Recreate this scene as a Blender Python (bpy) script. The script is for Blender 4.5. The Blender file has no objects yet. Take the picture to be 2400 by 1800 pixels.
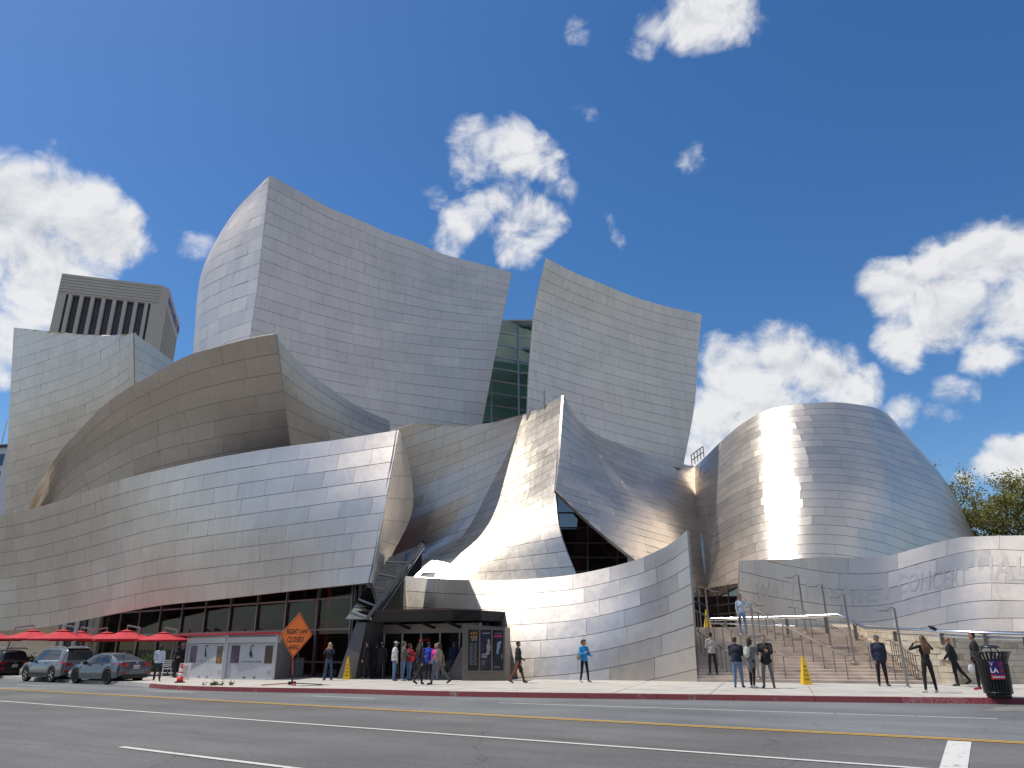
import bpy, bmesh, math, random
import numpy as np
from mathutils import Vector, Matrix

random.seed(7)
RNG = np.random.default_rng(11)
SC = bpy.context.scene
COL = SC.collection
R = math.radians

# ------------------------------------------------------------------ camera
IW, IH = 2400.0, 1800.0
FOC = 1720.0                       # focal length in photo pixels
PITCH = math.atan(615.0 / FOC)
ROLL = 0.007
CAMZ = 1.62
_r0, _u0, _f0 = Vector((1, 0, 0)), Vector((0, -math.sin(PITCH), math.cos(PITCH))), Vector((0, math.cos(PITCH), math.sin(PITCH)))
CR = _r0 * math.cos(ROLL) - _u0 * math.sin(ROLL)
CU = _u0 * math.cos(ROLL) + _r0 * math.sin(ROLL)
CF = _f0
CAMP = Vector((0, 0, CAMZ))
cam_data = bpy.data.cameras.new('camera')
cam_data.sensor_width = 36.0
cam_data.lens = 36.0 * FOC / IW
cam_data.clip_start = 0.1
cam_data.clip_end = 6000.0
cam = bpy.data.objects.new('camera', cam_data)
COL.objects.link(cam)
cam.matrix_world = Matrix(((CR.x, CU.x, -CF.x, 0), (CR.y, CU.y, -CF.y, 0), (CR.z, CU.z, -CF.z, CAMZ), (0, 0, 0, 1)))
SC.camera = cam

# ------------------------------------------------------------------ light
SUN_EL, SUN_AZ = R(64.0), R(-84.0)          # azimuth from +Y, towards +X
SUNV = Vector((math.sin(SUN_AZ) * math.cos(SUN_EL), math.cos(SUN_AZ) * math.cos(SUN_EL), math.sin(SUN_EL)))
sun_data = bpy.data.lights.new('sun', 'SUN')
sun_data.energy = 3.8
sun_data.angle = R(0.53)
sun_data.color = (1.0, 0.95, 0.87)
sun = bpy.data.objects.new('sun', sun_data)
COL.objects.link(sun)
sun.rotation_euler = (-SUNV).to_track_quat('-Z', 'Y').to_euler()
sun.location = (-60, 0, 120)

SC.view_settings.view_transform = 'Standard'
SC.view_settings.look = 'None'
SC.view_settings.gamma = 1.0
SC.view_settings.use_curve_mapping = False
SC.view_settings.exposure = EXPOSURE = 0.0
SC.render.engine = 'CYCLES'
SC.cycles.max_bounces = 6
SC.cycles.diffuse_bounces = 3
SC.cycles.glossy_bounces = 4
SC.cycles.transmission_bounces = 6
SC.cycles.transparent_max_bounces = 8
SC.cycles.caustics_reflective = True
SC.cycles.sample_clamp_indirect = 4.0
SC.cycles.use_denoising = True


def ray(px, py):
    d = CR * ((px - IW / 2) / FOC) + CU * ((IH / 2 - py) / FOC) + CF
    return d


def at(px, py, y):
    """world point on the sight line of a photo pixel, y metres ahead"""
    d = ray(px, py)
    return CAMP + d * (y / d.y)


def gnd(px, py, z=0.15):
    """world point where the sight line meets the level z"""
    d = ray(px, py)
    return CAMP + d * ((z - CAMZ) / d.z)


def proj(p):
    q = Vector(p) - CAMP
    w = q.dot(CF)
    return (IW / 2 + FOC * q.dot(CR) / w, IH / 2 - FOC * q.dot(CU) / w)


_CRn, _CUn, _CFn = np.array(CR), np.array(CU), np.array(CF)


def projn(P):
    q = P - np.array(CAMP)
    w = q @ _CFn
    return IW / 2 + FOC * (q @ _CRn) / w, IH / 2 - FOC * (q @ _CUn) / w


# ------------------------------------------------------------------ sky with cumulus clouds
def nd(nt, typ, **kw):
    n = nt.nodes.new(typ)
    for k, v in kw.items():
        if k.startswith('i_'):
            n.inputs[k[2:].replace('_', ' ')].default_value = v
        else:
            setattr(n, k, v)
    return n


def mth(nt, op, a, b=None, c=None, clamp=False):
    n = nt.nodes.new('ShaderNodeMath')
    n.operation = op
    n.use_clamp = clamp
    for i, v in enumerate((a, b, c)):
        if v is None:
            continue
        if isinstance(v, (int, float)):
            n.inputs[i].default_value = v
        else:
            nt.links.new(v, n.inputs[i])
    return n.outputs[0]


def vmth(nt, op, a, b=None, scale=None):
    n = nt.nodes.new('ShaderNodeVectorMath')
    n.operation = op
    for i, v in enumerate((a, b)):
        if v is None:
            continue
        if isinstance(v, (tuple, list, Vector)):
            n.inputs[i].default_value = tuple(v)
        else:
            nt.links.new(v, n.inputs[i])
    if scale is not None:
        if isinstance(scale, (int, float)):
            n.inputs['Scale'].default_value = scale
        else:
            nt.links.new(scale, n.inputs['Scale'])
    return n.outputs['Value'] if op in ('DOT_PRODUCT', 'LENGTH', 'DISTANCE') else n.outputs['Vector']


def maprange(nt, v, a, b, c=0.0, d=1.0, smooth=False):
    n = nt.nodes.new('ShaderNodeMapRange')
    n.interpolation_type = 'SMOOTHSTEP' if smooth else 'LINEAR'
    nt.links.new(v, n.inputs['Value'])
    n.inputs['From Min'].default_value = a
    n.inputs['From Max'].default_value = b
    n.inputs['To Min'].default_value = c
    n.inputs['To Max'].default_value = d
    return n.outputs['Result']


def noise(nt, vec, scale, detail=4.0, rough=0.5, dist=0.0, lac=2.0):
    n = nt.nodes.new('ShaderNodeTexNoise')
    n.inputs['Scale'].default_value = scale
    n.inputs['Detail'].default_value = detail
    n.inputs['Roughness'].default_value = rough
    n.inputs['Lacunarity'].default_value = lac
    n.inputs['Distortion'].default_value = dist
    if vec is not None:
        nt.links.new(vec, n.inputs['Vector'])
    return n.outputs['Fac']


SKY_STRENGTH = 0.105
world = bpy.data.worlds.new('World')
SC.world = world
world.use_nodes = True
nt = world.node_tree
nt.nodes.clear()
sky = nd(nt, 'ShaderNodeTexSky')
sky.sky_type = 'NISHITA'
sky.sun_disc = False
sky.sun_elevation = SUN_EL
sky.sun_rotation = SUN_AZ
sky.altitude = 120.0
sky.air_density = 1.0
sky.dust_density = 0.55
sky.ozone_density = 3.2
hsv = nd(nt, 'ShaderNodeHueSaturation')
hsv.inputs['Saturation'].default_value = 1.28
hsv.inputs['Value'].default_value = 1.2
hsv.inputs['Hue'].default_value = 0.503
nt.links.new(sky.outputs[0], hsv.inputs['Color'])
tc = nd(nt, 'ShaderNodeTexCoord')
dirv = vmth(nt, 'NORMALIZE', tc.outputs['Generated'])
# (photo pixel centre, radius in pixels, weight) of the puffs the photo shows
PUFFS = [(40, 500, 165, 1), (150, 470, 120, 1), (230, 560, 115, 1), (110, 650, 175, 1), (310, 575, 60, .8), (20, 780, 120, .75),
         (455, 560, 55, .45), (20, 885, 60, .5),
         (1105, 345, 68, .70), (1195, 362, 74, .76), (1265, 388, 60, .68), (1150, 375, 46, .6), (1090, 405, 40, .4),
         (1075, 520, 68, .66), (1155, 485, 72, .72), (1212, 545, 72, .76), (1265, 530, 48, .6), (1030, 455, 40, .4), (1310, 455, 40, .4),
         (1640, 25, 110, .9), (1720, 45, 75, .7), (1540, 40, 60, .6), (1505, 110, 40, .4), (1350, 50, 45, .5), (1620, 385, 45, .35), (1435, 530, 40, .42), (1375, 260, 35, .3),
         (2330, 600, 120, 1), (2230, 620, 110, 1), (2110, 680, 100, 1), (2380, 720, 130, 1), (2210, 730, 120, 1), (2110, 790, 80, .8), (2330, 830, 75, .8), (2240, 900, 60, .5),
         (1720, 870, 110, .95), (1830, 850, 105, .95), (1920, 880, 100, .95), (1990, 920, 80, .85), (1680, 980, 110, .85), (1810, 970, 120, .9), (1640, 1070, 90, .8), (2120, 960, 60, .55), (2210, 960, 45, .45),
         (2330, 1090, 70, .9), (2400, 1100, 80, .95), (2270, 1130, 40, .7)]


def puff_field(vec):
    out = None
    for px, py, rad, w in PUFFS:
        d = ray(px, py).normalized()
        d2 = ray(px + rad * 1.25, py).normalized()
        cosr = d.dot(d2)
        dot = vmth(nt, 'DOT_PRODUCT', vec, d)
        m = maprange(nt, dot, cosr, 1.0 - (1.0 - cosr) * 0.05, 0.0, w)
        out = m if out is None else mth(nt, 'MAXIMUM', out, m)
    return out


# planar cloud-layer coordinates so that clouds shrink towards the horizon
sep = nd(nt, 'ShaderNodeSeparateXYZ')
nt.links.new(dirv, sep.inputs[0])
zc = mth(nt, 'ADD', mth(nt, 'MAXIMUM', sep.outputs['Z'], 0.0), 0.22)
comb = nd(nt, 'ShaderNodeCombineXYZ')
nt.links.new(mth(nt, 'DIVIDE', sep.outputs['X'], zc), comb.inputs[0])
nt.links.new(mth(nt, 'DIVIDE', sep.outputs['Y'], zc), comb.inputs[1])
flat = comb.outputs[0]
warp = nd(nt, 'ShaderNodeTexNoise')
warp.inputs['Scale'].default_value = 9.0
warp.inputs['Detail'].default_value = 5.0
nt.links.new(dirv, warp.inputs['Vector'])
wv = vmth(nt, 'SCALE', vmth(nt, 'SUBTRACT', warp.outputs['Color'], (0.5, 0.5, 0.5)), scale=0.075)
dirw = vmth(nt, 'NORMALIZE', vmth(nt, 'ADD', dirv, wv))
puffs = puff_field(dirw)
# the rest of the sky carries the same scattered cumulus
front = vmth(nt, 'DOT_PRODUCT', dirv, CF)
away = maprange(nt, front, 0.70, 0.55, 0.0, 1.0, True)
gen = maprange(nt, noise(nt, flat, 1.15, 2.0, 0.45), 0.44, 0.66, 0.0, 1.0)
puffs = mth(nt, 'MAXIMUM', puffs, mth(nt, 'MULTIPLY', gen, away))
stretch = nd(nt, 'ShaderNodeMapping')
stretch.inputs['Scale'].default_value = (1.0, 1.0, 1.25)
nt.links.new(dirv, stretch.inputs['Vector'])
fb = noise(nt, stretch.outputs[0], 12.5, 11.0, 0.62, 0.35)
off = nd(nt, 'ShaderNodeVectorMath')
off.operation = 'ADD'
off.inputs[1].default_value = tuple((SUNV * 0.012) + Vector((0, 0, 0.010)))
nt.links.new(stretch.outputs[0], off.inputs[0])
fb2 = noise(nt, off.outputs[0], 12.5, 6.0, 0.58, 0.35)
dens = mth(nt, 'ADD', puffs, mth(nt, 'MULTIPLY', mth(nt, 'SUBTRACT', fb, 0.5), 1.85))
alpha = maprange(nt, dens, 0.22, 0.84, 0.0, 1.0, True)
alpha = mth(nt, 'MULTIPLY', alpha, maprange(nt, puffs, 0.0, 0.12))
lit = mth(nt, 'ADD', mth(nt, 'MULTIPLY', mth(nt, 'SUBTRACT', fb, fb2), 2.1), 0.80)
# thick middles of a puff are greyer from below, and undersides too
core_g = maprange(nt, dens, 0.75, 1.5, 0.0, 0.26)
lit = mth(nt, 'SUBTRACT', lit, core_g, clamp=True)
ramp = nd(nt, 'ShaderNodeValToRGB')
ramp.color_ramp.elements[0].position = 0.15
ramp.color_ramp.elements[0].color = (0.50, 0.545, 0.62, 1)
ramp.color_ramp.elements[1].position = 0.85
ramp.color_ramp.elements[1].color = (0.93, 0.93, 0.94, 1)
nt.links.new(lit, ramp.inputs[0])
cl = nd(nt, 'ShaderNodeMix', data_type='RGBA')
cscale = vmth(nt, 'SCALE', ramp.outputs['Color'], scale=0.92 / SKY_STRENGTH)
nt.links.new(mth(nt, 'MULTIPLY', alpha, 0.96), cl.inputs['Factor'])
nt.links.new(hsv.outputs[0], cl.inputs['A'])
nt.links.new(cscale, cl.inputs['B'])
bg = nd(nt, 'ShaderNodeBackground')
bg.inputs['Strength'].default_value = SKY_STRENGTH
nt.links.new(cl.outputs['Result'], bg.inputs['Color'])
out = nd(nt, 'ShaderNodeOutputWorld')
nt.links.new(bg.outputs[0], out.inputs['Surface'])
world.cycles.sampling_method = 'MANUAL'
world.cycles.sample_map_resolution = 512

# ------------------------------------------------------------------ object helpers


def tag(o, label=None, cat=None, group=None, kind=None):
    if label:
        o['label'] = label
    if cat:
        o['category'] = cat
    if group:
        o['group'] = group
    if kind:
        o['kind'] = kind
    return o


def empty(name, loc=(0, 0, 0), rz=0.0, parent=None):
    o = bpy.data.objects.new(name, None)
    o.empty_display_size = 0.3
    COL.objects.link(o)
    o.location = loc
    o.rotation_euler = (0, 0, rz)
    if parent:
        o.parent = parent
    return o


def link(name, me, mats=None, parent=None, smooth=False):
    o = bpy.data.objects.new(name, me)
    COL.objects.link(o)
    if mats is not None:
        for m in (mats if isinstance(mats, (list, tuple)) else [mats]):
            me.materials.append(m)
    if parent:
        o.parent = parent
    if smooth:
        me.polygons.foreach_set('use_smooth', [True] * len(me.polygons))
    return o


def children(o):
    return [c for c in bpy.data.objects if c.parent is o]


class MB:
    """collects shapes into one mesh"""

    def __init__(self):
        self.v, self.f, self.m, self.s = [], [], [], []

    def add(self, vs, fs, mi=0, smooth=False):
        b = len(self.v)
        self.v += [tuple(v) for v in vs]
        for f in fs:
            self.f.append([b + i for i in f])
            self.m.append(mi)
            self.s.append(smooth)

    def box(self, c, s, rz=0.0, mi=0, tilt=None):
        hx, hy, hz = s[0] / 2, s[1] / 2, s[2] / 2
        M = Matrix.Rotation(rz, 3, 'Z')
        if tilt is not None:
            M = M @ tilt
        vs = [Vector(c) + M @ Vector((x * hx, y * hy, z * hz)) for z in (-1, 1) for y in (-1, 1) for x in (-1, 1)]
        self.add(vs, [(0, 2, 3, 1), (4, 5, 7, 6), (0, 1, 5, 4), (2, 6, 7, 3), (0, 4, 6, 2), (1, 3, 7, 5)], mi)
        return self

    def hexa(self, b, t, mi=0):
        """b, t: four bottom and four top corners, counter-clockwise from above"""
        self.add(list(b) + list(t), [(3, 2, 1, 0), (4, 5, 6, 7), (0, 1, 5, 4), (1, 2, 6, 5), (2, 3, 7, 6), (3, 0, 4, 7)], mi)
        return self

    def bar(self, a, b, w, h, mi=0, up=(0, 0, 1)):
        a, b = Vector(a), Vector(b)
        d = (b - a).normalized()
        s = d.cross(Vector(up))
        if s.length < 1e-4:
            s = d.cross(Vector((0, 1, 0)))
        s.normalize()
        u = s.cross(d)
        vs = []
        for p in (a, b):
            for x, y in ((-1, -1), (1, -1), (1, 1), (-1, 1)):
                vs.append(p + s * (x * w / 2) + u * (y * h / 2))
        self.add(vs, [(0, 1, 2, 3), (7, 6, 5, 4), (0, 4, 5, 1), (1, 5, 6, 2), (2, 6, 7, 3), (3, 7, 4, 0)], mi)
        return self

    def tube(self, pts, r, n=8, mi=0, caps=True, smooth=True):
        pts = [Vector(p) for p in pts]
        rs = r if isinstance(r, (list, tuple)) else [r] * len(pts)
        rings = []
        up = Vector((0, 0, 1))
        prev = None
        for i, p in enumerate(pts):
            d = (pts[min(i + 1, len(pts) - 1)] - pts[max(i - 1, 0)]).normalized()
            if prev is None:
                s = d.cross(up)
                if s.length < 1e-3:
                    s = Vector((1, 0, 0))
            else:
                s = prev - d * prev.dot(d)
            s.normalize()
            prev = s
            u = s.cross(d)
            rings.append([p + (s * math.cos(2 * math.pi * k / n) + u * math.sin(2 * math.pi * k / n)) * rs[i] for k in range(n)])
        vs = [v for ring in rings for v in ring]
        fs = []
        for i in range(len(pts) - 1):
            for k in range(n):
                a, b2 = i * n + k, i * n + (k + 1) % n
                fs.append((a, a + n, b2 + n, b2))
        self.add(vs, fs, mi, smooth)
        if caps:
            self.add(rings[0], [tuple(range(n))], mi)
            self.add(rings[-1], [tuple(range(n - 1, -1, -1))], mi)
        return self

    def lathe(self, prof, n=16, c=(0, 0, 0), mi=0, smooth=True):
        """prof: (radius, z) from bottom to top"""
        vs, fs = [], []
        for r, z in prof:
            for k in range(n):
                a = 2 * math.pi * k / n
                vs.append((c[0] + r * math.cos(a), c[1] + r * math.sin(a), c[2] + z))
        for i in range(len(prof) - 1):
            for k in range(n):
                a, b2 = i * n + k, i * n + (k + 1) % n
                fs.append((a, b2, b2 + n, a + n))
        fs.append(tuple(range(n - 1, -1, -1)))
        fs.append(tuple((len(prof) - 1) * n + k for k in range(n)))
        self.add(vs, fs, mi, smooth)
        return self

    def prism(self, poly, z0, z1, mi=0):
        n = len(poly)
        vs = [(p[0], p[1], z0) for p in poly] + [(p[0], p[1], z1) for p in poly]
        fs = [tuple(range(n - 1, -1, -1)), tuple(range(n, 2 * n))] + [(k, (k + 1) % n, n + (k + 1) % n, n + k) for k in range(n)]
        self.add(vs, fs, mi)
        return self

    def quad(self, a, b, c, d, mi=0):
        self.add([a, b, c, d], [(0, 1, 2, 3)], mi)
        return self

    def mesh(self, name):
        me = bpy.data.meshes.new(name)
        me.from_pydata(self.v, [], self.f)
        me.polygons.foreach_set('material_index', self.m)
        me.polygons.foreach_set('use_smooth', self.s)
        me.update()
        return me

    def build(self, name, mats, parent=None):
        return link(name, self.mesh(name), mats, parent)


# ------------------------------------------------------------------ materials
def mat(name, col, rough=0.6, metal=0.0, var=0.0, vscale=3.0, bump=0.0, bscale=20.0, spec=0.5, coord='Object', emit=None, coat=0.0, stretch=None):
    m = bpy.data.materials.new(name)
    m.use_nodes = True
    t = m.node_tree
    b = t.nodes['Principled BSDF']
    b.inputs['Base Color'].default_value = (*col, 1)
    b.inputs['Roughness'].default_value = rough
    b.inputs['Metallic'].default_value = metal
    b.inputs['Specular IOR Level'].default_value = spec
    if coat:
        b.inputs['Coat Weight'].default_value = coat
        b.inputs['Coat Roughness'].default_value = 0.05
    if emit:
        b.inputs['Emission Color'].default_value = (*emit[:3], 1)
        b.inputs['Emission Strength'].default_value = emit[3]
    if var or bump:
        c = t.nodes.new('ShaderNodeTexCoord')
        vec = c.outputs[coord]
        if stretch:
            mp = t.nodes.new('ShaderNodeMapping')
            mp.inputs['Scale'].default_value = stretch
            t.links.new(vec, mp.inputs['Vector'])
            vec = mp.outputs[0]
    if var:
        nz = noise(t, vec, vscale, 5.0, 0.6)
        rm = t.nodes.new('ShaderNodeValToRGB')
        rm.color_ramp.elements[0].position = 0.3
        rm.color_ramp.elements[1].position = 0.7
        rm.color_ramp.elements[0].color = (*[max(0, x * (1 - var)) for x in col], 1)
        rm.color_ramp.elements[1].color = (*[min(1, x * (1 + var)) for x in col], 1)
        t.links.new(nz, rm.inputs[0])
        t.links.new(rm.outputs[0], b.inputs['Base Color'])
    if bump:
        nz2 = noise(t, vec, bscale, 4.0, 0.6)
        bp = t.nodes.new('ShaderNodeBump')
        bp.inputs['Strength'].default_value = bump
        bp.inputs['Distance'].default_value = 0.02
        t.links.new(nz2, bp.inputs['Height'])
        t.links.new(bp.outputs[0], b.inputs['Normal'])
    return m


def steel(name, col=(0.67, 0.60, 0.525), rough=0.48, wave=0.18, warm=0.0):
    """brushed stainless cladding: slight tone change from sheet to sheet, faint oil-canning"""
    m = bpy.data.materials.new(name)
    m.use_nodes = True
    t = m.node_tree
    b = t.nodes['Principled BSDF']
    b.inputs['Metallic'].default_value = 1.0
    at_ = t.nodes.new('ShaderNodeAttribute')
    at_.attribute_name = 'tone'
    at_.attribute_type = 'GEOMETRY'
    geo = t.nodes.new('ShaderNodeNewGeometry')
    pos = geo.outputs['Position']
    big = noise(t, pos, 0.35, 3.0, 0.5)
    tone = mth(t, 'ADD', mth(t, 'MULTIPLY', at_.outputs['Fac'], 0.10), 0.95)
    tone = mth(t, 'MULTIPLY', tone, maprange(t, big, 0.3, 0.7, 0.95, 1.05))
    smp = t.nodes.new('ShaderNodeMapping')
    smp.inputs['Scale'].default_value = (2.4, 2.4, 0.13)
    t.links.new(pos, smp.inputs['Vector'])
    streak = noise(t, smp.outputs[0], 1.6, 5.0, 0.6)
    tone = mth(t, 'MULTIPLY', tone, maprange(t, streak, 0.3, 0.7, 0.955, 1.04))
    colr = vmth(t, 'SCALE', col, scale=tone)
    t.links.new(colr, b.inputs['Base Color'])
    ro = mth(t, 'ADD', mth(t, 'MULTIPLY', noise(t, pos, 2.5, 3.0, 0.6), 0.10), rough - 0.05)
    ro = mth(t, 'ADD', ro, mth(t, 'MULTIPLY', mth(t, 'SUBTRACT', at_.outputs['Fac'], 0.5), 0.05))
    ro = mth(t, 'ADD', ro, mth(t, 'MULTIPLY', mth(t, 'SUBTRACT', streak, 0.5), -0.12))
    t.links.new(ro, b.inputs['Roughness'])
    mp = t.nodes.new('ShaderNodeMapping')
    mp.inputs['Scale'].default_value = (1.0, 1.0, 0.45)
    t.links.new(pos, mp.inputs['Vector'])
    w = noise(t, mp.outputs[0], 1.7, 2.0, 0.5)
    bp = t.nodes.new('ShaderNodeBump')
    bp.inputs['Strength'].default_value = wave
    bp.inputs['Distance'].default_value = 0.10
    t.links.new(w, bp.inputs['Height'])
    t.links.new(bp.outputs[0], b.inputs['Normal'])
    return m


M_STEEL = steel('brushed_steel')
M_STEEL2 = steel('satin_steel', (0.71, 0.64, 0.555), 0.45, 0.2)
M_STEEL3 = steel('polished_steel', (0.70, 0.635, 0.555), 0.41, 0.12)
M_STEEL4 = steel('pale_satin_steel', (0.62, 0.56, 0.475), 0.37, 0.2)
M_CORE = mat('joint_backing', (0.24, 0.225, 0.205), 0.55, 0.7)  # core sheet behind the panels, seen through their joints
M_BACK = mat('sheet_back', (0.20, 0.20, 0.205), 0.6, 0.6)
M_MULL = mat('mullion_metal', (0.30, 0.30, 0.31), 0.35, 0.9)
M_DKMET = mat('dark_metal', (0.035, 0.034, 0.036), 0.45, 0.5)
M_GREYMET = mat('grey_metal', (0.33, 0.32, 0.31), 0.42, 0.9)


def glass_mat(name, tint, refl=0.25, rough=0.02, see=0.6):
    m = bpy.data.materials.new(name)
    m.use_nodes = True
    t = m.node_tree
    t.nodes.remove(t.nodes['Principled BSDF'])
    tr = t.nodes.new('ShaderNodeBsdfTransparent')
    tr.inputs['Color'].default_value = (*[x * see for x in tint], 1)
    gl = t.nodes.new('ShaderNodeBsdfGlossy')
    gl.inputs['Roughness'].default_value = rough
    gl.inputs['Color'].default_value = (0.8, 0.85, 0.85, 1)
    fr = t.nodes.new('ShaderNodeLayerWeight')
    fr.inputs['Blend'].default_value = 0.5
    mx = t.nodes.new('ShaderNodeMixShader')
    t.links.new(mth(t, 'ADD', mth(t, 'MULTIPLY', mth(t, 'POWER', fr.outputs['Facing'], 5.0), 0.45), refl), mx.inputs['Fac'])
    t.links.new(tr.outputs[0], mx.inputs[1])
    t.links.new(gl.outputs[0], mx.inputs[2])
    t.links.new(mx.outputs[0], t.nodes['Material Output'].inputs['Surface'])
    return m


M_GLASS = glass_mat('dark_glass', (0.60, 0.56, 0.55), 0.035, 0.02, 0.85)
M_GLASSG = glass_mat('green_glass', (0.55, 0.80, 0.72), 0.10, 0.02, 0.95)
# ------------------------------------------------------------------ curved steel sheets
def wroot(name, loc):
    """root Empty at a thing's base whose parts are given in world coordinates"""
    o = empty(name, loc)
    return o


def wpart(o, root):
    o.parent = root
    if root.type == 'EMPTY' and root.parent is None:
        o.matrix_parent_inverse = Matrix.Translation(-Vector(root.location))
    return o


YS = 1.02        # depth scale of the sheets


def catmull(P, n, knots=None):
    """resample the control points P (k,3) at n parameters, spacing by chord length"""
    P = np.asarray(P, float)
    k = len(P)
    if knots is None:
        d = np.r_[0, np.cumsum(np.linalg.norm(np.diff(P, axis=0), axis=1))]
        knots = d / d[-1]
    t = np.linspace(0, 1, n)
    return cm_eval(P, np.asarray(knots, float), t)


def cm_eval(P, kn, t):
    """cubic Hermite through P[k,...] at knots kn, evaluated at t (array)"""
    k = len(P)
    T = np.zeros_like(P)
    if k == 2:
        T[:] = (P[1] - P[0]) / (kn[1] - kn[0])
    else:
        for i in range(k):
            if i == 0:
                T[i] = (P[1] - P[0]) / (kn[1] - kn[0])
            elif i == k - 1:
                T[i] = (P[-1] - P[-2]) / (kn[-1] - kn[-2])
            else:
                h0, h1 = kn[i] - kn[i - 1], kn[i + 1] - kn[i]
                T[i] = ((P[i] - P[i - 1]) / h0 * h1 + (P[i + 1] - P[i]) / h1 * h0) / (h0 + h1)
    i = np.clip(np.searchsorted(kn, t, side='right') - 1, 0, k - 2)
    h = (kn[i + 1] - kn[i])
    s = (t - kn[i]) / h
    sh = s.reshape(s.shape + (1,) * (P.ndim - 1))
    hh = h.reshape(sh.shape)
    return ((2 * sh**3 - 3 * sh**2 + 1) * P[i] + (sh**3 - 2 * sh**2 + sh) * hh * T[i] + (-2 * sh**3 + 3 * sh**2) * P[i + 1] + (sh**3 - sh**2) * hh * T[i + 1])


class Sheet:
    """a ruled/lofted sheet: curves run left to right, listed from the bottom row to the top row"""
    NU, NV = 161, 81

    def __init__(self, curves, vk=None, world=False):
        C = []
        for c in curves:
            pts = [p if world else at(p[0], p[1], p[2] * YS) for p in c]
            C.append(catmull([tuple(p) for p in pts], self.NU))
        C = np.array(C)
        if vk is None:
            d = np.r_[0, np.cumsum(np.linalg.norm(np.diff(C, axis=0), axis=2).mean(axis=1))]
            vk = d / d[-1]
        self.G = cm_eval(C, np.asarray(vk, float), np.linspace(0, 1, self.NV)).transpose(1, 0, 2)   # [u, v, xyz]
        du = np.gradient(self.G, axis=0)
        dv = np.gradient(self.G, axis=1)
        N = np.cross(du, dv)
        N /= np.linalg.norm(N, axis=2, keepdims=True) + 1e-12
        # face the camera side
        mid = self.G.reshape(-1, 3).mean(axis=0)
        flip = np.sum(N * (np.array(CAMP) - self.G), axis=2).mean() < 0
        self.flip = bool(flip)
        self.N = -N if flip else N
        self.lu = np.linalg.norm(np.diff(self.G, axis=0), axis=2).sum(axis=0).mean()
        self.lv = np.linalg.norm(np.diff(self.G, axis=1), axis=2).sum(axis=1).mean()
        self.vt = np.ones(self.NU)
        self.vb = np.zeros(self.NU)

    def _bil(self, A, u, v):
        x = np.clip(u, 0, 1) * (self.NU - 1)
        y = np.clip(v, 0, 1) * (self.NV - 1)
        i = np.clip(x.astype(int), 0, self.NU - 2)
        j = np.clip(y.astype(int), 0, self.NV - 2)
        a, b = (x - i)[..., None], (y - j)[..., None]
        return A[i, j] * (1 - a) * (1 - b) + A[i + 1, j] * a * (1 - b) + A[i, j + 1] * (1 - a) * b + A[i + 1, j + 1] * a * b

    def S(self, u, v):
        return self._bil(self.G, u, v)

    def n(self, u, v):
        q = self._bil(self.N, u, v)
        return q / (np.linalg.norm(q, axis=-1, keepdims=True) + 1e-12)

    def clip(self, line, side):
        """trim the sheet along a profile (px, py); side 'top' keeps what is under it, 'bottom' what is over it"""
        lx = np.array([p[0] for p in line], float)
        ly = np.array([p[1] for p in line], float)
        X, Y = projn(self.G.reshape(-1, 3))
        X = X.reshape(self.NU, self.NV)
        Y = Y.reshape(self.NU, self.NV)
        D = Y - np.interp(X, lx, ly)            # >0: below the profile in the view
        vv = np.linspace(0, 1, self.NV)
        for i in range(self.NU):
            ins = D[i] >= 0 if side == 'top' else D[i] <= 0
            if not ins.any():
                if side == 'top':
                    self.vt[i] = 0.0
                else:
                    self.vb[i] = 1.0
                continue
            if side == 'top':
                j = np.where(ins)[0].max()
                self.vt[i] = vv[j] if j == self.NV - 1 else vv[j] + (vv[1]) * D[i, j] / (D[i, j] - D[i, j + 1] + 1e-9)
            else:
                j = np.where(ins)[0].min()
                self.vb[i] = vv[j] if j == 0 else vv[j] - vv[1] * (-D[i, j]) / (-D[i, j] + D[i, j - 1] + 1e-9)
        return self

    def lim(self, u, v):
        g = np.linspace(0, 1, self.NU)
        return np.minimum(np.maximum(v, np.interp(u, g, self.vb)), np.interp(u, g, self.vt))

    def core_mesh(self, name, nu=48, nv=20, t0=0.02, t1=0.45):
        u = np.linspace(0, 1, nu + 1)
        F, Bk = [], []
        gl = np.linspace(0, 1, self.NU)
        vb, vt = np.interp(u, gl, self.vb), np.interp(u, gl, self.vt)
        for j in range(nv + 1):
            v = vb + (vt - vb) * j / nv
            p, q = self.S(u, v), self.n(u, v)
            F.append(p - q * t0)
            Bk.append(p - q * t1)
        F, Bk = np.array(F), np.array(Bk)
        W = nu + 1
        vs = np.concatenate([F.reshape(-1, 3), Bk.reshape(-1, 3)])
        o = W * (nv + 1)
        fs, mi = [], []
        for j in range(nv):
            for i in range(nu):
                a = j * W + i
                q = (a, a + 1, a + W + 1, a + W)
                if self.flip:
                    q = q[::-1]
                fs.append(q)
                mi.append(0)
                fs.append(tuple(o + k for k in q[::-1]))
                mi.append(1)

        def rim(a, b):
            q = (a, o + a, o + b, b)
            fs.append(q if not self.flip else q[::-1])
            mi.append(2)
        for i in range(nu):
            rim(i, i + 1)
            rim(nv * W + i + 1, nv * W + i)
        for j in range(nv):
            rim((j + 1) * W, j * W)
            rim(j * W + nu, (j + 1) * W + nu)
        me = bpy.data.meshes.new(name)
        me.from_pydata(vs.tolist(), [], fs)
        me.polygons.foreach_set('material_index', mi)
        me.polygons.foreach_set('use_smooth', [m == 0 for m in mi])
        me.update()
        return me

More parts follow.
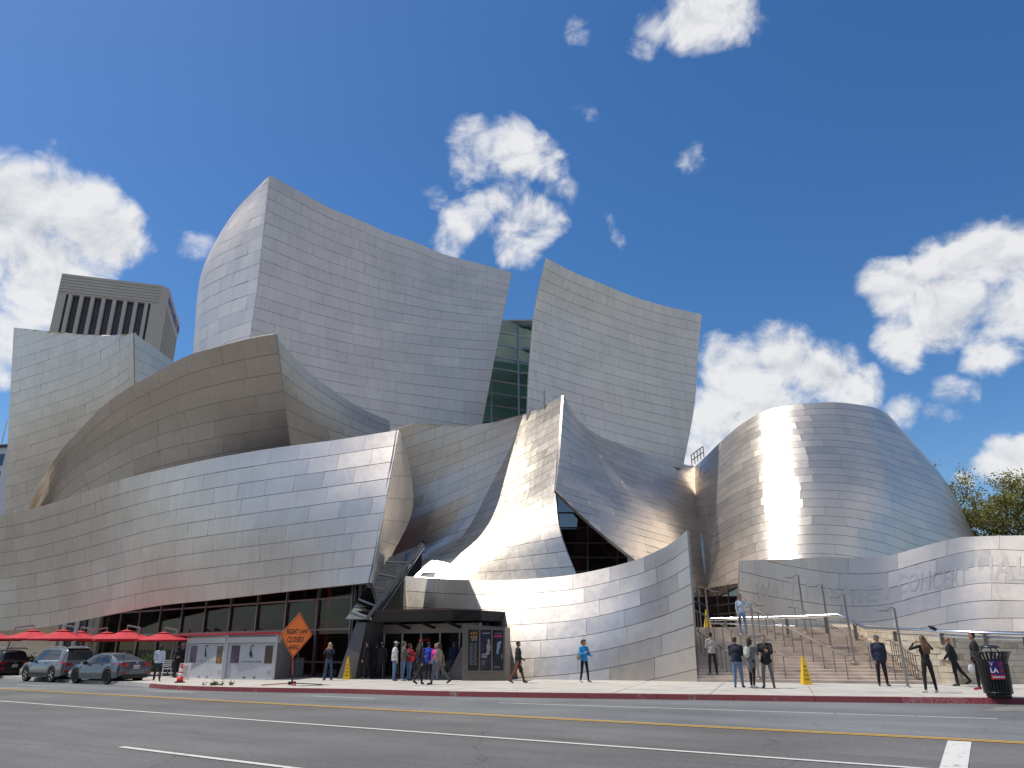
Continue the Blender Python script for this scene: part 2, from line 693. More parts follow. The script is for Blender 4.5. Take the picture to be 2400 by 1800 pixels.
    def panels(self, rows, length, gap=0.027, vgap=0.012, proud=0.012, tilt=0.006, pillow=0.003, drift=None, vedge=None):
        """list of (screen area, verts, faces, smooth flags, tone)"""
        out = []
        nu, nv = 4, 3
        fr = 0.0
        lu_rows = []
        for j in range(rows):
            v0, v1 = (j / rows, (j + 1) / rows)
            vm = np.full(2, (v0 + v1) / 2)
            us = np.linspace(0, 1, 41)
            seg = self.S(us, np.full(41, (v0 + v1) / 2))
            d = np.r_[0, np.cumsum(np.linalg.norm(np.diff(seg, axis=0), axis=1))]
            L = d[-1]
            fr = (fr + (drift if drift is not None else RNG.choice([0.37, 0.5, 0.63]))) % 1.0
            cuts = [0.0]
            s = length * (fr if fr > 0.15 else fr + 0.5)
            while s < L - 0.25 * length:
                cuts.append(s)
                s += length * RNG.uniform(0.94, 1.06)
            cuts.append(L)
            cu = np.interp(cuts, d, us)
            H = np.linalg.norm(self.S(np.array([.5]), np.array([v1])) - self.S(np.array([.5]), np.array([v0])))
            gv = min(0.25, gap / max(H, 1e-3)) * (v1 - v0) / 2
            for a in range(len(cu) - 1):
                u0, u1 = cu[a], cu[a + 1]
                if u1 - u0 < 1e-4:
                    continue
                gu = vgap / max(L, 1e-3) / 2
                uu = np.linspace(u0 + gu, u1 - gu, nu + 1)
                vv = np.linspace(v0 + gv, v1 - gv, nv + 1)
                U, V = np.meshgrid(uu, vv)
                Vc = self.lim(U, V)
                if (Vc.max(axis=0) - Vc.min(axis=0)).max() < (v1 - v0) * 0.04:
                    continue
                P, Nn = self.S(U, Vc), self.n(U, Vc)
                sa = np.linspace(-1, 1, nu + 1)[None, :]
                ta = np.linspace(-1, 1, nv + 1)[:, None]
                hgt = proud + tilt * (RNG.normal() * 0.6 * sa + RNG.normal() * ta) + pillow * RNG.normal() * (1 - sa**2) * (1 - ta**2)
                hgt = np.maximum(hgt, -0.012)
                Q = P + Nn * hgt[..., None]
                W = nu + 1
                vs = Q.reshape(-1, 3)
                border = list(range(0, W)) + [W * r + nu for r in range(1, nv + 1)] + [W * nv + c for c in range(nu - 1, -1, -1)] + [W * r for r in range(nv - 1, 0, -1)]
                sk = (P - Nn * 0.03).reshape(-1, 3)[border]
                fs = []
                for r in range(nv):
                    for c in range(nu):
                        k = r * W + c
                        q = (k, k + 1, k + W + 1, k + W)
                        fs.append(q[::-1] if self.flip else q)
                ns = len(fs)
                o = len(vs)
                nb = len(border)
                for k in range(nb):
                    k2 = (k + 1) % nb
                    q = (border[k], o + k, o + k2, border[k2])
                    fs.append(q[::-1] if self.flip else q)
                X, Y = projn(vs)
                X = X.reshape(nv + 1, W)
                Y = Y.reshape(nv + 1, W)
                pt = [(X[0, 0], Y[0, 0]), (X[0, -1], Y[0, -1]), (X[-1, -1], Y[-1, -1]), (X[-1, 0], Y[-1, 0])]
                area = abs(sum(pt[k][0] * pt[(k + 1) % 4][1] - pt[(k + 1) % 4][0] * pt[k][1] for k in range(4))) / 2
                cx, cy = X.mean(), Y.mean()
                if cx < -60 or cx > IW + 60 or cy > 1640:
                    area *= 0.02
                out.append((area, np.concatenate([vs, sk]), fs, ns, float(RNG.random())))
        return out


def panel_mesh(name, items):
    V, F, S, T = [], [], [], []
    b = 0
    for area, vs, fs, ns, tone in items:
        V.append(vs)
        F += [tuple(b + i for i in f) for f in fs]
        S += [True] * ns + [False] * (len(fs) - ns)
        T += [tone] * len(fs)
        b += len(vs)
    me = bpy.data.meshes.new(name)
    me.from_pydata(np.concatenate(V).tolist(), [], F)
    me.polygons.foreach_set('use_smooth', S)
    a = me.attributes.new('tone', 'FLOAT', 'FACE')
    a.data.foreach_set('value', T)
    # crisp fold between the sheet's face and its turned-down edge
    ev = np.empty(len(me.edges) * 2, dtype=np.int64)
    me.edges.foreach_get('vertices', ev)
    ev = ev.reshape(-1, 2)
    per = len(items[0][1])
    nb = per - 20
    loc = ev % per
    brd = np.zeros(per, bool)
    brd[[0, 1, 2, 3, 4, 9, 14, 19, 18, 17, 16, 15, 10, 5]] = True
    sh = (loc[:, 0] >= 20) | (loc[:, 1] >= 20) | (brd[loc[:, 0]] & brd[loc[:, 1]])
    e = me.attributes.new('sharp_edge', 'BOOLEAN', 'EDGE')
    e.data.foreach_set('value', sh)
    me.update()
    return me


def clad(pending, limit=300):
    """pending: (part object, material, panel items). The largest panels become objects, the rest one stuff part per sheet"""
    areas = sorted((it[0] for _, _, items in pending for it in items), reverse=True)
    cut = areas[limit] if len(areas) > limit else -1
    for part, m, items in pending:
        rest = []
        for it in items:
            if it[0] > cut:
                link('panel', panel_mesh('panel', [it]), m, part)
            else:
                rest.append(it)
        if rest:
            o = link('small_panels' if False else 'cladding', panel_mesh('cladding', rest), m, part)
            o['kind'] = 'stuff'


def add_sheet(root, pend, name, curves, rows, length, top=None, bottom=None, m=None, thick=0.16, label=None, **kw):
    s = Sheet(curves)
    if top:
        s.clip(top, 'top')
    if bottom:
        s.clip(bottom, 'bottom')
    o = link(name, s.core_mesh(name, t1=thick), [M_CORE, M_BACK, M_GREYMET])
    wpart(o, root)
    if label:
        o['label'] = label
    pend.append((o, m or M_STEEL, s.panels(rows, length, **kw)))
    return s


hall = wroot('concert_hall', gnd(1000, 1590))
tag(hall, 'huge concert hall wrapped in curved overlapping sails of brushed steel panels', 'concert hall')
PEND = []

# tall front sail, and the side that turns away to the left of its sharp corner
add_sheet(hall, PEND, 'steel_sail', [
    [(556, 952, 48.4), (700, 980, 51.5), (850, 1008, 54.2), (1000, 1036, 57.0), (1118, 1058, 58.4)],
    [(599, 712, 49.6), (740, 754, 53.0), (890, 788, 56.3), (1030, 806, 58.3), (1164, 816, 59.4)],
    [(633.5, 410.7, 50), (706, 450.5, 52.4), (776, 488.5, 54.4), (838, 513.8, 56), (906.5, 544.6, 57.3), (975, 568, 58.3), (1036.7, 595, 59), (1105.5, 613, 59.6), (1199.5, 638.6, 60.4)]],
    20, 2.35, tilt=0.0042)
add_sheet(hall, PEND, 'steel_sail', [
    [(450, 985, 59), (472, 965, 55.5), (515, 945, 52), (560, 925, 48.6)],
    [(456, 780, 60), (478, 760, 56), (530, 735, 52.8), (599, 712, 49.7)],
    [(487, 600, 60), (509, 578, 56.5), (560, 551, 53), (621, 525, 50)],
    [(545, 503, 57.5), (570, 487, 55), (600, 471, 52.3), (628, 460, 50.05)],
    [(620, 422.5, 51.5), (625, 418.5, 51), (629, 415, 50.5), (633.5, 410.7, 50.1)]],
    18, 2.3)
# sail right of the glass slot
add_sheet(hall, PEND, 'steel_sail', [
    [(1236, 1000, 50.5), (1330, 1030, 53.5), (1420, 1055, 56), (1510, 1078, 58.3), (1600, 1100, 60.2)],
    [(1243, 846, 51.7), (1340, 877, 54.8), (1440, 905, 57.4), (1540, 929, 59.5), (1628, 947, 60.8)],
    [(1256.7, 715, 52.2), (1350, 752, 55.2), (1445, 784, 57.6), (1545, 813, 59.7), (1636, 833, 61)],
    [(1281.8, 605, 51.6), (1338, 634.9, 53.8), (1413.5, 666, 56), (1482, 694, 58), (1554.5, 716, 59.6), (1645, 736.7, 61)]],
    17, 2.2, tilt=0.0042)
# far sail on the left with its tan inner side
add_sheet(hall, PEND, 'steel_sail', [
    [(11, 1225, 83), (120, 1190, 79), (220, 1150, 75), (317, 1100, 71.5)],
    [(20, 1000, 79), (110, 972, 75), (215, 935, 71.2), (280, 900, 69), (318, 872, 68)],
    [(32.5, 767, 77), (110, 742, 73), (215, 702, 69.3), (275, 668, 67.3), (314.6, 640, 66.5)]],
    17, 3.0, top=[(20, 767), (32, 767.6), (108, 775.5), (202, 784.6), (264, 785.6), (300, 782.5), (320, 779)])
add_sheet(hall, PEND, 'steel_sail', [
    [(318, 985, 69.5), (370, 985, 71.5), (425, 985, 74)],
    [(315, 780.5, 66.3), (360, 813, 69.2), (420, 857, 73)]],
    7, 3.0, tilt=0.003)
# dark overhanging sail and its right side
add_sheet(hall, PEND, 'steel_sail', [
    [(40, 1320, 66.00), (150, 1262, 62.00), (250, 1212, 58.50), (380, 1165, 55.00), (520, 1140, 52.00), (690, 1115, 50.00)],
    [(50, 1255, 64.00), (98, 1188, 62.50), (150, 1130, 60.00), (240, 1068, 56.50), (330, 1020, 53.50), (430, 985, 50.80), (540, 960, 48.80), (667, 940, 47.00)],
    [(58, 1198, 62), (101, 1121, 60), (142, 1057, 58), (190, 1004, 55.7), (240, 953, 53.5), (297, 912, 51.3), (380, 866, 48.8), (427, 839, 47.6), (522, 809, 45.7), (588, 792, 44.8), (645.6, 782.3, 44)]],
    8, 3.3)
add_sheet(hall, PEND, 'steel_sail', [
    [(690, 1115, 50.05), (760, 1122, 51.50), (850, 1130, 53.50), (930, 1135, 56.00)],
    [(667, 940, 47.05), (740, 978, 49.30), (820, 1012, 51.80), (880, 1032, 54.00), (930, 1042, 56.00)],
    [(645.6, 782.3, 44.05), (671.5, 817.6, 45.5), (715, 864.6, 47.5), (765.5, 904, 49.5), (816, 939, 51.5), (870, 968, 54), (925, 990, 56)]],
    8, 2.8)
# long low sail over the restaurant
add_sheet(hall, PEND, 'steel_sail', [
    [(-600, 1512, 66), (-160, 1490, 61.50), (0, 1480, 57.20), (115, 1468.7, 55.20), (177, 1457.6, 53.83), (272, 1438.6, 50.78), (348, 1424, 48.52), (516, 1405, 43.24), (700, 1384, 39.80), (869.6, 1366, 37.00)],
    [(-600, 1388, 65), (-160, 1352, 60.80), (0, 1345, 56.90), (60, 1336, 55.60), (190, 1308, 52.80), (265, 1288, 50.75), (365, 1262, 47.35), (527, 1236, 42.80), (690, 1214, 40.00), (800, 1199, 38.50), (902, 1186, 37.30)],
    [(-600, 1262, 63), (-160, 1220, 59.00), (0, 1207, 55.50), (63, 1195, 54.20), (202, 1152, 51.18), (263, 1130, 49.77), (380, 1100, 46.70), (538, 1067, 43.00), (676, 1045, 41.20), (757, 1035, 40.20), (935.4, 1007.4, 38.60)]],
    9, 2.15, gap=0.03, tilt=0.004)
add_sheet(hall, PEND, 'steel_sail', [
    [(870, 1367, 37.05), (880, 1384, 40)],
    [(886, 1290, 37.1), (917, 1304, 42)],
    [(902.5, 1187, 37.35), (967, 1191, 44)],
    [(920, 1095, 37.9), (960, 1095, 44.5)],
    [(935.6, 1008, 38.65), (940, 1010, 44)]],
    7, 2.0)
# folded centre: left wing, bright right wing, blue concave wing
add_sheet(hall, PEND, 'steel_sail', [
    [(850, 1480, 50.5), (920, 1405, 48.8), (967.8, 1347.6, 46.6)],
    [(870, 1405, 50.5), (950, 1350, 49.0), (1018.7, 1307, 47.3)],
    [(890, 1340, 50.3), (990, 1297, 49.0), (1076, 1266, 48.0)],
    [(900, 1250, 49.3), (1030, 1192, 48.2), (1151, 1137, 49.2)],
    [(905, 1160, 48.2), (1050, 1108, 48.3), (1198, 1046, 50.3)],
    [(915, 1085, 47.4), (1070, 1032, 48.2), (1225.5, 974.6, 51.5)],
    [(915, 1010, 46.6), (1080, 955, 48.2), (1240, 905, 52.4)]],
    17, 2.2, top=[(850, 966), (880, 970), (900, 974.6), (944, 986.5), (1035.6, 997.7), (1100, 996.5), (1147, 991.6), (1239, 968), (1260, 960)],
    bottom=[(840, 1460), (868, 1446), (988, 1268), (990, 1200), (991, 1600), (1000, 1600), (1300, 1600)])
add_sheet(hall, PEND, 'steel_sail', [
    [(950, 1372, 46.20), (1100, 1390, 44.50), (1250, 1400, 43.00), (1375, 1405, 42.00)],
    [(1018.7, 1307, 47.30), (1120, 1287, 46.00), (1220, 1262, 44.70), (1312, 1240, 43.50)],
    [(1076, 1266, 48.00), (1150, 1240, 46.90), (1230, 1205, 45.80), (1303.5, 1170, 44.70)],
    [(1151, 1137, 49.20), (1205, 1112, 48.40), (1260, 1083, 47.50), (1307, 1057, 46.40)],
    [(1198, 1046, 50.30), (1240, 1026, 49.40), (1280, 1005, 48.40), (1316, 985, 47.50)],
    [(1225.5, 974.6, 51.50), (1258, 958, 50.50), (1290, 940, 49.40), (1320, 922, 48.40)],
    [(1240, 930, 52.50), (1270, 915, 51.30), (1298, 899, 50.20), (1322, 880, 49.20)]],
    23, 1.7, top=[(1210, 974), (1239, 968), (1278, 951), (1300, 939), (1321, 926)], m=M_STEEL4, tilt=0.0032)
add_sheet(hall, PEND, 'steel_sail', [
    [(1290, 1340, 39.50), (1400, 1362, 40.41), (1530, 1395, 43.49), (1662, 1430, 50.90)],
    [(1301, 1160, 43.79), (1400, 1190, 45.51), (1520, 1225, 49.20), (1642, 1260, 55.90)],
    [(1313, 1040, 46.46), (1400, 1083, 50.11), (1510, 1125, 55.21), (1637, 1165, 60.40)],
    [(1320.8, 926, 48.27), (1340, 962, 49.76), (1368, 996, 52.06), (1415, 1026, 54.75), (1463, 1046, 56.62), (1524, 1066, 57.96), (1602, 1088, 61.21), (1633, 1094, 62.40)]],
    22, 2.1, bottom=[(1280, 1120), (1303.5, 1152.6), (1337, 1185), (1381.5, 1225.5), (1429, 1266), (1476.5, 1303.5), (1560, 1366), (1623, 1390), (1662, 1406), (1680, 1410)])
# the small fin over the centre fold
add_sheet(hall, PEND, 'steel_sail', [
    [(1277, 975, 49.5), (1330, 1000, 50.5)],
    [(1278, 914, 49.5), (1309, 936, 50.5)]], 3, 2.0)

# sun-struck drum on the right and its dark left side
DR = 1.12
DRUM = [
    [(1655, 1440, 45), (1720, 1405, 41.3), (1800, 1380, 38.6), (1880, 1370, 37.4), (1960, 1372, 37.6), (2060, 1390, 39.0), (2150, 1418, 41.5), (2285, 1440, 46.0), (2360, 1470, 51)],
    [(1675, 1200, 47.5), (1735, 1165, 44.2), (1800, 1140, 41.9), (1880, 1128, 40.7), (1960, 1128, 40.9), (2060, 1143, 42.4), (2130, 1168, 44.8), (2222, 1200, 48.6), (2275, 1240, 53.5)],
    [(1682, 1115, 49), (1738, 1075, 46), (1800, 1048, 43.9), (1878, 1036, 42.8), (1952, 1035, 43.0), (2040, 1046, 44.5), (2098, 1064, 46.6), (2166, 1086, 49.6), (2212, 1122, 53.8)],
    [(1688.6, 1035.6, 50.5), (1741, 992, 47.8), (1802.5, 959.7, 45.8), (1875, 947, 44.8), (1943.6, 942.7, 45.0), (2016, 948.8, 46.6), (2052, 956, 48.3), (2076, 968, 50.5), (2092, 983, 54)]]
add_sheet(hall, PEND, 'steel_drum', [[(a, b, c * DR) for a, b, c in r] for r in DRUM],
          23, 2.5, bottom=[(1640, 1416), (1663, 1407), (1734, 1371), (1760, 1420), (1800, 1480), (2400, 1600)], m=M_STEEL3, drift=0.41, tilt=0.0011, pillow=0.0012)
add_sheet(hall, PEND, 'steel_sail', [
    [(1638, 1392, 55), (1664, 1409, 50.2)],
    [(1622, 1240, 59.5), (1671, 1262, 52.6)],
    [(1618, 1104, 64), (1660, 1064, 58.6), (1688, 1036, 56.5)]], 16, 2.2)

# low curved wall in front of the entrance, with its end return
add_sheet(hall, PEND, 'curved_wall', [
    [(962, 1678, 41.2), (1100, 1680, 37.8), (1250, 1678, 36.1), (1350, 1670, 35.4), (1443, 1657, 34.9), (1534, 1642, 34.2), (1637, 1622, 33.2)],
    [(957, 1515, 42.2), (1100, 1517, 39.0), (1250, 1515, 37.2), (1371, 1503, 36.0), (1480, 1479, 34.8), (1560, 1455, 34.1), (1624, 1430, 33.1)],
    [(950, 1350, 44.6), (1050, 1357, 42.2), (1150, 1360, 40.4), (1250, 1356, 39.0), (1350, 1345, 37.6), (1440, 1326, 36.2), (1520, 1300, 34.5), (1575, 1272, 33.8), (1610, 1243, 33.2)]],
    8, 2.15, gap=0.03, tilt=0.005, m=M_STEEL2, drift=0.3)
add_sheet(hall, PEND, 'curved_wall', [
    [(850, 1530, 46), (959, 1530, 42.4)],
    [(872, 1440, 46.5), (953, 1420, 43.4)],
    [(945, 1345, 46.5), (950, 1350, 44.7)]], 4, 2.4)
# wall with the etched name, along the ramp
K = add_sheet(hall, PEND, 'curved_wall', [
    [(1722, 1530, 40), (1850, 1534, 41.2), (1961, 1536, 41.5), (2070, 1528, 40.9), (2179, 1508, 39.6), (2287, 1494, 38.2), (2400, 1490, 36.2), (2560, 1490, 34), (3000, 1500, 31)],
    [(1735, 1332, 40.2), (1853, 1358, 41.4), (1961, 1374, 41.6), (2070, 1374, 41.0), (2179, 1345, 39.65), (2287, 1321, 38.4), (2400, 1322, 36.4), (2560, 1330, 34), (3000, 1345, 31)],
    [(1735, 1262, 40.3), (1853, 1290, 41.5), (1961, 1306, 41.7), (2070, 1304, 41.1), (2179, 1276, 39.7), (2287, 1252, 38.5), (2400, 1252, 36.5), (2560, 1262, 34), (3000, 1272, 31)]],
    6, 2.6, top=[(1720, 1315), (1735, 1314), (1849, 1310.5), (1961, 1303), (2124, 1281.6), (2226, 1260), (2327, 1256), (2400, 1255), (2600, 1258), (3000, 1266), (3300, 1270)], gap=0.03)
clad(PEND, 300)
# ------------------------------------------------------------------ glazed parts of the hall
def lerp(a, b, t):
    return Vector(a) * (1 - t) + Vector(b) * t


def glazing(root, cells, name='glass_panel', glass=None, inset=0.03, thick=0.03):
    """cells: lists of corner points; every cell becomes its own pane"""
    for c in cells:
        cs = [Vector(p) for p in c]
        ctr = sum(cs, Vector()) / len(cs)
        n = (cs[1] - cs[0]).cross(cs[2] - cs[1]).normalized()
        q = [p + (ctr - p).normalized() * inset for p in cs]
        mb = MB()
        k = len(q)
        mb.add([p for p in q] + [p + n * thick for p in q], [tuple(range(k)), tuple(range(2 * k - 1, k - 1, -1))] + [(i, i + k, (i + 1) % k + k, (i + 1) % k) for i in range(k)])
        o = mb.build('glass_pane', glass or M_GLASS)
        o.name = 'glass_pane'
        wpart(o, root)


# glass stair tower in the slot between the two tall sails
TY = 64.5
tw_l, tw_r = 1125, 1262
ys = [755, 782, 811, 840, 869, 898, 927, 956, 985, 1014]
xs = [1125, 1152, 1215, 1262]


def tower_pt(x, y):
    # vertical planes: the sight lines of the upper edge fix the plan, height follows the row
    base = at(x, 870, TY + (x - 1190) * 0.02)
    ref = at(1190, y, TY)
    return Vector((base.x, base.y, ref.z))


mull = MB()
cells = []
for j in range(len(ys) - 1):
    for i in range(len(xs) - 1):
        cells.append([tower_pt(xs[i], ys[j + 1]), tower_pt(xs[i + 1], ys[j + 1]), tower_pt(xs[i + 1], ys[j]), tower_pt(xs[i], ys[j])])
glazing(hall, cells, glass=M_GLASSG)
for x in xs:
    a = tower_pt(x, ys[-1]); b = tower_pt(x, ys[0])
    o = MB().bar(a, b, 0.16, 0.22, up=(0, 1, 0)).build('mullion', M_MULL); wpart(o, hall)
for y in ys:
    a = tower_pt(xs[0], y); b = tower_pt(xs[-1], y)
    o = MB().bar(a, b, 0.10, 0.16).build('transom', M_MULL); wpart(o, hall)
# floors and the inner wall behind the tower glass
tin = MB()
for y in ys[::2]:
    p = tower_pt(1195, y)
    tin.box((p.x, p.y + 1.6, p.z), (6.0, 2.2, 0.22))
o = tin.build('landing', mat('landing_slab', (0.30, 0.36, 0.34), 0.8)); wpart(o, hall); o['kind'] = 'stuff'
p0, p1 = tower_pt(1195, 1030), tower_pt(1195, 752)
o = MB().box((p0.x, p0.y + 3.0, (p0.z + p1.z) / 2), (7.5, 0.3, p1.z - p0.z)).build('inner_wall', mat('tower_core', (0.55, 0.66, 0.61), 0.7)); wpart(o, hall)
o = MB().box((p0.x - 0.4, p0.y + 0.25, p1.z + 0.08), (5.6, 0.7, 0.12)).build('tower_roof', mat('pale_roof', (0.6, 0.6, 0.6), 0.5)); wpart(o, hall)

# triangular window under the blue wing
gp = [(1288, 1128, 41.4), (1530, 1345, 45.0), (1345, 1375, 42.2), (1300, 1230, 41.5)]


def tri_pt(px, py):
    # plane through three measured points
    A, B, C = at(1295, 1140, 49.0), at(1500, 1320, 52.0), at(1345, 1360, 49.0)
    n = (B - A).cross(C - A).normalized()
    d = ray(px, py)
    return CAMP + d * ((A - CAMP).dot(n) / d.dot(n))


rows_y = [1110, 1160, 1202, 1237, 1273, 1307, 1340, 1372]
cols_x = [1296, 1377, 1447, 1530]
cells = []
for j in range(len(rows_y) - 1):
    for i in range(len(cols_x) - 1):
        diag = lambda y: 1303 + (y - 1152) * 1.15
        if cols_x[i] > diag(rows_y[j + 1]) + 10:
            continue
        cells.append([tri_pt(cols_x[i], rows_y[j + 1]), tri_pt(cols_x[i + 1], rows_y[j + 1]), tri_pt(cols_x[i + 1], rows_y[j]), tri_pt(cols_x[i], rows_y[j])])
glazing(hall, cells)
for x in cols_x[1:3]:
    o = MB().bar(tri_pt(x, rows_y[-1]), tri_pt(x, rows_y[0] + (60 if x < 1400 else 130)), 0.07, 0.12, up=(0, 1, 0)).build('mullion', M_MULL); wpart(o, hall)
for y in rows_y[2:]:
    o = MB().bar(tri_pt(cols_x[0], y), tri_pt(min(cols_x[-1], 1303 + (y - 1152) * 1.15 + 25), y), 0.06, 0.10).build('transom', M_MULL); wpart(o, hall)
# lobby behind it: timber column and dark back wall
M_LOBBY = mat('lobby_wall', (0.05, 0.04, 0.035), 0.8)
M_TIMBER = mat('fir_timber', (0.22, 0.10, 0.045), 0.5, var=0.25, vscale=4, stretch=(6, 6, 0.6))
c = at(1385, 1330, 53.5)
o = MB().box((c.x, c.y, c.z - 0.6), (5.2, 0.3, 6.6)).build('lobby_wall', M_LOBBY); wpart(o, hall)
a = at(1362, 1345, 51); b = at(1375, 1180, 52)
o = MB().bar(a, b, 0.8, 0.8).build('timber_column', M_TIMBER); wpart(o, hall)
a = at(1450, 1310, 52.8); b = at(1350, 1195, 52.5)
o = MB().bar(a, b, 0.5, 0.6).build('timber_beam', M_TIMBER); wpart(o, hall)

# slanting skylight strip between the low sail and the centre fold
sl = [((926, 1306), (988, 1272)), ((905, 1335), (965, 1316)), ((884, 1362), (940, 1352)), ((862, 1392), (915, 1384)), ((842, 1425), (885, 1420)), ((822, 1452), (868, 1450))]
L = [at(a[0] - 14, a[1], 40.5 - 0.35 * k) for k, (a, b) in enumerate(sl)]
Rr = [at(b[0] + 4, b[1] + 3, 40.5 - 0.35 * k) for k, (a, b) in enumerate(sl)]
glazing(hall, [[L[k + 1], Rr[k + 1], Rr[k], L[k]] for k in range(len(sl) - 1)], glass=glass_mat('skylight_glass', (0.4, 0.45, 0.5), 0.30, 0.03, 0.5))
M_BARW = mat('bright_bar', (0.62, 0.63, 0.64), 0.35, 0.8)
for k in range(1, len(sl)):
    a = lerp(L[k - 1], L[k], 0.35) - Vector((0, 0.08, 0)); b = lerp(Rr[k - 1], Rr[k], 1.0) - Vector((0, 0.08, 0))
    o = MB().bar(a, b, 0.06, 0.06).build('glazing_bar', M_BARW); wpart(o, hall)
o = MB().hexa([L[-1] + Vector((0, .9, 0)), Rr[-1] + Vector((0, .9, 0)), Rr[-1] + Vector((0, 1.1, 0)), L[-1] + Vector((0, 1.1, 0))], [L[0] + Vector((0, .9, 0)), Rr[0] + Vector((0, .9, 0)), Rr[0] + Vector((0, 1.1, 0)), L[0] + Vector((0, 1.1, 0))]).build('skylight_back', mat('bluish_sheet', (0.22, 0.25, 0.30), 0.4, 0.6)); wpart(o, hall)
a = at(990, 1275, 40.2); b = at(862, 1448, 38.4)
o = MB().bar(a, b, 0.16, 0.22, up=(0, 1, 0)).build('edge_beam', mat('edge_beam', (0.20, 0.18, 0.16), 0.5, 0.6)); wpart(o, hall)

# restaurant glazing under the low sail
fa, fb, fc = gnd(735, 1592.5), gnd(150, 1573), gnd(835, 1590.5)
fa.z = fb.z = fc.z = 0.15
_n = Vector((fb.y - fa.y, -(fb.x - fa.x), 0)).normalized()
_n = _n if _n.y > 0 else -_n
fa, fb, fc = fa + _n * 2.2, fb + _n * 2.2, fc + Vector((0, 2.0, 0))
flen = (fb - fa).length
nb = 10
dirf = (fb - fa).normalized()
bay = flen / 10.0
zl = [0.15, 0.9, 2.55, 4.15, 5.6, 7.2]
nrm = Vector((-dirf.y, dirf.x, 0))
if nrm.y > 0:
    nrm = -nrm


def sail_clear(p):
    """height of the low sail's lower edge over a facade point (sight-line estimate)"""
    x, y = proj(p)
    lx = [-160, 0, 115, 177, 272, 348, 516, 700, 870, 1000]
    ly = [1490, 1480, 1468.7, 1457.6, 1438.6, 1424, 1405, 1384, 1366, 1350]
    return y - float(np.interp(x, lx, ly))


cells = []
for i in range(11):
    a, b = fa + dirf * bay * i, fa + dirf * bay * (i + 1)
    for j in range(len(zl) - 1):
        q = [Vector((b.x, b.y, zl[j])), Vector((a.x, a.y, zl[j])), Vector((a.x, a.y, zl[j + 1])), Vector((b.x, b.y, zl[j + 1]))]
        if max(sail_clear(p) for p in q) < -4:
            continue
        cells.append(q)
glazing(hall, cells, inset=0.05)
M_MULLR = mat('bronze_mullion', (0.22, 0.17, 0.165), 0.4, 0.7)
for i in range(12):
    a = fa + dirf * bay * i
    top = 7.2
    while top > 2.6 and sail_clear(Vector((a.x, a.y, top))) < -12:
        top -= 0.2
    o = MB().box((a.x + nrm.x * 0.06, a.y + nrm.y * 0.06, (0.15 + top) / 2), (0.10, 0.18, top - 0.15), rz=math.atan2(dirf.y, dirf.x)).build('mullion', M_MULLR); wpart(o, hall)
for j in range(1, len(zl) - 1):
    n_ok = 11
    while n_ok > 1 and sail_clear(Vector(((fa + dirf * bay * n_ok).x, (fa + dirf * bay * n_ok).y, zl[j]))) < -6:
        n_ok -= 1
    a, b = fa + nrm * 0.05, fa + dirf * bay * n_ok + nrm * 0.05
    o = MB().bar((a.x, a.y, zl[j]), (b.x, b.y, zl[j]), 0.14, 0.10).build('transom', M_MULLR); wpart(o, hall)
# right-hand glazed flank with leaning mullions towards the box office
d2 = (fc - fa)
M_GLASS2 = glass_mat('blue_dark_glass', (0.40, 0.44, 0.50), 0.10, 0.03, 0.45)
zz = [0.15, 1.4, 2.6, 3.8, 4.9, 5.9]
cells = []
for i in range(3):
    for j in range(5):
        a, b = fa + d2 * (i / 3), fa + d2 * ((i + 1) / 3)
        cells.append([Vector((a.x, a.y, zz[j])), Vector((b.x, b.y, zz[j])), Vector((b.x, b.y + 0.12, zz[j + 1])), Vector((a.x, a.y, zz[j + 1]))])
glazing(hall, cells, glass=M_GLASS2, inset=0.04)
for i in range(4):
    a = fa + d2 * (i / 3)
    for off2 in ((0, 0.3) if i < 2 else (0,)):
        o = MB().bar((a.x + off2, a.y - 0.06, 0.15), (a.x + off2 + 0.02, a.y + 0.02, 5.9), 0.09, 0.14, up=(0, 1, 0)).build('mullion', M_MULL); wpart(o, hall)
for z in zz[1:-1]:
    o = MB().bar((fa.x, fa.y - 0.08, z), (fc.x, fc.y + 0.02, z - 0.05), 0.10, 0.09).build('transom', M_MULL); wpart(o, hall)
# restaurant interior: red back wall, floor, ceiling, columns
M_RED = mat('red_interior_wall', (0.45, 0.045, 0.035), 0.7, var=0.6, vscale=0.5)
back = nrm * -4.5
a, b = fa + back + dirf * 8.0, fb + back
ib = MB()
ib.hexa([(b.x, b.y, 0.1), (a.x, a.y, 0.1), (a.x - nrm.x * .3, a.y - nrm.y * .3, 0.1), (b.x - nrm.x * .3, b.y - nrm.y * .3, 0.1)],
        [(b.x, b.y, 7.2), (a.x, a.y, 7.2), (a.x - nrm.x * .3, a.y - nrm.y * .3, 7.2), (b.x - nrm.x * .3, b.y - nrm.y * .3, 7.2)])
o = ib.build('red_wall', M_RED); wpart(o, hall)
o = MB().hexa([(b.x, b.y, 3.3), (a.x, a.y, 3.3), (fa.x - nrm.x * .4, fa.y - nrm.y * .4, 3.3), (fb.x - nrm.x * .4, fb.y - nrm.y * .4, 3.3)],
              [(b.x, b.y, 3.6), (a.x, a.y, 3.6), (fa.x - nrm.x * .4, fa.y - nrm.y * .4, 3.6), (fb.x - nrm.x * .4, fb.y - nrm.y * .4, 3.6)]).build('mezzanine_floor', mat('mezzanine', (0.10, 0.07, 0.06), 0.7)); wpart(o, hall)
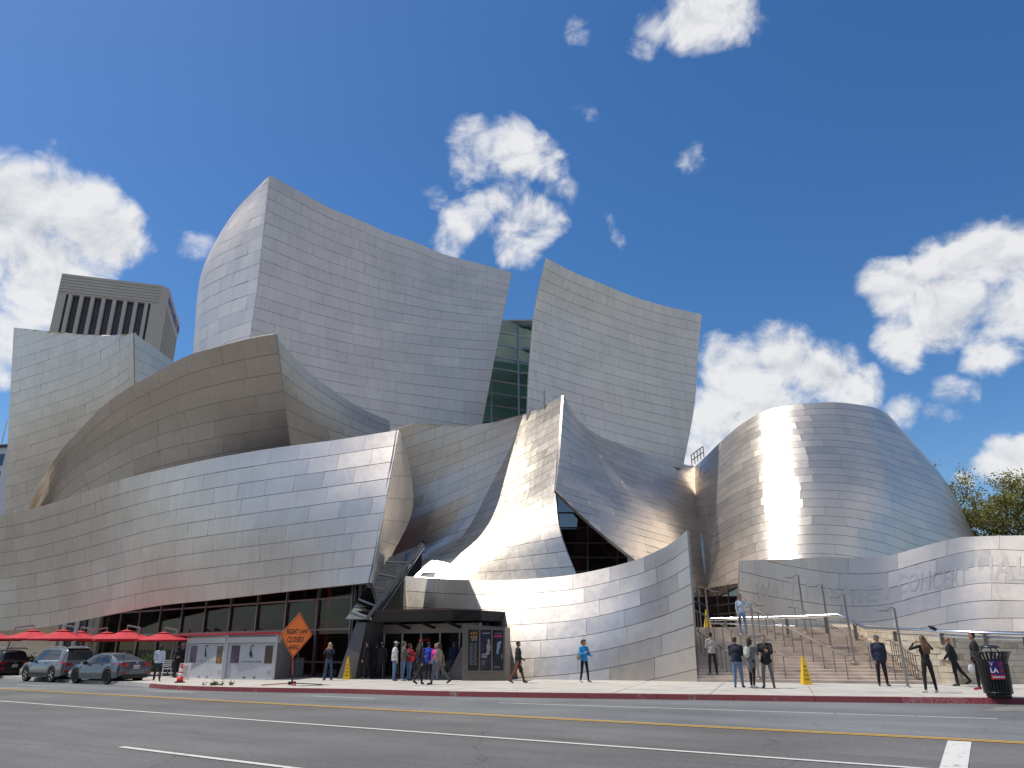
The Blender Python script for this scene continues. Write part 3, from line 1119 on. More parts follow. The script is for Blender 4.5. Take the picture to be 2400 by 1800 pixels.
o = MB().hexa([(b.x - 1, b.y, 7.3), (a.x, a.y, 7.3), (fa.x + nrm.x * .5, fa.y + nrm.y * .1, 7.3), (fb.x - 1, fb.y, 7.3)],
              [(b.x - 1, b.y, 7.6), (a.x, a.y, 7.6), (fa.x + nrm.x * .5, fa.y + nrm.y * .1, 7.6), (fb.x - 1, fb.y, 7.6)]).build('restaurant_ceiling', mat('dark_ceiling', (0.06, 0.05, 0.05), 0.8)); wpart(o, hall)
o = MB().bar((b.x - .3, b.y, 4), (fb.x - .3, fb.y, 4), .3, 8).build('end_wall', bpy.data.materials['dark_ceiling']); wpart(o, hall)
for k in range(6):
    p = fa + dirf * (3 + k * flen / 6.5) - nrm * 2.0
    o = MB().box((p.x, p.y, 4.0), (0.5, 0.5, 8.0)).build('interior_column', mat('dim_column', (0.11, 0.10, 0.10), 0.7)); wpart(o, hall)
# dark mass behind the flank glazing, and the solid body inside the sails
M_BODY = mat('body_dark', (0.05, 0.05, 0.052), 0.8)
body = MB()
pa, pb = fa + Vector((0.2, 1.6, 0)), fc + Vector((0.2, 1.8, 0))
body.box(((pa.x + pb.x) / 2, (pa.y + pb.y) / 2 + 1.0, 3.0), (3.6, 0.4, 5.6), rz=-0.35)
o = body.build('flank_wall', M_BODY); wpart(o, hall)
o = MB().prism([(-18.5, 57), (-6, 56.5), (2, 68), (0, 84), (-26, 82)], 0.1, 15).build('auditorium_block', M_BODY); wpart(o, hall)
o = MB().prism([(-30, 66), (-21, 58.5), (-26, 82), (-44, 84)], 0.1, 12).build('rear_block', M_BODY); wpart(o, hall)
# stone base under the low sail's far left end
a, b = gnd(-260, 1571), gnd(118, 1572)
M_STONE = mat('pale_stone', (0.46, 0.40, 0.31), 0.75, var=0.12, vscale=1.2, bump=0.15)
o = MB().hexa([(a.x, a.y, 0.1), (b.x, b.y, 0.1), (b.x - .2, b.y + .8, 0.1), (a.x - .2, a.y + .8, 0.1)], [(a.x, a.y, 4.6), (b.x, b.y, 4.6), (b.x - .2, b.y + .8, 4.6), (a.x - .2, a.y + .8, 4.6)]).build('stone_base', M_STONE); wpart(o, hall)

# entrance glass below the blue wing and the drum, at the head of the stairs
ea, eb, ec = at(1618, 1475, 38.5), at(1664, 1475, 46.0), at(1742, 1475, 42.0)
z0, z1 = 1.9, 4.85
cells = []
for (p, q, n) in ((ea, eb, 2), (eb, ec, 3)):
    for i in range(n):
        for j, (za, zb) in enumerate(((z0, 3.3), (3.3, 3.8), (3.8, z1))):
            a, b = lerp(p, q, i / n), lerp(p, q, (i + 1) / n)
            cells.append([Vector((a.x, a.y, za)), Vector((b.x, b.y, za)), Vector((b.x, b.y, zb)), Vector((a.x, a.y, zb))])
            if j == 0:
                o = MB().bar((a.x, a.y - .05, z0), (a.x, a.y - .05, z1), 0.08, 0.1, up=(0, 1, 0)).build('mullion', M_MULL); wpart(o, hall)
    for z in (3.3, 3.8):
        o = MB().bar((p.x, p.y - .05, z), (q.x, q.y - .05, z), 0.08, 0.08).build('transom', M_MULL); wpart(o, hall)
glazing(hall, cells, inset=0.03)
o = MB().box(((ea.x + ec.x) / 2 + 1.3, 48.0, 2.9), (7.4, 0.3, 3.2)).build('foyer_wall', mat('foyer_timber_wall', (0.13, 0.07, 0.04), 0.6, var=0.5, vscale=0.9)); wpart(o, hall)
# safety rail on the roof between wing and drum
rl = MB()
for t in range(5):
    a = lerp(at(1622, 1092, 58.5), at(1650, 1072, 57.5), t / 4)
    rl.tube([a, a + Vector((0, 0, 0.9))], 0.04, 5)
for hgt in (0.45, 0.9):
    rl.tube([at(1622, 1092, 58.5) + Vector((0, 0, hgt)), at(1650, 1072, 57.5) + Vector((0, 0, hgt))], 0.04, 5)
o = rl.build('roof_rail', M_GREYMET); wpart(o, hall)
# dark vent at the foot of the bright wing
o = MB().hexa([at(982, 1352, 45.2), at(1016, 1354, 44.8), at(1018, 1352, 45.8), at(985, 1350, 46.2)], [at(990, 1342, 45.5), at(1022, 1342, 45.1), at(1023, 1341, 46), at(992, 1341, 46.4)]).build('vent', M_DKMET); wpart(o, hall)

# etched name on the long wall (the photo's lettering), set into the sheet by a hair's breadth
M_ETCH = mat('etched_steel', (0.61, 0.55, 0.48), 0.46, 1.0)


def text_mesh(txt, size=1.0, bold=0.0, res=3):
    cu = bpy.data.curves.new('lettering', 'FONT')
    cu.body = txt
    cu.size = size
    cu.resolution_u = res
    cu.offset = bold
    cu.align_x = 'LEFT'
    o = bpy.data.objects.new('lettering', cu)
    COL.objects.link(o)
    bpy.context.view_layer.update()
    dg = bpy.context.evaluated_depsgraph_get()
    me = bpy.data.meshes.new_from_object(o.evaluated_get(dg))
    bpy.data.objects.remove(o)
    bpy.data.curves.remove(cu)
    return me


def etch(word, u0, u1, v0, v1, hgt):
    me = text_mesh(word, 1.0, 0.012)
    bm = bmesh.new(); bm.from_mesh(me)
    bmesh.ops.triangulate(bm, faces=bm.faces)
    bmesh.ops.subdivide_edges(bm, edges=[e for e in bm.edges if e.calc_length() > 0.25], cuts=2)
    xs_ = [v.co.x for v in bm.verts]
    x0_, x1_ = min(xs_), max(xs_)
    for v in bm.verts:
        fx = (v.co.x - x0_) / (x1_ - x0_)
        u = u0 + (u1 - u0) * fx
        vv = v0 + (v1 - v0) * fx + hgt * v.co.y / 0.7
        U, V = np.array([u]), np.array([vv])
        q = K.S(U, V)[0] + K.n(U, V)[0] * 0.022
        v.co = Vector(q)
    bm.to_mesh(me); bm.free()
    P3 = np.empty(len(me.vertices) * 3); me.vertices.foreach_get('co', P3); P3 = P3.reshape(-1, 3)
    Gf, Nf = K.G.reshape(-1, 3), K.N.reshape(-1, 3)
    near = [int(np.argmin(((Gf - p) ** 2).sum(1))) for p in P3]
    me.polygons.foreach_set('use_smooth', [True] * len(me.polygons))
    me.normals_split_custom_set_from_vertices([tuple(Nf[k]) for k in near])
    o = link('lettering', me, M_ETCH); wpart(o, hall)
    o['label'] = 'faint etched capital letters on the curved steel wall'


def k_uv(px, py):
    X, Y = projn(K.G.reshape(-1, 3))
    k = int(np.argmin((X - px) ** 2 + (Y - py) ** 2))
    return (k // K.NV) / (K.NU - 1), (k % K.NV) / (K.NV - 1)


for word, a, b, h in (('WALT', (1770, 1407), (1872, 1399), 0.155), ('DISNEY', (1890, 1405), (2100, 1398), 0.165), ('CONCERT', (2108, 1392), (2270, 1372), 0.19), ('HALL', (2287, 1362), (2450, 1358), 0.235)):
    ua, ub = k_uv(*a), k_uv(*b)
    etch(word, ua[0], ub[0], ua[1], ub[1], h)
# ------------------------------------------------------------------ ground, road, pavement
def asphalt(name='asphalt', gain=1.0, tint=(1.0, 0.965, 0.915)):
    m = bpy.data.materials.new(name)
    m.use_nodes = True
    t = m.node_tree
    b = t.nodes['Principled BSDF']
    g = t.nodes.new('ShaderNodeNewGeometry')
    pos = g.outputs['Position']
    rot = t.nodes.new('ShaderNodeMapping')
    rot.inputs['Rotation'].default_value = (0, 0, R(33.5))
    t.links.new(pos, rot.inputs['Vector'])
    st = t.nodes.new('ShaderNodeMapping')
    st.inputs['Scale'].default_value = (0.12, 0.9, 1)
    t.links.new(rot.outputs[0], st.inputs['Vector'])
    wear = noise(t, st.outputs[0], 1.0, 4.0, 0.55)
    patch = noise(t, pos, 0.18, 3.0, 0.5)
    grain = noise(t, pos, 24.0, 4.0, 0.8)
    speck = noise(t, pos, 16.0, 2.0, 0.8)
    v = mth(t, 'ADD', mth(t, 'MULTIPLY', wear, 0.075), 0.068)
    v = mth(t, 'MULTIPLY', v, maprange(t, patch, 0.35, 0.65, 0.80, 1.2))
    v = mth(t, 'MULTIPLY', v, maprange(t, grain, 0.3, 0.7, 0.62, 1.38))
    v = mth(t, 'ADD', v, mth(t, 'MULTIPLY', maprange(t, speck, 0.66, 0.76), 0.09))
    stain = noise(t, st.outputs[0], 2.6, 5.0, 0.7)
    v = mth(t, 'MULTIPLY', v, maprange(t, stain, 0.56, 0.72, 1.0, 0.72))
    # long sealed cracks
    ck = t.nodes.new('ShaderNodeTexVoronoi')
    ck.feature = 'DISTANCE_TO_EDGE'
    ck.inputs['Scale'].default_value = 0.16
    wp = t.nodes.new('ShaderNodeTexNoise'); wp.inputs['Scale'].default_value = 0.8; wp.inputs['Detail'].default_value = 4
    t.links.new(pos, wp.inputs['Vector'])
    t.links.new(vmth(t, 'ADD', pos, vmth(t, 'SCALE', wp.outputs['Color'], scale=1.6)), ck.inputs['Vector'])
    v = mth(t, 'MULTIPLY', v, maprange(t, ck.outputs['Distance'], 0.0010, 0.0034, 0.62, 1.0))
    v = mth(t, 'MULTIPLY', v, gain * 1.22)
    cmb = t.nodes.new('ShaderNodeCombineColor')
    [t.links.new(mth(t, 'MULTIPLY', v, tint[k]), cmb.inputs[k]) for k in range(3)]
    t.links.new(cmb.outputs[0], b.inputs['Base Color'])
    b.inputs['Roughness'].default_value = 0.82
    bp = t.nodes.new('ShaderNodeBump'); bp.inputs['Strength'].default_value = 0.35; bp.inputs['Distance'].default_value = 0.01
    t.links.new(grain, bp.inputs['Height']); t.links.new(bp.outputs[0], b.inputs['Normal'])
    return m


M_ASPH = asphalt()
M_CONC = mat('pavement_concrete', (0.47, 0.44, 0.39), 0.85, var=0.16, vscale=0.9, bump=0.2, bscale=9)
M_EARTH = mat('city_ground', (0.20, 0.19, 0.17), 0.95, var=0.15, vscale=0.05)
tag(MB().quad((-1500, -1500, -0.02), (1500, -1500, -0.02), (1500, 1500, -0.02), (-1500, 1500, -0.02)).build('ground', M_EARTH), kind='structure')

# kerb line (top arris, z = 0.15) measured along the picture
KERB = [(-420, 1562), (-150, 1574), (60, 1587), (200, 1594.5), (330, 1600), (352, 1602.5), (372, 1605), (420, 1607.5), (480, 1609.5), (600, 1612), (817, 1615.2), (980, 1619.5), (1200, 1623), (1450, 1626), (1700, 1629), (1950, 1632.5), (2200, 1635), (2400, 1637), (2700, 1641), (3100, 1646)]
kp = [gnd(x, y, 0.15) for x, y in KERB]
kc = catmull([tuple(p) for p in kp], 400)
# the road: a broad sheet on this side of the kerb
RD = Vector((-0.835, 0.55, 0)).normalized()
RN = Vector((0.55, 0.835, 0)).normalized()
a0 = Vector((8.3, 12.7, 0))
rv = [a0 + RD * s + RN * w for s, w in ((-150, -26), (-150, 40), (220, 40), (220, -26))]
tag(MB().quad(*[(p.x, p.y, -0.010) for p in rv]).build('road', M_ASPH), kind='structure')

# pavement behind the kerb: base sheet plus slabs scored with joints
pave = wroot('pavement', gnd(1200, 1600)); pave['kind'] = 'structure'
far = [Vector(p) + RN * 46 for p in kc]
mb = MB()
n = len(kc)
vs = [(p[0], p[1], 0.128) for p in kc] + [(p.x, p.y, 0.128) for p in far]
mb.add(vs, [(i, i + n, i + 1 + n, i + 1) for i in range(n - 1)])
wpart(mb.build('slab_bed', mat('joint_sand', (0.12, 0.11, 0.10), 0.95)), pave)
kd = np.r_[0, np.cumsum(np.linalg.norm(np.diff(kc, axis=0), axis=1))]


def kpt(s, off=0.0, z=0.15):
    x = np.interp(s, kd, kc[:, 0]); y = np.interp(s, kd, kc[:, 1])
    e = 0.3
    tx = np.interp(s + e, kd, kc[:, 0]) - np.interp(s - e, kd, kc[:, 0]); ty = np.interp(s + e, kd, kc[:, 1]) - np.interp(s - e, kd, kc[:, 1])
    l = math.hypot(tx, ty)
    return Vector((x - ty / l * off, y + tx / l * off, z))


SL = 3.1
ns = int(kd[-1] // SL)
for i in range(ns):
    s0, s1 = i * SL + 0.012, (i + 1) * SL - 0.012
    w0 = 0.17
    for wd in (2.3, 2.9, 3.1):
        offs = (w0 + 0.012, w0 + wd - 0.012)
        w0 += wd
        px, _ = proj(kpt((s0 + s1) / 2, offs[0]))
        if px < -250 or px > 2650:
            continue
        zz_ = 0.15 + random.uniform(-0.003, 0.003)
        b = [kpt(s0, offs[0], 0.11), kpt(s1, offs[0], 0.11), kpt(s1, offs[1], 0.11), kpt(s0, offs[1], 0.11)]
        t = [Vector((p.x, p.y, zz_)) for p in b]
        wpart(MB().hexa(b, t).build('slab', M_CONC), pave)
# the rest of the forecourt further in
mb = MB()
offv = 8.5
vs = [tuple(kpt(s, offv, 0.146)) for s in np.linspace(2, kd[-1] - 2, 120)]
vs2 = [tuple(Vector(p) + RN * 40) for p in vs]
mb.add(vs + vs2, [(i, i + 120, i + 121, i + 1) for i in range(119)])
wpart(mb.build('forecourt', M_CONC), pave)

# kerb stones
kerb = wroot('kerb', gnd(1200, 1626)); kerb['kind'] = 'structure'


def worn_paint(name, col, under, amount, scale=6.0):
    m = bpy.data.materials.new(name); m.use_nodes = True
    t = m.node_tree; b = t.nodes['Principled BSDF']
    g = t.nodes.new('ShaderNodeNewGeometry')
    n1 = noise(t, g.outputs['Position'], scale, 6.0, 0.7)
    n2 = noise(t, g.outputs['Position'], 1.1, 3.0, 0.5)
    f = maprange(t, mth(t, 'ADD', mth(t, 'MULTIPLY', n1, 0.7), mth(t, 'MULTIPLY', n2, 0.3)), amount - 0.04, amount + 0.04)
    mx = t.nodes.new('ShaderNodeMix'); mx.data_type = 'RGBA'
    mx.inputs['A'].default_value = (*col, 1); mx.inputs['B'].default_value = (*under, 1)
    t.links.new(f, mx.inputs['Factor']); t.links.new(mx.outputs['Result'], b.inputs['Base Color'])
    b.inputs['Roughness'].default_value = 0.7
    return m


M_KRED = worn_paint('red_kerb_paint', (0.22, 0.045, 0.05), (0.30, 0.22, 0.20), 0.62)
M_KRED2 = worn_paint('chipped_red_kerb', (0.30, 0.035, 0.055), (0.38, 0.20, 0.19), 0.52, 22)
M_KGREY = mat('plain_kerb', (0.42, 0.40, 0.36), 0.85, var=0.15)
KL = 2.35
i = 0
s = 0.5
while s < kd[-1] - KL:
    p, q = proj(kpt(s))[0], proj(kpt(s + KL))[0]
    if p < 2660 and q > -300:
        m = M_KGREY if p < 345 else M_KRED
        if 2200 < (p + q) / 2 < 2300:
            m = M_KRED2
        mb = MB()
        nn = 5
        for k in range(nn):
            a, b = s + 0.008 + (KL - 0.016) * k / nn, s + 0.008 + (KL - 0.016) * (k + 1) / nn
            mb.hexa([kpt(a, -0.03, -0.02), kpt(b, -0.03, -0.02), kpt(b, 0.16, -0.02), kpt(a, 0.16, -0.02)], [kpt(a, 0.0, 0.156), kpt(b, 0.0, 0.156), kpt(b, 0.16, 0.156), kpt(a, 0.16, 0.156)])
        wpart(mb.build('kerb_stone', m), kerb)
    s += KL

# painted lines, each stroke its own marking
M_WHITE = worn_paint('white_road_paint', (0.62, 0.61, 0.565), (0.20, 0.195, 0.185), 0.60, 7)
M_YEL = worn_paint('yellow_road_paint', (0.62, 0.36, 0.05), (0.12, 0.11, 0.09), 0.66, 9)


def stroke(a, b, w, m, z=0.0):
    A, B = gnd(*a, 0.0), gnd(*b, 0.0)
    d = (B - A).normalized(); s_ = Vector((-d.y, d.x, 0)) * w / 2
    q = [A - s_, B - s_, B + s_, A + s_]
    o = MB().quad(*[(p.x, p.y, z) for p in q]).build('road_marking', m)
    o['kind'] = 'structure'
    return o


def along(pts, w, m, off=0.0):
    P = [gnd(x, y, 0.0) for x, y in pts]
    mb = MB(); L_, R_ = [], []
    for i, p in enumerate(P):
        d = (P[min(i + 1, len(P) - 1)] - P[max(i - 1, 0)]).normalized()
        s_ = Vector((-d.y, d.x, 0))
        L_.append(p + s_ * (off + w / 2)); R_.append(p + s_ * (off - w / 2))
    k = len(P)
    mb.add([(p.x, p.y, 0.0) for p in L_] + [(p.x, p.y, 0.0) for p in R_], [(i + k, i + 1 + k, i + 1, i) for i in range(k - 1)])
    o = mb.build('road_marking', m); o['kind'] = 'structure'
    return o


YL = [(-500, 1588.5), (0, 1614), (700, 1652), (1200, 1678.5), (1700, 1705), (2100, 1724.6), (2400, 1740.5), (2900, 1768)]
P_ = catmull([tuple(gnd(x, y, 0.0)) for x, y in YL], 60)
mb = MB()
kq = [kpt(s, 0.05) for s in np.linspace(2, kd[-1] - 2, 60)]
mb.add([(p[0], p[1], -0.005) for p in P_] + [(p.x, p.y, -0.005) for p in kq], [(i, i + 1, i + 61, i + 60) for i in range(59)])
o = mb.build('road_surface', asphalt('newer_asphalt', 1.22, (0.97, 1.0, 1.0))); o['kind'] = 'structure'
along(YL, 0.10, M_YEL, 0.10); along(YL, 0.10, M_YEL, -0.10)
along([(-400, 1613), (0, 1642.8), (700, 1695), (1400, 1746), (2100, 1796), (2500, 1825)], 0.13, M_WHITE)
stroke((283, 1750), (1000, 1838), 0.13, M_WHITE)
stroke((41, 1604.7), (128, 1608.2), 0.10, M_WHITE)
stroke((343, 1619), (453, 1623), 0.10, M_WHITE)
stroke((733, 1631), (877, 1637), 0.10, M_WHITE)
along([(1168, 1647), (1450, 1656.2), (1700, 1664), (1953, 1672)], 0.10, M_WHITE)
along([(1960, 1672.6), (2150, 1678.5), (2338, 1684.6)], 0.10, M_WHITE)
q = [gnd(2201, 1801, 0), gnd(2268, 1801, 0), gnd(2277, 1738.5, 0), gnd(2221, 1735.6, 0)]
d_ = [(q[0] - q[3]).normalized() * 3, (q[1] - q[2]).normalized() * 3]
o = MB().quad(*[(p.x, p.y, 0.0) for p in (q[0] + d_[0], q[1] + d_[1], q[2], q[3])]).build('road_marking', M_WHITE); o['kind'] = 'structure'
# patch of sunlight by the kerb at the right, put in as paler colour
q = [gnd(2300, 1666, 0), gnd(2470, 1668, 0), gnd(2470, 1656, 0), gnd(2345, 1656, 0)]
o = MB().quad(*[(p.x, p.y, -0.001) for p in q]).build('painted_sun_patch', mat('painted_sun_patch', (0.19, 0.18, 0.16), 0.85, var=0.2, vscale=2)); o['kind'] = 'structure'

# ------------------------------------------------------------------ staircase
M_STEP = mat('step_stone', (0.66, 0.555, 0.455), 0.8, var=0.16, vscale=1.4, bump=0.12, bscale=14)
M_BLOCK = mat('wall_block', (0.56, 0.485, 0.37), 0.8, var=0.16, vscale=1.6, bump=0.15, bscale=10)
st0 = gnd(1636, 1597.5); st1 = gnd(2172, 1603.5)
sd = (st1 - st0); sd.z = 0
swid = sd.length
sd.normalize()
sn = Vector((-sd.y, sd.x, 0))
if sn.y < 0:
    sn = -sn
stairs = wroot('staircase', (st0 + st1) / 2)
tag(stairs, 'wide flight of tan stone steps climbing between steel wall and block wall', 'staircase')
NST, RISE = 18, 0.1245
ZTOP = 0.15 + RISE * NST


def plan(px, y):
    p = at(px, 1500, y)
    return Vector((p.x, p.y, 0))


SA0, SB0 = Vector((st0.x, st0.y, 0)) - sd * 0.12, Vector((st1.x, st1.y, 0)) + sd * 0.25
SA1, SB1 = plan(1600, 35.2), plan(1990, 37.6)


def sedge(t):
    k = t / NST
    return lerp(SA0, SA1, k), lerp(SB0, SB1, k)


def stair_t(p):
    lo, hi = -2.0, NST + 8.0
    q = Vector((p.x, p.y, 0))
    for _ in range(40):
        m = (lo + hi) / 2
        a, b = sedge(m)
        c = (b.x - a.x) * (q.y - a.y) - (b.y - a.y) * (q.x - a.x)
        if c > 0:
            lo = m
        else:
            hi = m
    return lo


def stair_z(p):
    k = math.floor(stair_t(p))
    return 0.15 + RISE * min(max(k + 1, 0), NST)


for k in range(NST):
    a, b = sedge(k)
    c, d = sedge(k + 1.12 if k < NST - 1 else k + 6.5)
    z = 0.15 + RISE * k
    mb = MB()
    nst = 7
    for j in range(nst):
        f0, f1 = (j + 0.002) / nst, (j + 0.998) / nst
        jig = random.uniform(-0.006, 0.006)
        bt = [lerp(a, b, f0) + sn * jig, lerp(a, b, f1) + sn * jig, lerp(c, d, f1), lerp(c, d, f0)]
        zt = z + RISE + random.uniform(-0.003, 0.003)
        # nosing: a slim proud lip over the riser
        mb.hexa([Vector((v.x, v.y, 0.1)) for v in bt], [Vector((v.x, v.y, zt - 0.035)) for v in bt])
        lip = [bt[0] - sn * 0.025, bt[1] - sn * 0.025, bt[2], bt[3]]
        mb.hexa([Vector((v.x, v.y, zt - 0.034)) for v in lip], [Vector((v.x, v.y, zt)) for v in lip])
    o = mb.build('step', M_STEP); wpart(o, stairs)

# block retaining wall: runs up beside the stairs, turns the corner and follows the pavement
wallp = [lerp(SB0, SB1, 1.35), lerp(SB0, SB1, 1.0), lerp(SB0, SB1, 0.5), lerp(SB0, SB1, 0.12) + sd * 0.02, SB0 + sd * 0.35 + sn * 0.25, gnd(2235, 1604.5), gnd(2330, 1603), gnd(2440, 1602.5), gnd(2620, 1602), gnd(3000, 1601)]
wc = catmull([tuple((p.x, p.y, 0)) for p in wallp], 160)
wd = np.r_[0, np.cumsum(np.linalg.norm(np.diff(wc, axis=0), axis=1))]


def wpt(s, off, z):
    x, y = np.interp(s, wd, wc[:, 0]), np.interp(s, wd, wc[:, 1])
    tx = np.interp(s + .2, wd, wc[:, 0]) - np.interp(s - .2, wd, wc[:, 0]); ty = np.interp(s + .2, wd, wc[:, 1]) - np.interp(s - .2, wd, wc[:, 1])
    l = math.hypot(tx, ty)
    return Vector((x - ty / l * off, y + tx / l * off, z))


def wall_top(s):
    return float(np.interp(s, [0, wd[-1] * 0.19, wd[-1] * .42, wd[-1] * .76, wd[-1]], [2.62, 2.45, 2.14, 1.98, 1.95]))


stone_wall = wroot('block_wall', gnd(2300, 1604))
tag(stone_wall, 'pale yellow stone block retaining wall beside the stairs', 'wall')
NR = 9
mbk = MB()
for k in range(40):
    s0, s1 = wd[-1] * k / 40, wd[-1] * (k + 1) / 40
    t0, t1 = wall_top(s0), wall_top(s1)
    mbk.hexa([wpt(s0, 0.03, 0.05), wpt(s1, 0.03, 0.05), wpt(s1, 0.40, 0.05), wpt(s0, 0.40, 0.05)], [wpt(s0, 0.03, t0 - .01), wpt(s1, 0.03, t1 - .01), wpt(s1, 0.4, t1 - .01), wpt(s0, 0.4, t0 - .01)])
wpart(mbk.build('wall_core', mat('mortar', (0.30, 0.25, 0.18), 0.9)), stone_wall)
M_BLK = [M_BLOCK, mat('wall_block_pale', (0.60, 0.53, 0.42), 0.8, var=0.14, vscale=2.2, bump=0.15, bscale=10), mat('wall_block_stained', (0.47, 0.395, 0.285), 0.8, var=0.25, vscale=2.0, bump=0.15, bscale=10)]
for r in range(NR):
    s = -0.35 if r % 2 else 0.0
    while s < wd[-1]:
        ln = 0.62 + random.uniform(-0.1, 0.16)
        s0, s1 = max(s, 0.0) + 0.006, min(s + ln, wd[-1]) - 0.006
        s += ln
        if s1 - s0 < 0.08:
            continue
        h = lambda q: 0.14 + (wall_top(q) - 0.14) * r / NR
        h2 = lambda q: 0.14 + (wall_top(q) - 0.14) * (r + 1) / NR - 0.012
        pr = random.uniform(-0.004, 0.006)
        mb = MB().hexa([wpt(s0, -pr, h(s0)), wpt(s1, -pr, h(s1)), wpt(s1, 0.06, h(s1)), wpt(s0, 0.06, h(s0))], [wpt(s0, -pr, h2(s0)), wpt(s1, -pr, h2(s1)), wpt(s1, 0.06, h2(s1)), wpt(s0, 0.06, h2(s0))])
        wpart(mb.build('block', random.choices(M_BLK, (5, 4, 1.4))[0]), stone_wall)
# the terrace behind and above it
mb = MB()
tv = [tuple(wpt(s, 0.1, wall_top(s) - 0.06)) for s in np.linspace(0, wd[-1], 30)]
tf = [tuple(Vector(p) + Vector((4.5, 12, 0.1))) for p in tv]
mb.add(tv + tf, [(i, i + 30, i + 31, i + 1) for i in range(29)])
o = mb.build('terrace', M_CONC); wpart(o, stone_wall)

# bright steel pipe rail along the head of the stairs and down over the wall
M_RAILB = mat('bright_rail_steel', (0.72, 0.71, 0.69), 0.22, 1.0)
M_RAIL = mat('handrail_steel', (0.22, 0.205, 0.185), 0.5, 0.8)
gr = wroot('guard_rail', at(1850, 1475, 36.0))
tag(gr, 'thick polished steel pipe rail along the stair head and over the block wall', 'railing')
up_ = [at(1656, 1452, 37.6), at(1760, 1449, 36.2), at(1863, 1446.5, 35.0), at(1964, 1441.5, 33.9), at(1990, 1452, 33.2), at(2029, 1472, 32.0), at(2074, 1474, 31.0), at(2206, 1480.5, 28.2), at(2300, 1484.5, 27.0), at(2420, 1489, 26.2), at(2600, 1493, 25.6), at(3000, 1500, 24.6)]
wpart(MB().tube(up_, 0.085, 10).build('top_rail', M_RAILB), gr)
wpart(MB().tube([at(1656, 1460, 37.65), at(1760, 1463, 36.25), at(1863, 1468, 35.05)], 0.04, 8).build('lower_rail', M_RAILB), gr)
wpart(MB().tube([at(2100, 1486, 30.6), at(2206, 1491, 28.25), at(2300, 1495, 27.05), at(2420, 1499, 26.25)], 0.04, 8).build('lower_rail', M_RAILB), gr)
for x, y, d in ((1843, 1447, 35.2), (1934, 1443, 34.2), (2002, 1458, 32.9), (2096, 1475, 30.6), (2206, 1480.5, 28.2), (2308, 1485, 26.9), (2400, 1488, 26.35), (1700, 1451, 37.0)):
    p = at(x, y, d)
    q = Vector((p.x, p.y + 0.03, p.z - 0.75 if x < 2010 else p.z - 0.45))
    wpart(MB().bar(p, q, 0.13, 0.05).build('post', M_RAIL), gr)


def handrail(ub, ut, t0, t1, label, twin=False):
    """ub, ut: where along the bottom and the top edge of the flight the rail runs"""
    def pl(t):
        u = ub + (ut - ub) * t / NST
        a, b = sedge(t)
        return lerp(a, b, u)
    a = pl(t0)
    root = wroot('stair_handrail', (a.x, a.y, stair_z(a)))
    tag(root, label, 'handrail', 'handrails on the stone staircase')
    for off in ((0.0, 0.16) if twin else (0.0,)):
        pts = []
        for t in np.linspace(t0, t1, 11):
            p = pl(t) + sd * off
            pts.append(Vector((p.x, p.y, 0.15 + RISE * min(max(t + 0.5, 0), NST) + 0.92)))
        d = (pts[0] - pts[1]); d.z = 0
        first = pts[0] + d.normalized() * 0.3
        last = pts[-1] - d.normalized() * 0.35
        wpart(MB().tube([first] + pts + [last], 0.024, 8).build('rail', M_RAIL), root)
    for k in range(0, 11, 1 if not twin else 2):
        p = pts[k] - sd * (0.08 if twin else 0)
        wpart(MB().tube([Vector((p.x, p.y, stair_z(p) - 0.02)), p - Vector((0, 0, .03))], 0.019, 7).build('post', M_RAIL), root)
    return root


handrail(0.42, 0.04, 0.4, 17.5, 'handrail from the upper left of the stairs down behind the three people')
handrail(0.20, -0.10, 0.4, 10.0, 'short stair handrail next to the curved steel wall')
handrail(0.68, 0.40, 0.4, 17.5, 'stair handrail ending just right of the yellow cone on the pavement')
handrail(0.86, 0.66, 0.4, 17.5, 'double stair handrail running down behind the man in navy jacket', True)
handrail(0.955, 0.94, 0.4, 5.0, 'short handrail at the foot of the pale block wall')

# slender lamp posts on and beside the stairs
M_LAMP = mat('lamp_post_metal', (0.34, 0.31, 0.28), 0.45, 0.7)


def lamp(px, pyb, pyt, arm, label, z=None):
    """foot at (px,pyb) on the stairs; arm: +1 to the right, -1 to the left"""
    # walk up the sight line until it meets the steps
    best = None
    for i in range(400):
        y = 24 + i * 0.05
        p = at(px, pyb, y)
        if p.z <= stair_z(p) if False else abs(p.z - stair_z(p)) < 0.10:
            best = p
            break
    if best is None:
        best = gnd(px, pyb)
    base = Vector((best.x, best.y, stair_z(best) - 0.03))
    # height from the picture
    zt = base.z
    while zt < 14:
        zt += 0.05
        if proj((base.x, base.y, zt))[1] <= pyt:
            break
    root = wroot('lamp_post', base)
    tag(root, label, 'lamp post', 'lamp posts on the staircase')
    wpart(MB().tube([base, (base.x, base.y, zt)], [0.052, 0.036], 8).build('pole', M_LAMP), root)
    wpart(MB().lathe([(0.13, 0), (0.13, 0.04), (0.08, 0.06)], 10, base).build('base_plate', M_LAMP), root)
    e = Vector((base.x + arm * 0.34, base.y, zt - 0.10))
    wpart(MB().tube([(base.x, base.y, zt - 0.02), (base.x + arm * 0.12, base.y, zt + 0.02), e], 0.022, 6).build('arm', M_LAMP), root)
    wpart(MB().box(e + Vector((arm * 0.08, 0, -0.01)), (0.34, 0.16, 0.04)).build('lamp_head', M_LAMP), root)


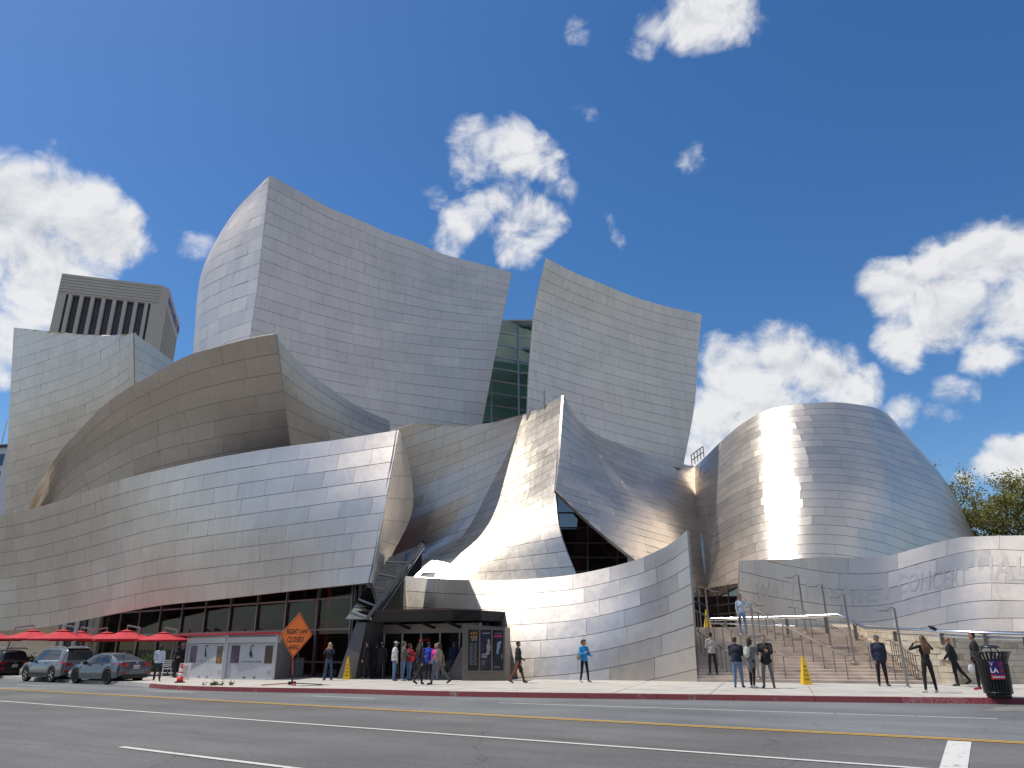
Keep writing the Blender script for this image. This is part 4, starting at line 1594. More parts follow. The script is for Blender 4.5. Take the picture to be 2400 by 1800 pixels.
lamp(1664, 1500, 1382, 1, 'lamp post rising beside the curved steel wall with short flat head')
lamp(1779, 1592, 1416, 1, 'lamp post standing behind the three people talking')
lamp(1889, 1482, 1349, -1, 'tallest lamp post in front of the W of the etched name')
lamp(1947, 1512, 1370, -1, 'lamp post second from the right among the tall central three', None)
lamp(2002, 1550, 1394, -1, 'lamp post directly behind the man in the navy jacket')
lamp(2127, 1604, 1427, -1, 'lamp post at the foot of the stairs beside the woman taking photos')

# civic buildings across the street, behind the camera: the steel and the glass mirror them
M_OPP = mat('tan_facade', (0.27, 0.22, 0.17), 0.8, var=0.15, vscale=0.15)
M_OPG = mat('opposite_window', (0.03, 0.035, 0.04), 0.15, spec=0.6)
for s0, s1, hgt_, offb, lb in ((-75, -8, 15.0, 24.0, 'tan civic building across the street opposite the stairs'), (-2, 75, 19.0, 26.0, 'taller tan civic building across the street opposite the restaurant')):
    base_ = -RN * offb
    ob = wroot('civic_building', base_ + RD * (s0 + s1) / 2)
    tag(ob, lb, 'building')
    q_ = [base_ + RD * s0, base_ + RD * s1, base_ + RD * s1 - RN * 25, base_ + RD * s0 - RN * 25]
    wpart(MB().prism([(v.x, v.y) for v in q_], 0, hgt_).build('wall', M_OPP), ob)
    for r_ in range(int(hgt_ // 4.2)):
        mb = MB()
        nw = int((s1 - s0) // 4)
        for k in range(nw):
            c_ = base_ + RD * (s0 + 2 + k * 4) + RN * .03
            mb.box((c_.x, c_.y, 2.3 + r_ * 4.2), (2.6, .1, 2.5), rz=math.atan2(RD.y, RD.x))
        o = mb.build('window_row', M_OPG); wpart(o, ob); o['kind'] = 'stuff'
# ------------------------------------------------------------------ lettering helper
def wtext(txt, centre, xd, yd, hgt, m, root, width=None, bold=0.02, name='lettering', shear=0.0, off=0.0):
    """flat capitals: centre in world, reading along xd, hgt = cap height"""
    me = text_mesh(txt, 1.0, bold, 2)
    xs_ = [v.co.x for v in me.vertices]; ys_ = [v.co.y for v in me.vertices]
    x0_, x1_, y0_, y1_ = min(xs_), max(xs_), min(ys_), max(ys_)
    k = hgt / (y1_ - y0_)
    kx = (width / (x1_ - x0_)) if width else k
    xd, yd = Vector(xd).normalized(), Vector(yd).normalized()
    n = xd.cross(yd)
    for v in me.vertices:
        a = (v.co.x - (x0_ + x1_) / 2) * kx + shear * (v.co.y - (y0_ + y1_) / 2) * k
        b = (v.co.y - (y0_ + y1_) / 2) * k
        v.co = Vector(centre) + xd * a + yd * b + n * off
    o = link(name, me, m)
    if root:
        wpart(o, root)
    return o


Z = Vector((0, 0, 1))
M_BLACK = mat('black_print', (0.012, 0.012, 0.012), 0.6)
M_WHITEP = mat('white_print', (0.75, 0.75, 0.73), 0.6)

# ------------------------------------------------------------------ box office pavilion
bl, br = gnd(806, 1591), gnd(1088, 1595.5)
bx = (br - bl); bx.z = 0
bw = bx.length
bx.normalize()
bn = Vector((bx.y, -bx.x, 0))        # towards the street
if bn.y > 0:
    bn = -bn
box_office = wroot('box_office', bl + bx * (bw / 2))
tag(box_office, 'low dark box office pavilion with black canopy, glass front and ticket windows', 'box office')
M_CANOPY = mat('canopy_black', (0.018, 0.017, 0.02), 0.45, 0.3)
M_ROOFR = mat('canopy_rust_edge', (0.10, 0.035, 0.03), 0.6)
M_WING = mat('grey_wing_panel', (0.17, 0.16, 0.165), 0.5, 0.6, var=0.15, vscale=1.5)
M_BEAM = mat('pale_beam', (0.30, 0.29, 0.28), 0.5, 0.7)


def B(u, d, z):
    """u along the front from its left end, d metres towards the street, z height"""
    p = bl + bx * u + bn * d
    return Vector((p.x, p.y, z))


zc0, zc1 = 2.82, 3.32
# canopy: thick tapered slab whose right end is cut back
cb = [B(0.55, -5.5, zc0), B(0.55, -0.2, zc0), B(bw - 0.75, -0.2, zc0), B(bw + 0.1, -1.4, zc0), B(bw + 0.1, -5.5, zc0)]
ct = [B(0.15, -5.5, zc1), B(0.15, 0.15, zc1 + .02), B(bw - 0.7, 0.15, zc1 - .02), B(bw + 0.15, -1.3, zc1 - .03), B(bw + 0.15, -5.5, zc1)]
mb = MB()
k = 5
mb.add(cb + ct, [tuple(range(k - 1, -1, -1)), tuple(range(k, 2 * k))] + [(i, (i + 1) % k, k + (i + 1) % k, k + i) for i in range(k)])
wpart(mb.build('canopy', M_CANOPY), box_office)
wpart(MB().bar(B(0.15, 0.14, zc1 + 0.04), B(bw - 0.7, 0.14, zc1 + 0.02), 0.10, 0.05).build('canopy_edge', M_ROOFR), box_office)
# left wing wall leaning, and the right one
wpart(MB().hexa([B(-0.35, 0.1, 0.15), B(0.75, 0.1, 0.15), B(0.75, -4, 0.15), B(-0.35, -4, 0.15)], [B(0.55, 0.0, zc0), B(1.2, 0.0, zc0), B(1.2, -4, zc0), B(0.55, -4, zc0)]).build('wing_wall', M_WING), box_office)
wpart(MB().hexa([B(bw - 1.35, -0.55, 0.15), B(bw - 0.1, -0.5, 0.15), B(bw - 0.1, -0.8, 0.15), B(bw - 1.35, -0.8, 0.15)], [B(bw - 0.12, -0.5, 2.2), B(bw - 0.1, -0.5, 2.2), B(bw - 0.1, -0.8, 2.2), B(bw - 0.12, -0.8, 2.2)]).build('wing_wall', M_WING), box_office)
# pale lintel with canopy struts
zl0 = 2.28
wpart(MB().hexa([B(1.15, -1.5, zl0), B(bw - .1, -1.5, zl0), B(bw - .1, -1.8, zl0), B(1.15, -1.8, zl0)], [B(1.15, -1.5, zc0 - .1), B(bw - .1, -1.5, zc0 - .1), B(bw - .1, -1.8, zc0 - .1), B(1.15, -1.8, zc0 - .1)]).build('lintel', M_BEAM), box_office)
for u in (2.6, 4.1, 5.6):
    wpart(MB().bar(B(u, -0.5, zc0 - 0.03), B(u + 0.2, -1.5, zc0 - 0.30), 0.10, 0.12).build('strut', M_DKMET), box_office)
np_ = 5
M_TICKET = glass_mat('ticket_glass', (0.40, 0.47, 0.47), 0.07, 0.03, 0.6)
for i in range(np_):
    u0, u1 = 1.2 + (bw - 1.3) * i / np_, 1.2 + (bw - 1.3) * (i + 1) / np_
    cs = [B(u0 + .06, -1.62, 0.25), B(u1 - .06, -1.62, 0.25), B(u1 - .06, -1.62, zl0), B(u0 + .06, -1.62, zl0)]
    glazing(box_office, [cs], glass=M_TICKET, inset=0.01)
    wpart(MB().bar(B(u0, -1.58, 0.15), B(u0, -1.58, zl0), 0.09, 0.12, up=(0, 1, 0)).build('mullion', M_GREYMET), box_office)
wpart(MB().bar(B(1.2, -1.6, 0.2), B(bw - .1, -1.6, 0.2), 0.10, 0.1).build('sill', M_GREYMET), box_office)
wpart(MB().bar(B(2.0, -2.2, 1.05), B(bw - 1.0, -2.2, 1.05), 0.5, 0.07).build('counter', mat('counter_top', (0.22, 0.21, 0.21), 0.4)), box_office)
wpart(MB().box(B(bw / 2, -2.75, 1.45), (bw - .6, 0.2, 2.6), rz=math.atan2(bx.y, bx.x)).build('back_wall', mat('box_office_inside', (0.03, 0.04, 0.045), 0.7)), box_office)
M_LED = mat('red_led_sign', (0.02, 0.003, 0.003), 0.4, emit=(1.0, 0.03, 0.02, 0.8))
for u, w in ((3.45, 0.75), (6.3, 0.3)):
    wpart(MB().box(B(u, -1.9, 1.96), (w, 0.04, 0.10), rz=math.atan2(bx.y, bx.x)).build('led_display', M_LED), box_office)
wpart(MB().box(B(2.3, -1.9, 1.55), (1.15, 0.04, 0.42), rz=math.atan2(bx.y, bx.x)).build('menu_board', mat('dim_screen', (0.05, 0.08, 0.08), 0.4)), box_office)

# poster case at the right end
pa, pb = gnd(1093, 1595.6), gnd(1184, 1595.7)
pd = (pb - pa); pd.z = 0; pw = pd.length; pd.normalize()
pn = Vector((pd.y, -pd.x, 0))
if pn.y > 0:
    pn = -pn
case = wroot('poster_case', pa + pd * pw / 2)
tag(case, 'brown metal display case with three dark event posters beside the box office', 'poster case')


def PC(u, d, z):
    p = pa + pd * u + pn * d
    return Vector((p.x, p.y, z))


M_CASE = mat('bronze_case', (0.20, 0.175, 0.15), 0.45, 0.7)
zt_l, zt_r = 2.62, 2.46
wpart(MB().hexa([PC(-.22, 0, .15), PC(pw, 0, .15), PC(pw, -1.3, .15), PC(-.22, -1.3, .15)], [PC(-.22, 0, zt_l), PC(pw, 0, zt_r), PC(pw, -1.3, zt_r), PC(-.22, -1.3, zt_l)]).build('case_body', M_CASE), case)
# frame bars stand proud, posters sit between them
n3 = 3
for i in range(n3 + 1):
    u = 0.04 + (pw - 0.08) * i / n3
    wpart(MB().bar(PC(u, .03, .55), PC(u, .03, 2.42), 0.06, 0.07, up=(0, 1, 0)).build('frame_bar', M_CASE), case)
for z0_, z1_ in ((0.55, 0.55), (2.42, 2.36)):
    wpart(MB().bar(PC(0.0, .032, z0_), PC(pw, .032, z1_), 0.06, 0.06).build('frame_bar', M_CASE), case)


def poster_mat(name, base, c2, c3):
    """dark printed ground with soft blotches of the poster's own colours"""
    m = bpy.data.materials.new(name); m.use_nodes = True
    t = m.node_tree; b = t.nodes['Principled BSDF']
    g = t.nodes.new('ShaderNodeNewGeometry')
    n1 = noise(t, g.outputs['Position'], 2.4, 3.0, 0.6)
    n2 = noise(t, g.outputs['Position'], 5.1, 4.0, 0.6)
    m1 = t.nodes.new('ShaderNodeMix'); m1.data_type = 'RGBA'
    m1.inputs['A'].default_value = (*base, 1); m1.inputs['B'].default_value = (*c2, 1)
    t.links.new(maprange(t, n1, 0.48, 0.70), m1.inputs['Factor'])
    m2 = t.nodes.new('ShaderNodeMix'); m2.data_type = 'RGBA'
    t.links.new(m1.outputs['Result'], m2.inputs['A']); m2.inputs['B'].default_value = (*c3, 1)
    t.links.new(maprange(t, n2, 0.62, 0.74), m2.inputs['Factor'])
    t.links.new(m2.outputs['Result'], b.inputs['Base Color'])
    b.inputs['Roughness'].default_value = 0.3
    return m


PM = [poster_mat('teal_poster_print', (0.015, 0.022, 0.026), (0.04, 0.05, 0.055), (0.07, 0.08, 0.08)),
      poster_mat('violet_poster_print', (0.018, 0.016, 0.035), (0.05, 0.045, 0.08), (0.10, 0.09, 0.12)),
      poster_mat('night_blue_poster_print', (0.016, 0.017, 0.026), (0.03, 0.035, 0.05), (0.05, 0.06, 0.08))]
M_PO = [mat('poster_orange', (0.42, 0.17, 0.03), 0.4), mat('poster_grey', (0.20, 0.21, 0.21), 0.4), mat('poster_lilac', (0.30, 0.26, 0.33), 0.4), mat('poster_pink', (0.35, 0.04, 0.12), 0.4), mat('poster_blue', (0.22, 0.32, 0.42), 0.4), mat('poster_skin', (0.36, 0.26, 0.22), 0.4)]
lab = ['poster with orange headline and columns of small grey text', 'violet poster with a pale standing figure', 'dark blue poster with pink headline and pale blue figure']
for i in range(3):
    u0, u1 = 0.04 + (pw - .08) * i / 3 + .04, 0.04 + (pw - .08) * (i + 1) / 3 - .04
    um = (u0 + u1) / 2
    o = MB().hexa([PC(u0, .004, .60), PC(u1, .004, .60), PC(u1, -.02, .60), PC(u0, -.02, .60)], [PC(u0, .004, 2.37), PC(u1, .004, 2.36), PC(u1, -.02, 2.36), PC(u0, -.02, 2.37)]).build('poster', PM[i])
    wpart(o, case); o['label'] = lab[i]
    pr = MB()

    def blot(uc, zc, w, h, mi, n=10, d=.008):
        vs = [PC(uc + w / 2 * math.cos(2 * math.pi * k / n), d, zc + h / 2 * math.sin(2 * math.pi * k / n)) for k in range(n)]
        pr.add(vs, [tuple(range(n))], mi)

    def line(ua, ub, z, h, mi, d=.007):
        pr.quad(PC(ua, d, z), PC(ub, d, z), PC(ub, d, z + h), PC(ua, d, z + h), mi)
    w = u1 - u0
    if i == 0:
        for r_ in range(2):
            for c_ in range(3):
                line(u0 + w * (.18 + .24 * c_), u0 + w * (.34 + .24 * c_), 2.17 - .17 * r_, .11 - .03 * (c_ == 0), 0)
        for r_ in range(3):
            line(u0 + w * (.3 + .2 * r_), u0 + w * (.42 + .2 * r_), 1.87, .14, 1)
        for r_ in range(16):
            line(u0 + w * .12, u0 + w * random.uniform(.38, .46), 1.74 - .06 * r_, .025, 1)
            line(u0 + w * .54, u0 + w * random.uniform(.72, .86), 1.74 - .06 * r_, .025, 1)
    elif i == 1:
        line(u0 + w * .15, u0 + w * .9, 2.18, .05, 2)
        blot(u0 + w * .78, 1.86, .13, .2, 5); blot(u0 + w * .76, 1.58, .2, .45, 2); blot(u0 + w * .70, 1.36, .16, .22, 5)
        for r_ in range(2):
            line(u0 + w * .1, u0 + w * .62, 1.24 - .10 * r_, .075, 2)
        for r_ in range(4):
            line(u0 + w * .1, u0 + w * .45, 1.0 - .05 * r_, .02, 1)
        line(u0 + w * .12, u0 + w * .20, .92, .12, 3)
    else:
        line(u0 + w * .2, u0 + w * .85, 2.18, .03, 1); line(u0 + w * .12, u0 + w * .92, 2.02, .10, 3)
        blot(u0 + w * .55, 1.66, .16, .36, 4); blot(u0 + w * .72, 1.80, .12, .14, 4); blot(u0 + w * .45, 1.42, .10, .28, 4)
        line(u0 + w * .8, u0 + w * .9, 1.08, .22, 1)
        for r_ in range(2):
            line(u0 + w * .12, u0 + w * .7, .74 - .05 * r_, .02, 1)
    o2 = pr.build('poster_print', M_PO); o2.parent = o; o2['kind'] = 'stuff'

# ------------------------------------------------------------------ kiosk with printed roller shutters
kc_, kl_, kr_ = gnd(523, 1592.2), gnd(430, 1588.5), gnd(643, 1593.3)
kiosk = wroot('kiosk', kc_)
tag(kiosk, 'closed white kiosk with printed roller shutters under a thin red roof', 'kiosk')
M_KIO = mat('kiosk_white', (0.50, 0.52, 0.54), 0.5, var=0.06, vscale=2)
M_KFR = mat('kiosk_frame', (0.55, 0.56, 0.56), 0.45, 0.3)
M_KRF = mat('kiosk_red_roof', (0.50, 0.02, 0.035), 0.5)
M_SWAN = mat('dark_emblem', (0.05, 0.05, 0.055), 0.6)
M_FAINT = mat('faint_grey_print', (0.30, 0.31, 0.33), 0.6)
M_PH1 = poster_mat('purple_photo_print', (0.10, 0.07, 0.10), (0.16, 0.11, 0.18), (0.34, 0.30, 0.33))
M_PH2 = poster_mat('amber_photo_print', (0.10, 0.075, 0.06), (0.40, 0.19, 0.02), (0.08, 0.07, 0.09))
KH = 2.28


def kface(A, Bp, idx):
    d = (Bp - A); d.z = 0
    L = d.length; d.normalize()
    nn_ = Vector((d.y, -d.x, 0))
    if nn_.y > 0:
        nn_ = -nn_

    def Q(u, dd, z):
        p = A + d * u + nn_ * dd
        return Vector((p.x, p.y, z))
    sh = MB()
    # slatted roller shutter: shallow horizontal laths
    nl = 22
    for k in range(nl):
        z0_, z1_ = 0.20 + (KH - 0.62) * k / nl, 0.20 + (KH - 0.62) * (k + 1) / nl - 0.006
        sh.hexa([Q(.1, .0, z0_), Q(L - .1, .0, z0_), Q(L - .1, -.04, z0_), Q(.1, -.04, z0_)], [Q(.1, .0, z1_), Q(L - .1, .0, z1_), Q(L - .1, -.04, z1_), Q(.1, -.04, z1_)])
    o = sh.build('roller_shutter', M_KIO); wpart(o, kiosk)
    wpart(MB().hexa([Q(.1, .10, KH - .40), Q(L - .05, .10, KH - .40), Q(L - .05, -.3, KH - .40), Q(.1, -.3, KH - .40)], [Q(.1, .12, KH - .12), Q(L - .05, .12, KH - .12), Q(L - .05, -.3, KH - .12), Q(.1, -.3, KH - .12)]).build('shutter_box', M_KFR), kiosk)
    for u in (0.05, L - 0.05):
        wpart(MB().bar(Q(u, .03, .15), Q(u, .03, KH), .10, .10, up=(0, 1, 0)).build('corner_post', M_KFR), kiosk)
    wpart(MB().bar(Q(0, .02, .18), Q(L, .02, .18), .06, .06).build('bottom_rail', M_KFR), kiosk)
    zt_, zb_ = 1.76, 0.92

    def pic(f0, f1, m, za, zb2, lbl):
        oo = MB().quad(Q(L * f0, .006, za), Q(L * f1, .006, za), Q(L * f1, .006, zb2), Q(L * f0, .006, zb2)).build('printed_photo', m)
        oo.parent = o; oo['label'] = lbl
    pic(.10, .27, M_PH1, zb_, zt_, 'purple printed photo of a seated figure')
    pic(.77, .92, M_PH2, zb_ - .02, zt_ - .02, 'printed photo with amber dress')
    # swan-like emblem: a neck curve and a drop-shaped body
    uc = L * .5
    sw = MB()
    pts = []
    for k in range(15):
        a = R(200 - k * 17)
        pts.append(Q(uc + .05 + .085 * math.cos(a) * L / 2.9, .012, 1.66 + .095 * math.sin(a)))
    neck = [Q(uc - .06, .012, 1.34), Q(uc - .045, .012, 1.48)] + pts[1:12]
    sw.tube(neck, [.026] * 2 + [.018] * 9 + [.014, .01], 5)
    n = 14
    vs = [Q(uc - .02 + .115 * math.sin(2 * math.pi * k / n) * (0.75 + .25 * math.cos(2 * math.pi * k / n)), .012, 1.33 + .16 * math.cos(2 * math.pi * k / n)) for k in range(n)]
    sw.add(vs, [tuple(range(n - 1, -1, -1))])
    sw.quad(Q(uc + .03, .013, 1.30), Q(uc + .11, .013, 1.14), Q(uc + .135, .013, 1.16), Q(uc + .07, .013, 1.36))
    o2 = sw.build('swan_emblem', M_SWAN); o2.parent = o
    t_ = wtext('AT THE MUSIC CENTER', Q(L * .52, .012, .98), d, Z, .072, M_SWAN if idx else M_FAINT, None, width=L * .40, bold=0.01)
    t_.parent = o
    t_ = wtext('20', Q(L * .88, .012, .50), d, Z, .17, M_FAINT, None, bold=0.0)
    t_.parent = o
    hb = MB()
    for f in (.42, .62):
        hb.box(Q(L * f, .02, .24), (.12, .03, .035), rz=math.atan2(d.y, d.x))
    for k, f in enumerate((.42, .62)):
        wpart(MB().box(Q(L * f, .06, .245), (.13, .03, .04), rz=math.atan2(d.y, d.x)).build('shutter_handle', M_BLACK), kiosk)


kface(kl_, kc_, 0)
kface(kc_, kr_, 1)
kd1, kd2 = (kc_ - kl_), (kr_ - kc_)
back_ = kl_ + Vector((kd2.x, kd2.y, 0)) + Vector((0.3, 1.2, 0))
foot = [(kl_.x, kl_.y), (kc_.x, kc_.y), (kr_.x, kr_.y), (kr_.x + .2, kr_.y + 2.2), (kl_.x + .4, kl_.y + 2.0)]
cx_, cy_ = sum(p[0] for p in foot) / 5, sum(p[1] for p in foot) / 5
wpart(MB().prism([(cx_ + (x - cx_) * .96, cy_ + (y - cy_) * .96 + .05) for x, y in foot], .15, KH - .14).build('kiosk_body', mat('kiosk_inside', (0.2, 0.2, 0.21), 0.7)), kiosk)
foot2 = [(kl_.x - .95, kl_.y + 0.1), (kc_.x, kc_.y - .22), (kr_.x + .12, kr_.y - .18), (kr_.x + .3, kr_.y + 2.3), (kl_.x - .2, kl_.y + 2.2)]
wpart(MB().prism(foot2, KH + .005, KH + .085).build('roof', M_KRF), kiosk)
wpart(MB().prism([(cx_ + (x - cx_) * .99, cy_ + (y - cy_) * .99) for x, y in foot], KH - .14, KH).build('roof_frame', M_KFR), kiosk)
# serving counter with taps between kiosk and glass wall
ct_ = gnd(662, 1589)
cnt = wroot('bar_counter', ct_)
tag(cnt, 'grey serving counter with taps in the shade right of the white kiosk', 'counter')
wpart(MB().box((ct_.x + .15, ct_.y + .6, .62), (1.35, .6, .94), rz=-.4).build('cabinet', mat('counter_grey', (0.20, 0.20, 0.20), 0.5)), cnt)
wpart(MB().box((ct_.x + .15, ct_.y + .6, 1.11), (1.45, .7, .04), rz=-.4).build('worktop', M_GREYMET), cnt)
for k in range(3):
    wpart(MB().tube([(ct_.x + .0 + .3 * k, ct_.y + .6 - .12 * k, 1.13), (ct_.x + .0 + .3 * k, ct_.y + .6 - .12 * k, 1.42), (ct_.x + .0 + .3 * k, ct_.y + .48 - .12 * k, 1.46)], .025, 6).build('tap', M_RAILB), cnt)

# ------------------------------------------------------------------ cantilever parasols
M_CANV = mat('red_canvas', (0.52, 0.028, 0.042), 0.8, var=0.06, vscale=3)
M_POLE = mat('parasol_pole', (0.46, 0.45, 0.43), 0.4, 0.7)


def parasol(px, py, y, r, lean, arm, label, rot=0.2):
    ap = at(px, py, y)
    base = Vector((ap.x - lean * 1.0 - arm * 0.95, ap.y - 0.3, 0.15))
    root = wroot('parasol', base)
    tag(root, label, 'parasol', 'red parasols on the restaurant terrace')
    mb = MB()
    n = 8
    h = r * 0.30
    ring = lambda rr, zz_, sag=0: [Vector((ap.x + rr * math.cos(rot + 2 * math.pi * k / n), ap.y + rr * math.sin(rot + 2 * math.pi * k / n), ap.z + zz_)) for k in range(n)]
    inner, mid, outer, hem = ring(r * .16, -h * .22), ring(r * .58, -h * .66), ring(r, -h), ring(r * .995, -h - .09)
    midp = []
    vs = inner + mid + outer + hem
    fs = []
    for a in range(3):
        for k in range(n):
            fs.append((a * n + k, (a + 1) * n + k, (a + 1) * n + (k + 1) % n, a * n + (k + 1) % n))
    mb.add(vs, [f[::-1] for f in fs])
    # underside a finger lower
    lo = [v - Z * .03 for v in inner + mid + outer]
    mb.add(lo, [f for f in fs if max(f) < 3 * n])
    wpart(mb.build('canopy', M_CANV), root)
    mb = MB()
    vr = ring(r * .24, -h * .20)
    mb.add(vr + [ap], [(k, (k + 1) % n, n) for k in range(n)])
    mb.add([v - Z * .04 for v in vr], [tuple(range(n - 1, -1, -1))])
    wpart(mb.build('vent_cap', M_CANV), root)
    top = Vector((base.x + lean * 0.75, base.y + .1, ap.z + .12))
    wpart(MB().tube([base, top], .05, 8).build('pole', M_POLE), root)
    e = Vector((ap.x, ap.y, ap.z + .22))
    wpart(MB().bar(top + Vector((0, 0, -.05)), e, .07, .09).build('arm', M_POLE), root)
    wpart(MB().box((base.x, base.y, .20), (.75, .75, .1)).build('base', M_GREYMET), root)
    for k in range(n):
        wpart(MB().bar(inner[k] - Z * .05, outer[k] - Z * .05, .03, .03).build('rib', M_POLE), root)
    wpart(MB().tube([ap - Z * (h + .05), e], .03, 6).build('hub', M_POLE), root)


parasol(-28, 1474, 51, 2.2, .1, 1, 'red parasol cut off by the left edge of the photo')
parasol(78, 1474, 50.5, 2.0, .5, 1, 'red parasol with leaning pole above the front of the grey estate car')
parasol(149, 1474, 48.0, 1.95, -.15, -1, 'red parasol above the rear of the grey estate car with white arm')
parasol(189, 1478, 52, 1.9, -.2, -1, 'smaller red parasol half hidden behind the one over the estate car')
parasol(251, 1479.5, 50.5, 1.85, -.2, 1, 'red parasol over the blue saloon car, behind another')
parasol(298, 1475, 46.5, 1.85, .3, -1, 'big red parasol in front above the blue saloon car')
parasol(385, 1480, 46.5, 1.6, .3, -1, 'red parasol nearest the white kiosk')

# ------------------------------------------------------------------ roll-up road sign on its stand
sg = gnd(684, 1606.5)
sign = wroot('road_sign', sg)
tag(sign, 'orange diamond road works sign reading right lane closed ahead on red stand', 'road sign')
M_ORG = mat('orange_vinyl', (0.92, 0.20, 0.03), 0.55, var=0.05, vscale=2.5, bump=0.2, bscale=3)
sN = (-RD).normalized()
sX = Z.cross(sN).normalized()
tiltv = Vector((0.05, 0.0, 1)).normalized()
sY = (Z + sX * 0.10).normalized()
cen = Vector((sg.x, sg.y, 0)) + sX * .14 + Z * 2.02
cen = at(695, 1488, sg.y)
hd = 0.89
D4 = [cen + sX * hd * .99, cen + sY * hd * 1.03, cen - sX * hd * .99, cen - sY * hd * 1.03]


def dia(k, off):
    return [cen + (p - cen) * k + sN * off for p in D4]


mb = MB()
a_, b_ = dia(1.0, 0), dia(1.0, -.012)
mb.add(a_ + b_, [(0, 1, 2, 3), (7, 6, 5, 4)] + [(i, i + 4, (i + 1) % 4 + 4, (i + 1) % 4) for i in range(4)])
face = mb.build('sign_face', M_ORG); wpart(face, sign)
mb = MB()
o_, i_ = dia(.955, .004), dia(.915, .004)
mb.add(o_ + i_, [(k, (k + 1) % 4, 4 + (k + 1) % 4, 4 + k) for k in range(4)])
bo = mb.build('border', M_BLACK); bo.parent = face
pt = cen + sX * (-.24) + sY * .13 + sN * .004
mb = MB(); mb.quad(pt - sX * .33 - sY * .15, pt + sX * .33 - sY * .15, pt + sX * .33 + sY * .15, pt - sX * .33 + sY * .15)
bo = mb.build('overlay_patch', mat('orange_overlay', (0.94, 0.23, 0.04), 0.5)); bo.parent = face
for txt, ux, uy, hh, ww, bd in (('RIGHT', -.24, .13, .225, .60, .03), ('LANE', .36, .15, .165, .44, .015), ('CLOSED', -.02, -.19, .225, .90, .015), ('AHEAD', -.04, -.50, .175, .55, .015)):
    t_ = wtext(txt, cen + sX * ux + sY * uy, sX, sY, hh, M_BLACK, None, width=ww, bold=bd, off=.008)
    t_.parent = face
M_MAST = mat('red_fibre_mast', (0.45, 0.06, 0.05), 0.5)
foot_ = Vector((sg.x, sg.y, .15))
wpart(MB().tube([foot_ + Z * .35, D4[3] + sY * .05 - sN * .03, D4[1] - sN * .03], .028, 8).build('mast', M_MAST), sign)
wpart(MB().bar(D4[0] - sN * .025, D4[2] - sN * .025, .05, .02).build('cross_rib', M_MAST), sign)
wpart(MB().tube([foot_ + Z * .08, foot_ + Z * .40], .035, 8).build('spring_post', M_BLACK), sign)
wpart(MB().box(foot_ + Z * .09, (.26, .26, .12)).build('stand_hub', M_BLACK), sign)
for ang, ln, mm in ((185, 1.25, M_MAST), (5, 1.25, M_BLACK), (-60, .55, M_MAST), (100, 1.0, M_MAST)):
    dv = Vector((math.cos(R(ang)), math.sin(R(ang)), 0))
    wpart(MB().bar(foot_ + dv * .1 + Z * .09, foot_ + dv * ln + Z * .025, .06, .035).build('leg', mm), sign)

# ------------------------------------------------------------------ cones and boards
M_CONE = mat('cone_orange', (0.85, 0.06, 0.03), 0.5)
M_COLR = mat('cone_collar', (0.75, 0.75, 0.73), 0.4)
p = gnd(421, 1600)
cone = wroot('traffic_cone', p)
tag(cone, 'orange traffic cone with white collars on black base at the kerb', 'traffic cone')
wpart(MB().box((p.x, p.y, .175), (.42, .42, .045), rz=.5).build('base', M_BLACK), cone)
wpart(MB().lathe([(.15, .19), (.135, .30), (.118, .42)], 14, (p.x, p.y, 0)).build('cone_body', M_CONE), cone)
wpart(MB().lathe([(.117, .421), (.094, .56)], 14, (p.x, p.y, 0)).build('collar', M_COLR), cone)
wpart(MB().lathe([(.095, .561), (.085, .625)], 14, (p.x, p.y, 0)).build('cone_band', M_CONE), cone)
wpart(MB().lathe([(.083, .626), (.063, .75)], 14, (p.x, p.y, 0)).build('collar', M_COLR), cone)
wpart(MB().lathe([(.062, .751), (.04, .90), (.06, .93), (.045, .97)], 14, (p.x, p.y, 0)).build('cone_tip', M_CONE), cone)
p = gnd(428, 1592.5)
brd = wroot('notice_board', p)
tag(brd, 'small white notice board leaning on the kiosk behind the traffic cone', 'sign')
wpart(MB().hexa([(p.x - .3, p.y, .16), (p.x + .32, p.y - .12, .16), (p.x + .34, p.y - .08, .16), (p.x - .28, p.y + .04, .16)], [(p.x - .3, p.y + .18, .92), (p.x + .32, p.y + .06, .92), (p.x + .34, p.y + .09, .92), (p.x - .28, p.y + .21, .92)]).build('board', mat('pinkish_board', (0.60, 0.52, 0.52), 0.6)), brd)
pl_ = MB()
for k in range(7):
    z = .78 - k * .08
    f = (z - .16) / .76
    pl_.quad((p.x - .22, p.y - .014 + .18 * f - .016, z), (p.x + .22, p.y - .104 + .18 * f - .012, z), (p.x + .22, p.y - .104 + .18 * (f + .03) - .012, z + .025), (p.x - .22, p.y - .014 + .18 * (f + .03) - .016, z + .025))
wpart(pl_.build('printed_lines', mat('grey_ink', (0.25, 0.22, 0.22), 0.6)), brd)

M_CAUT = mat('caution_yellow', (0.82, 0.52, 0.02), 0.5)


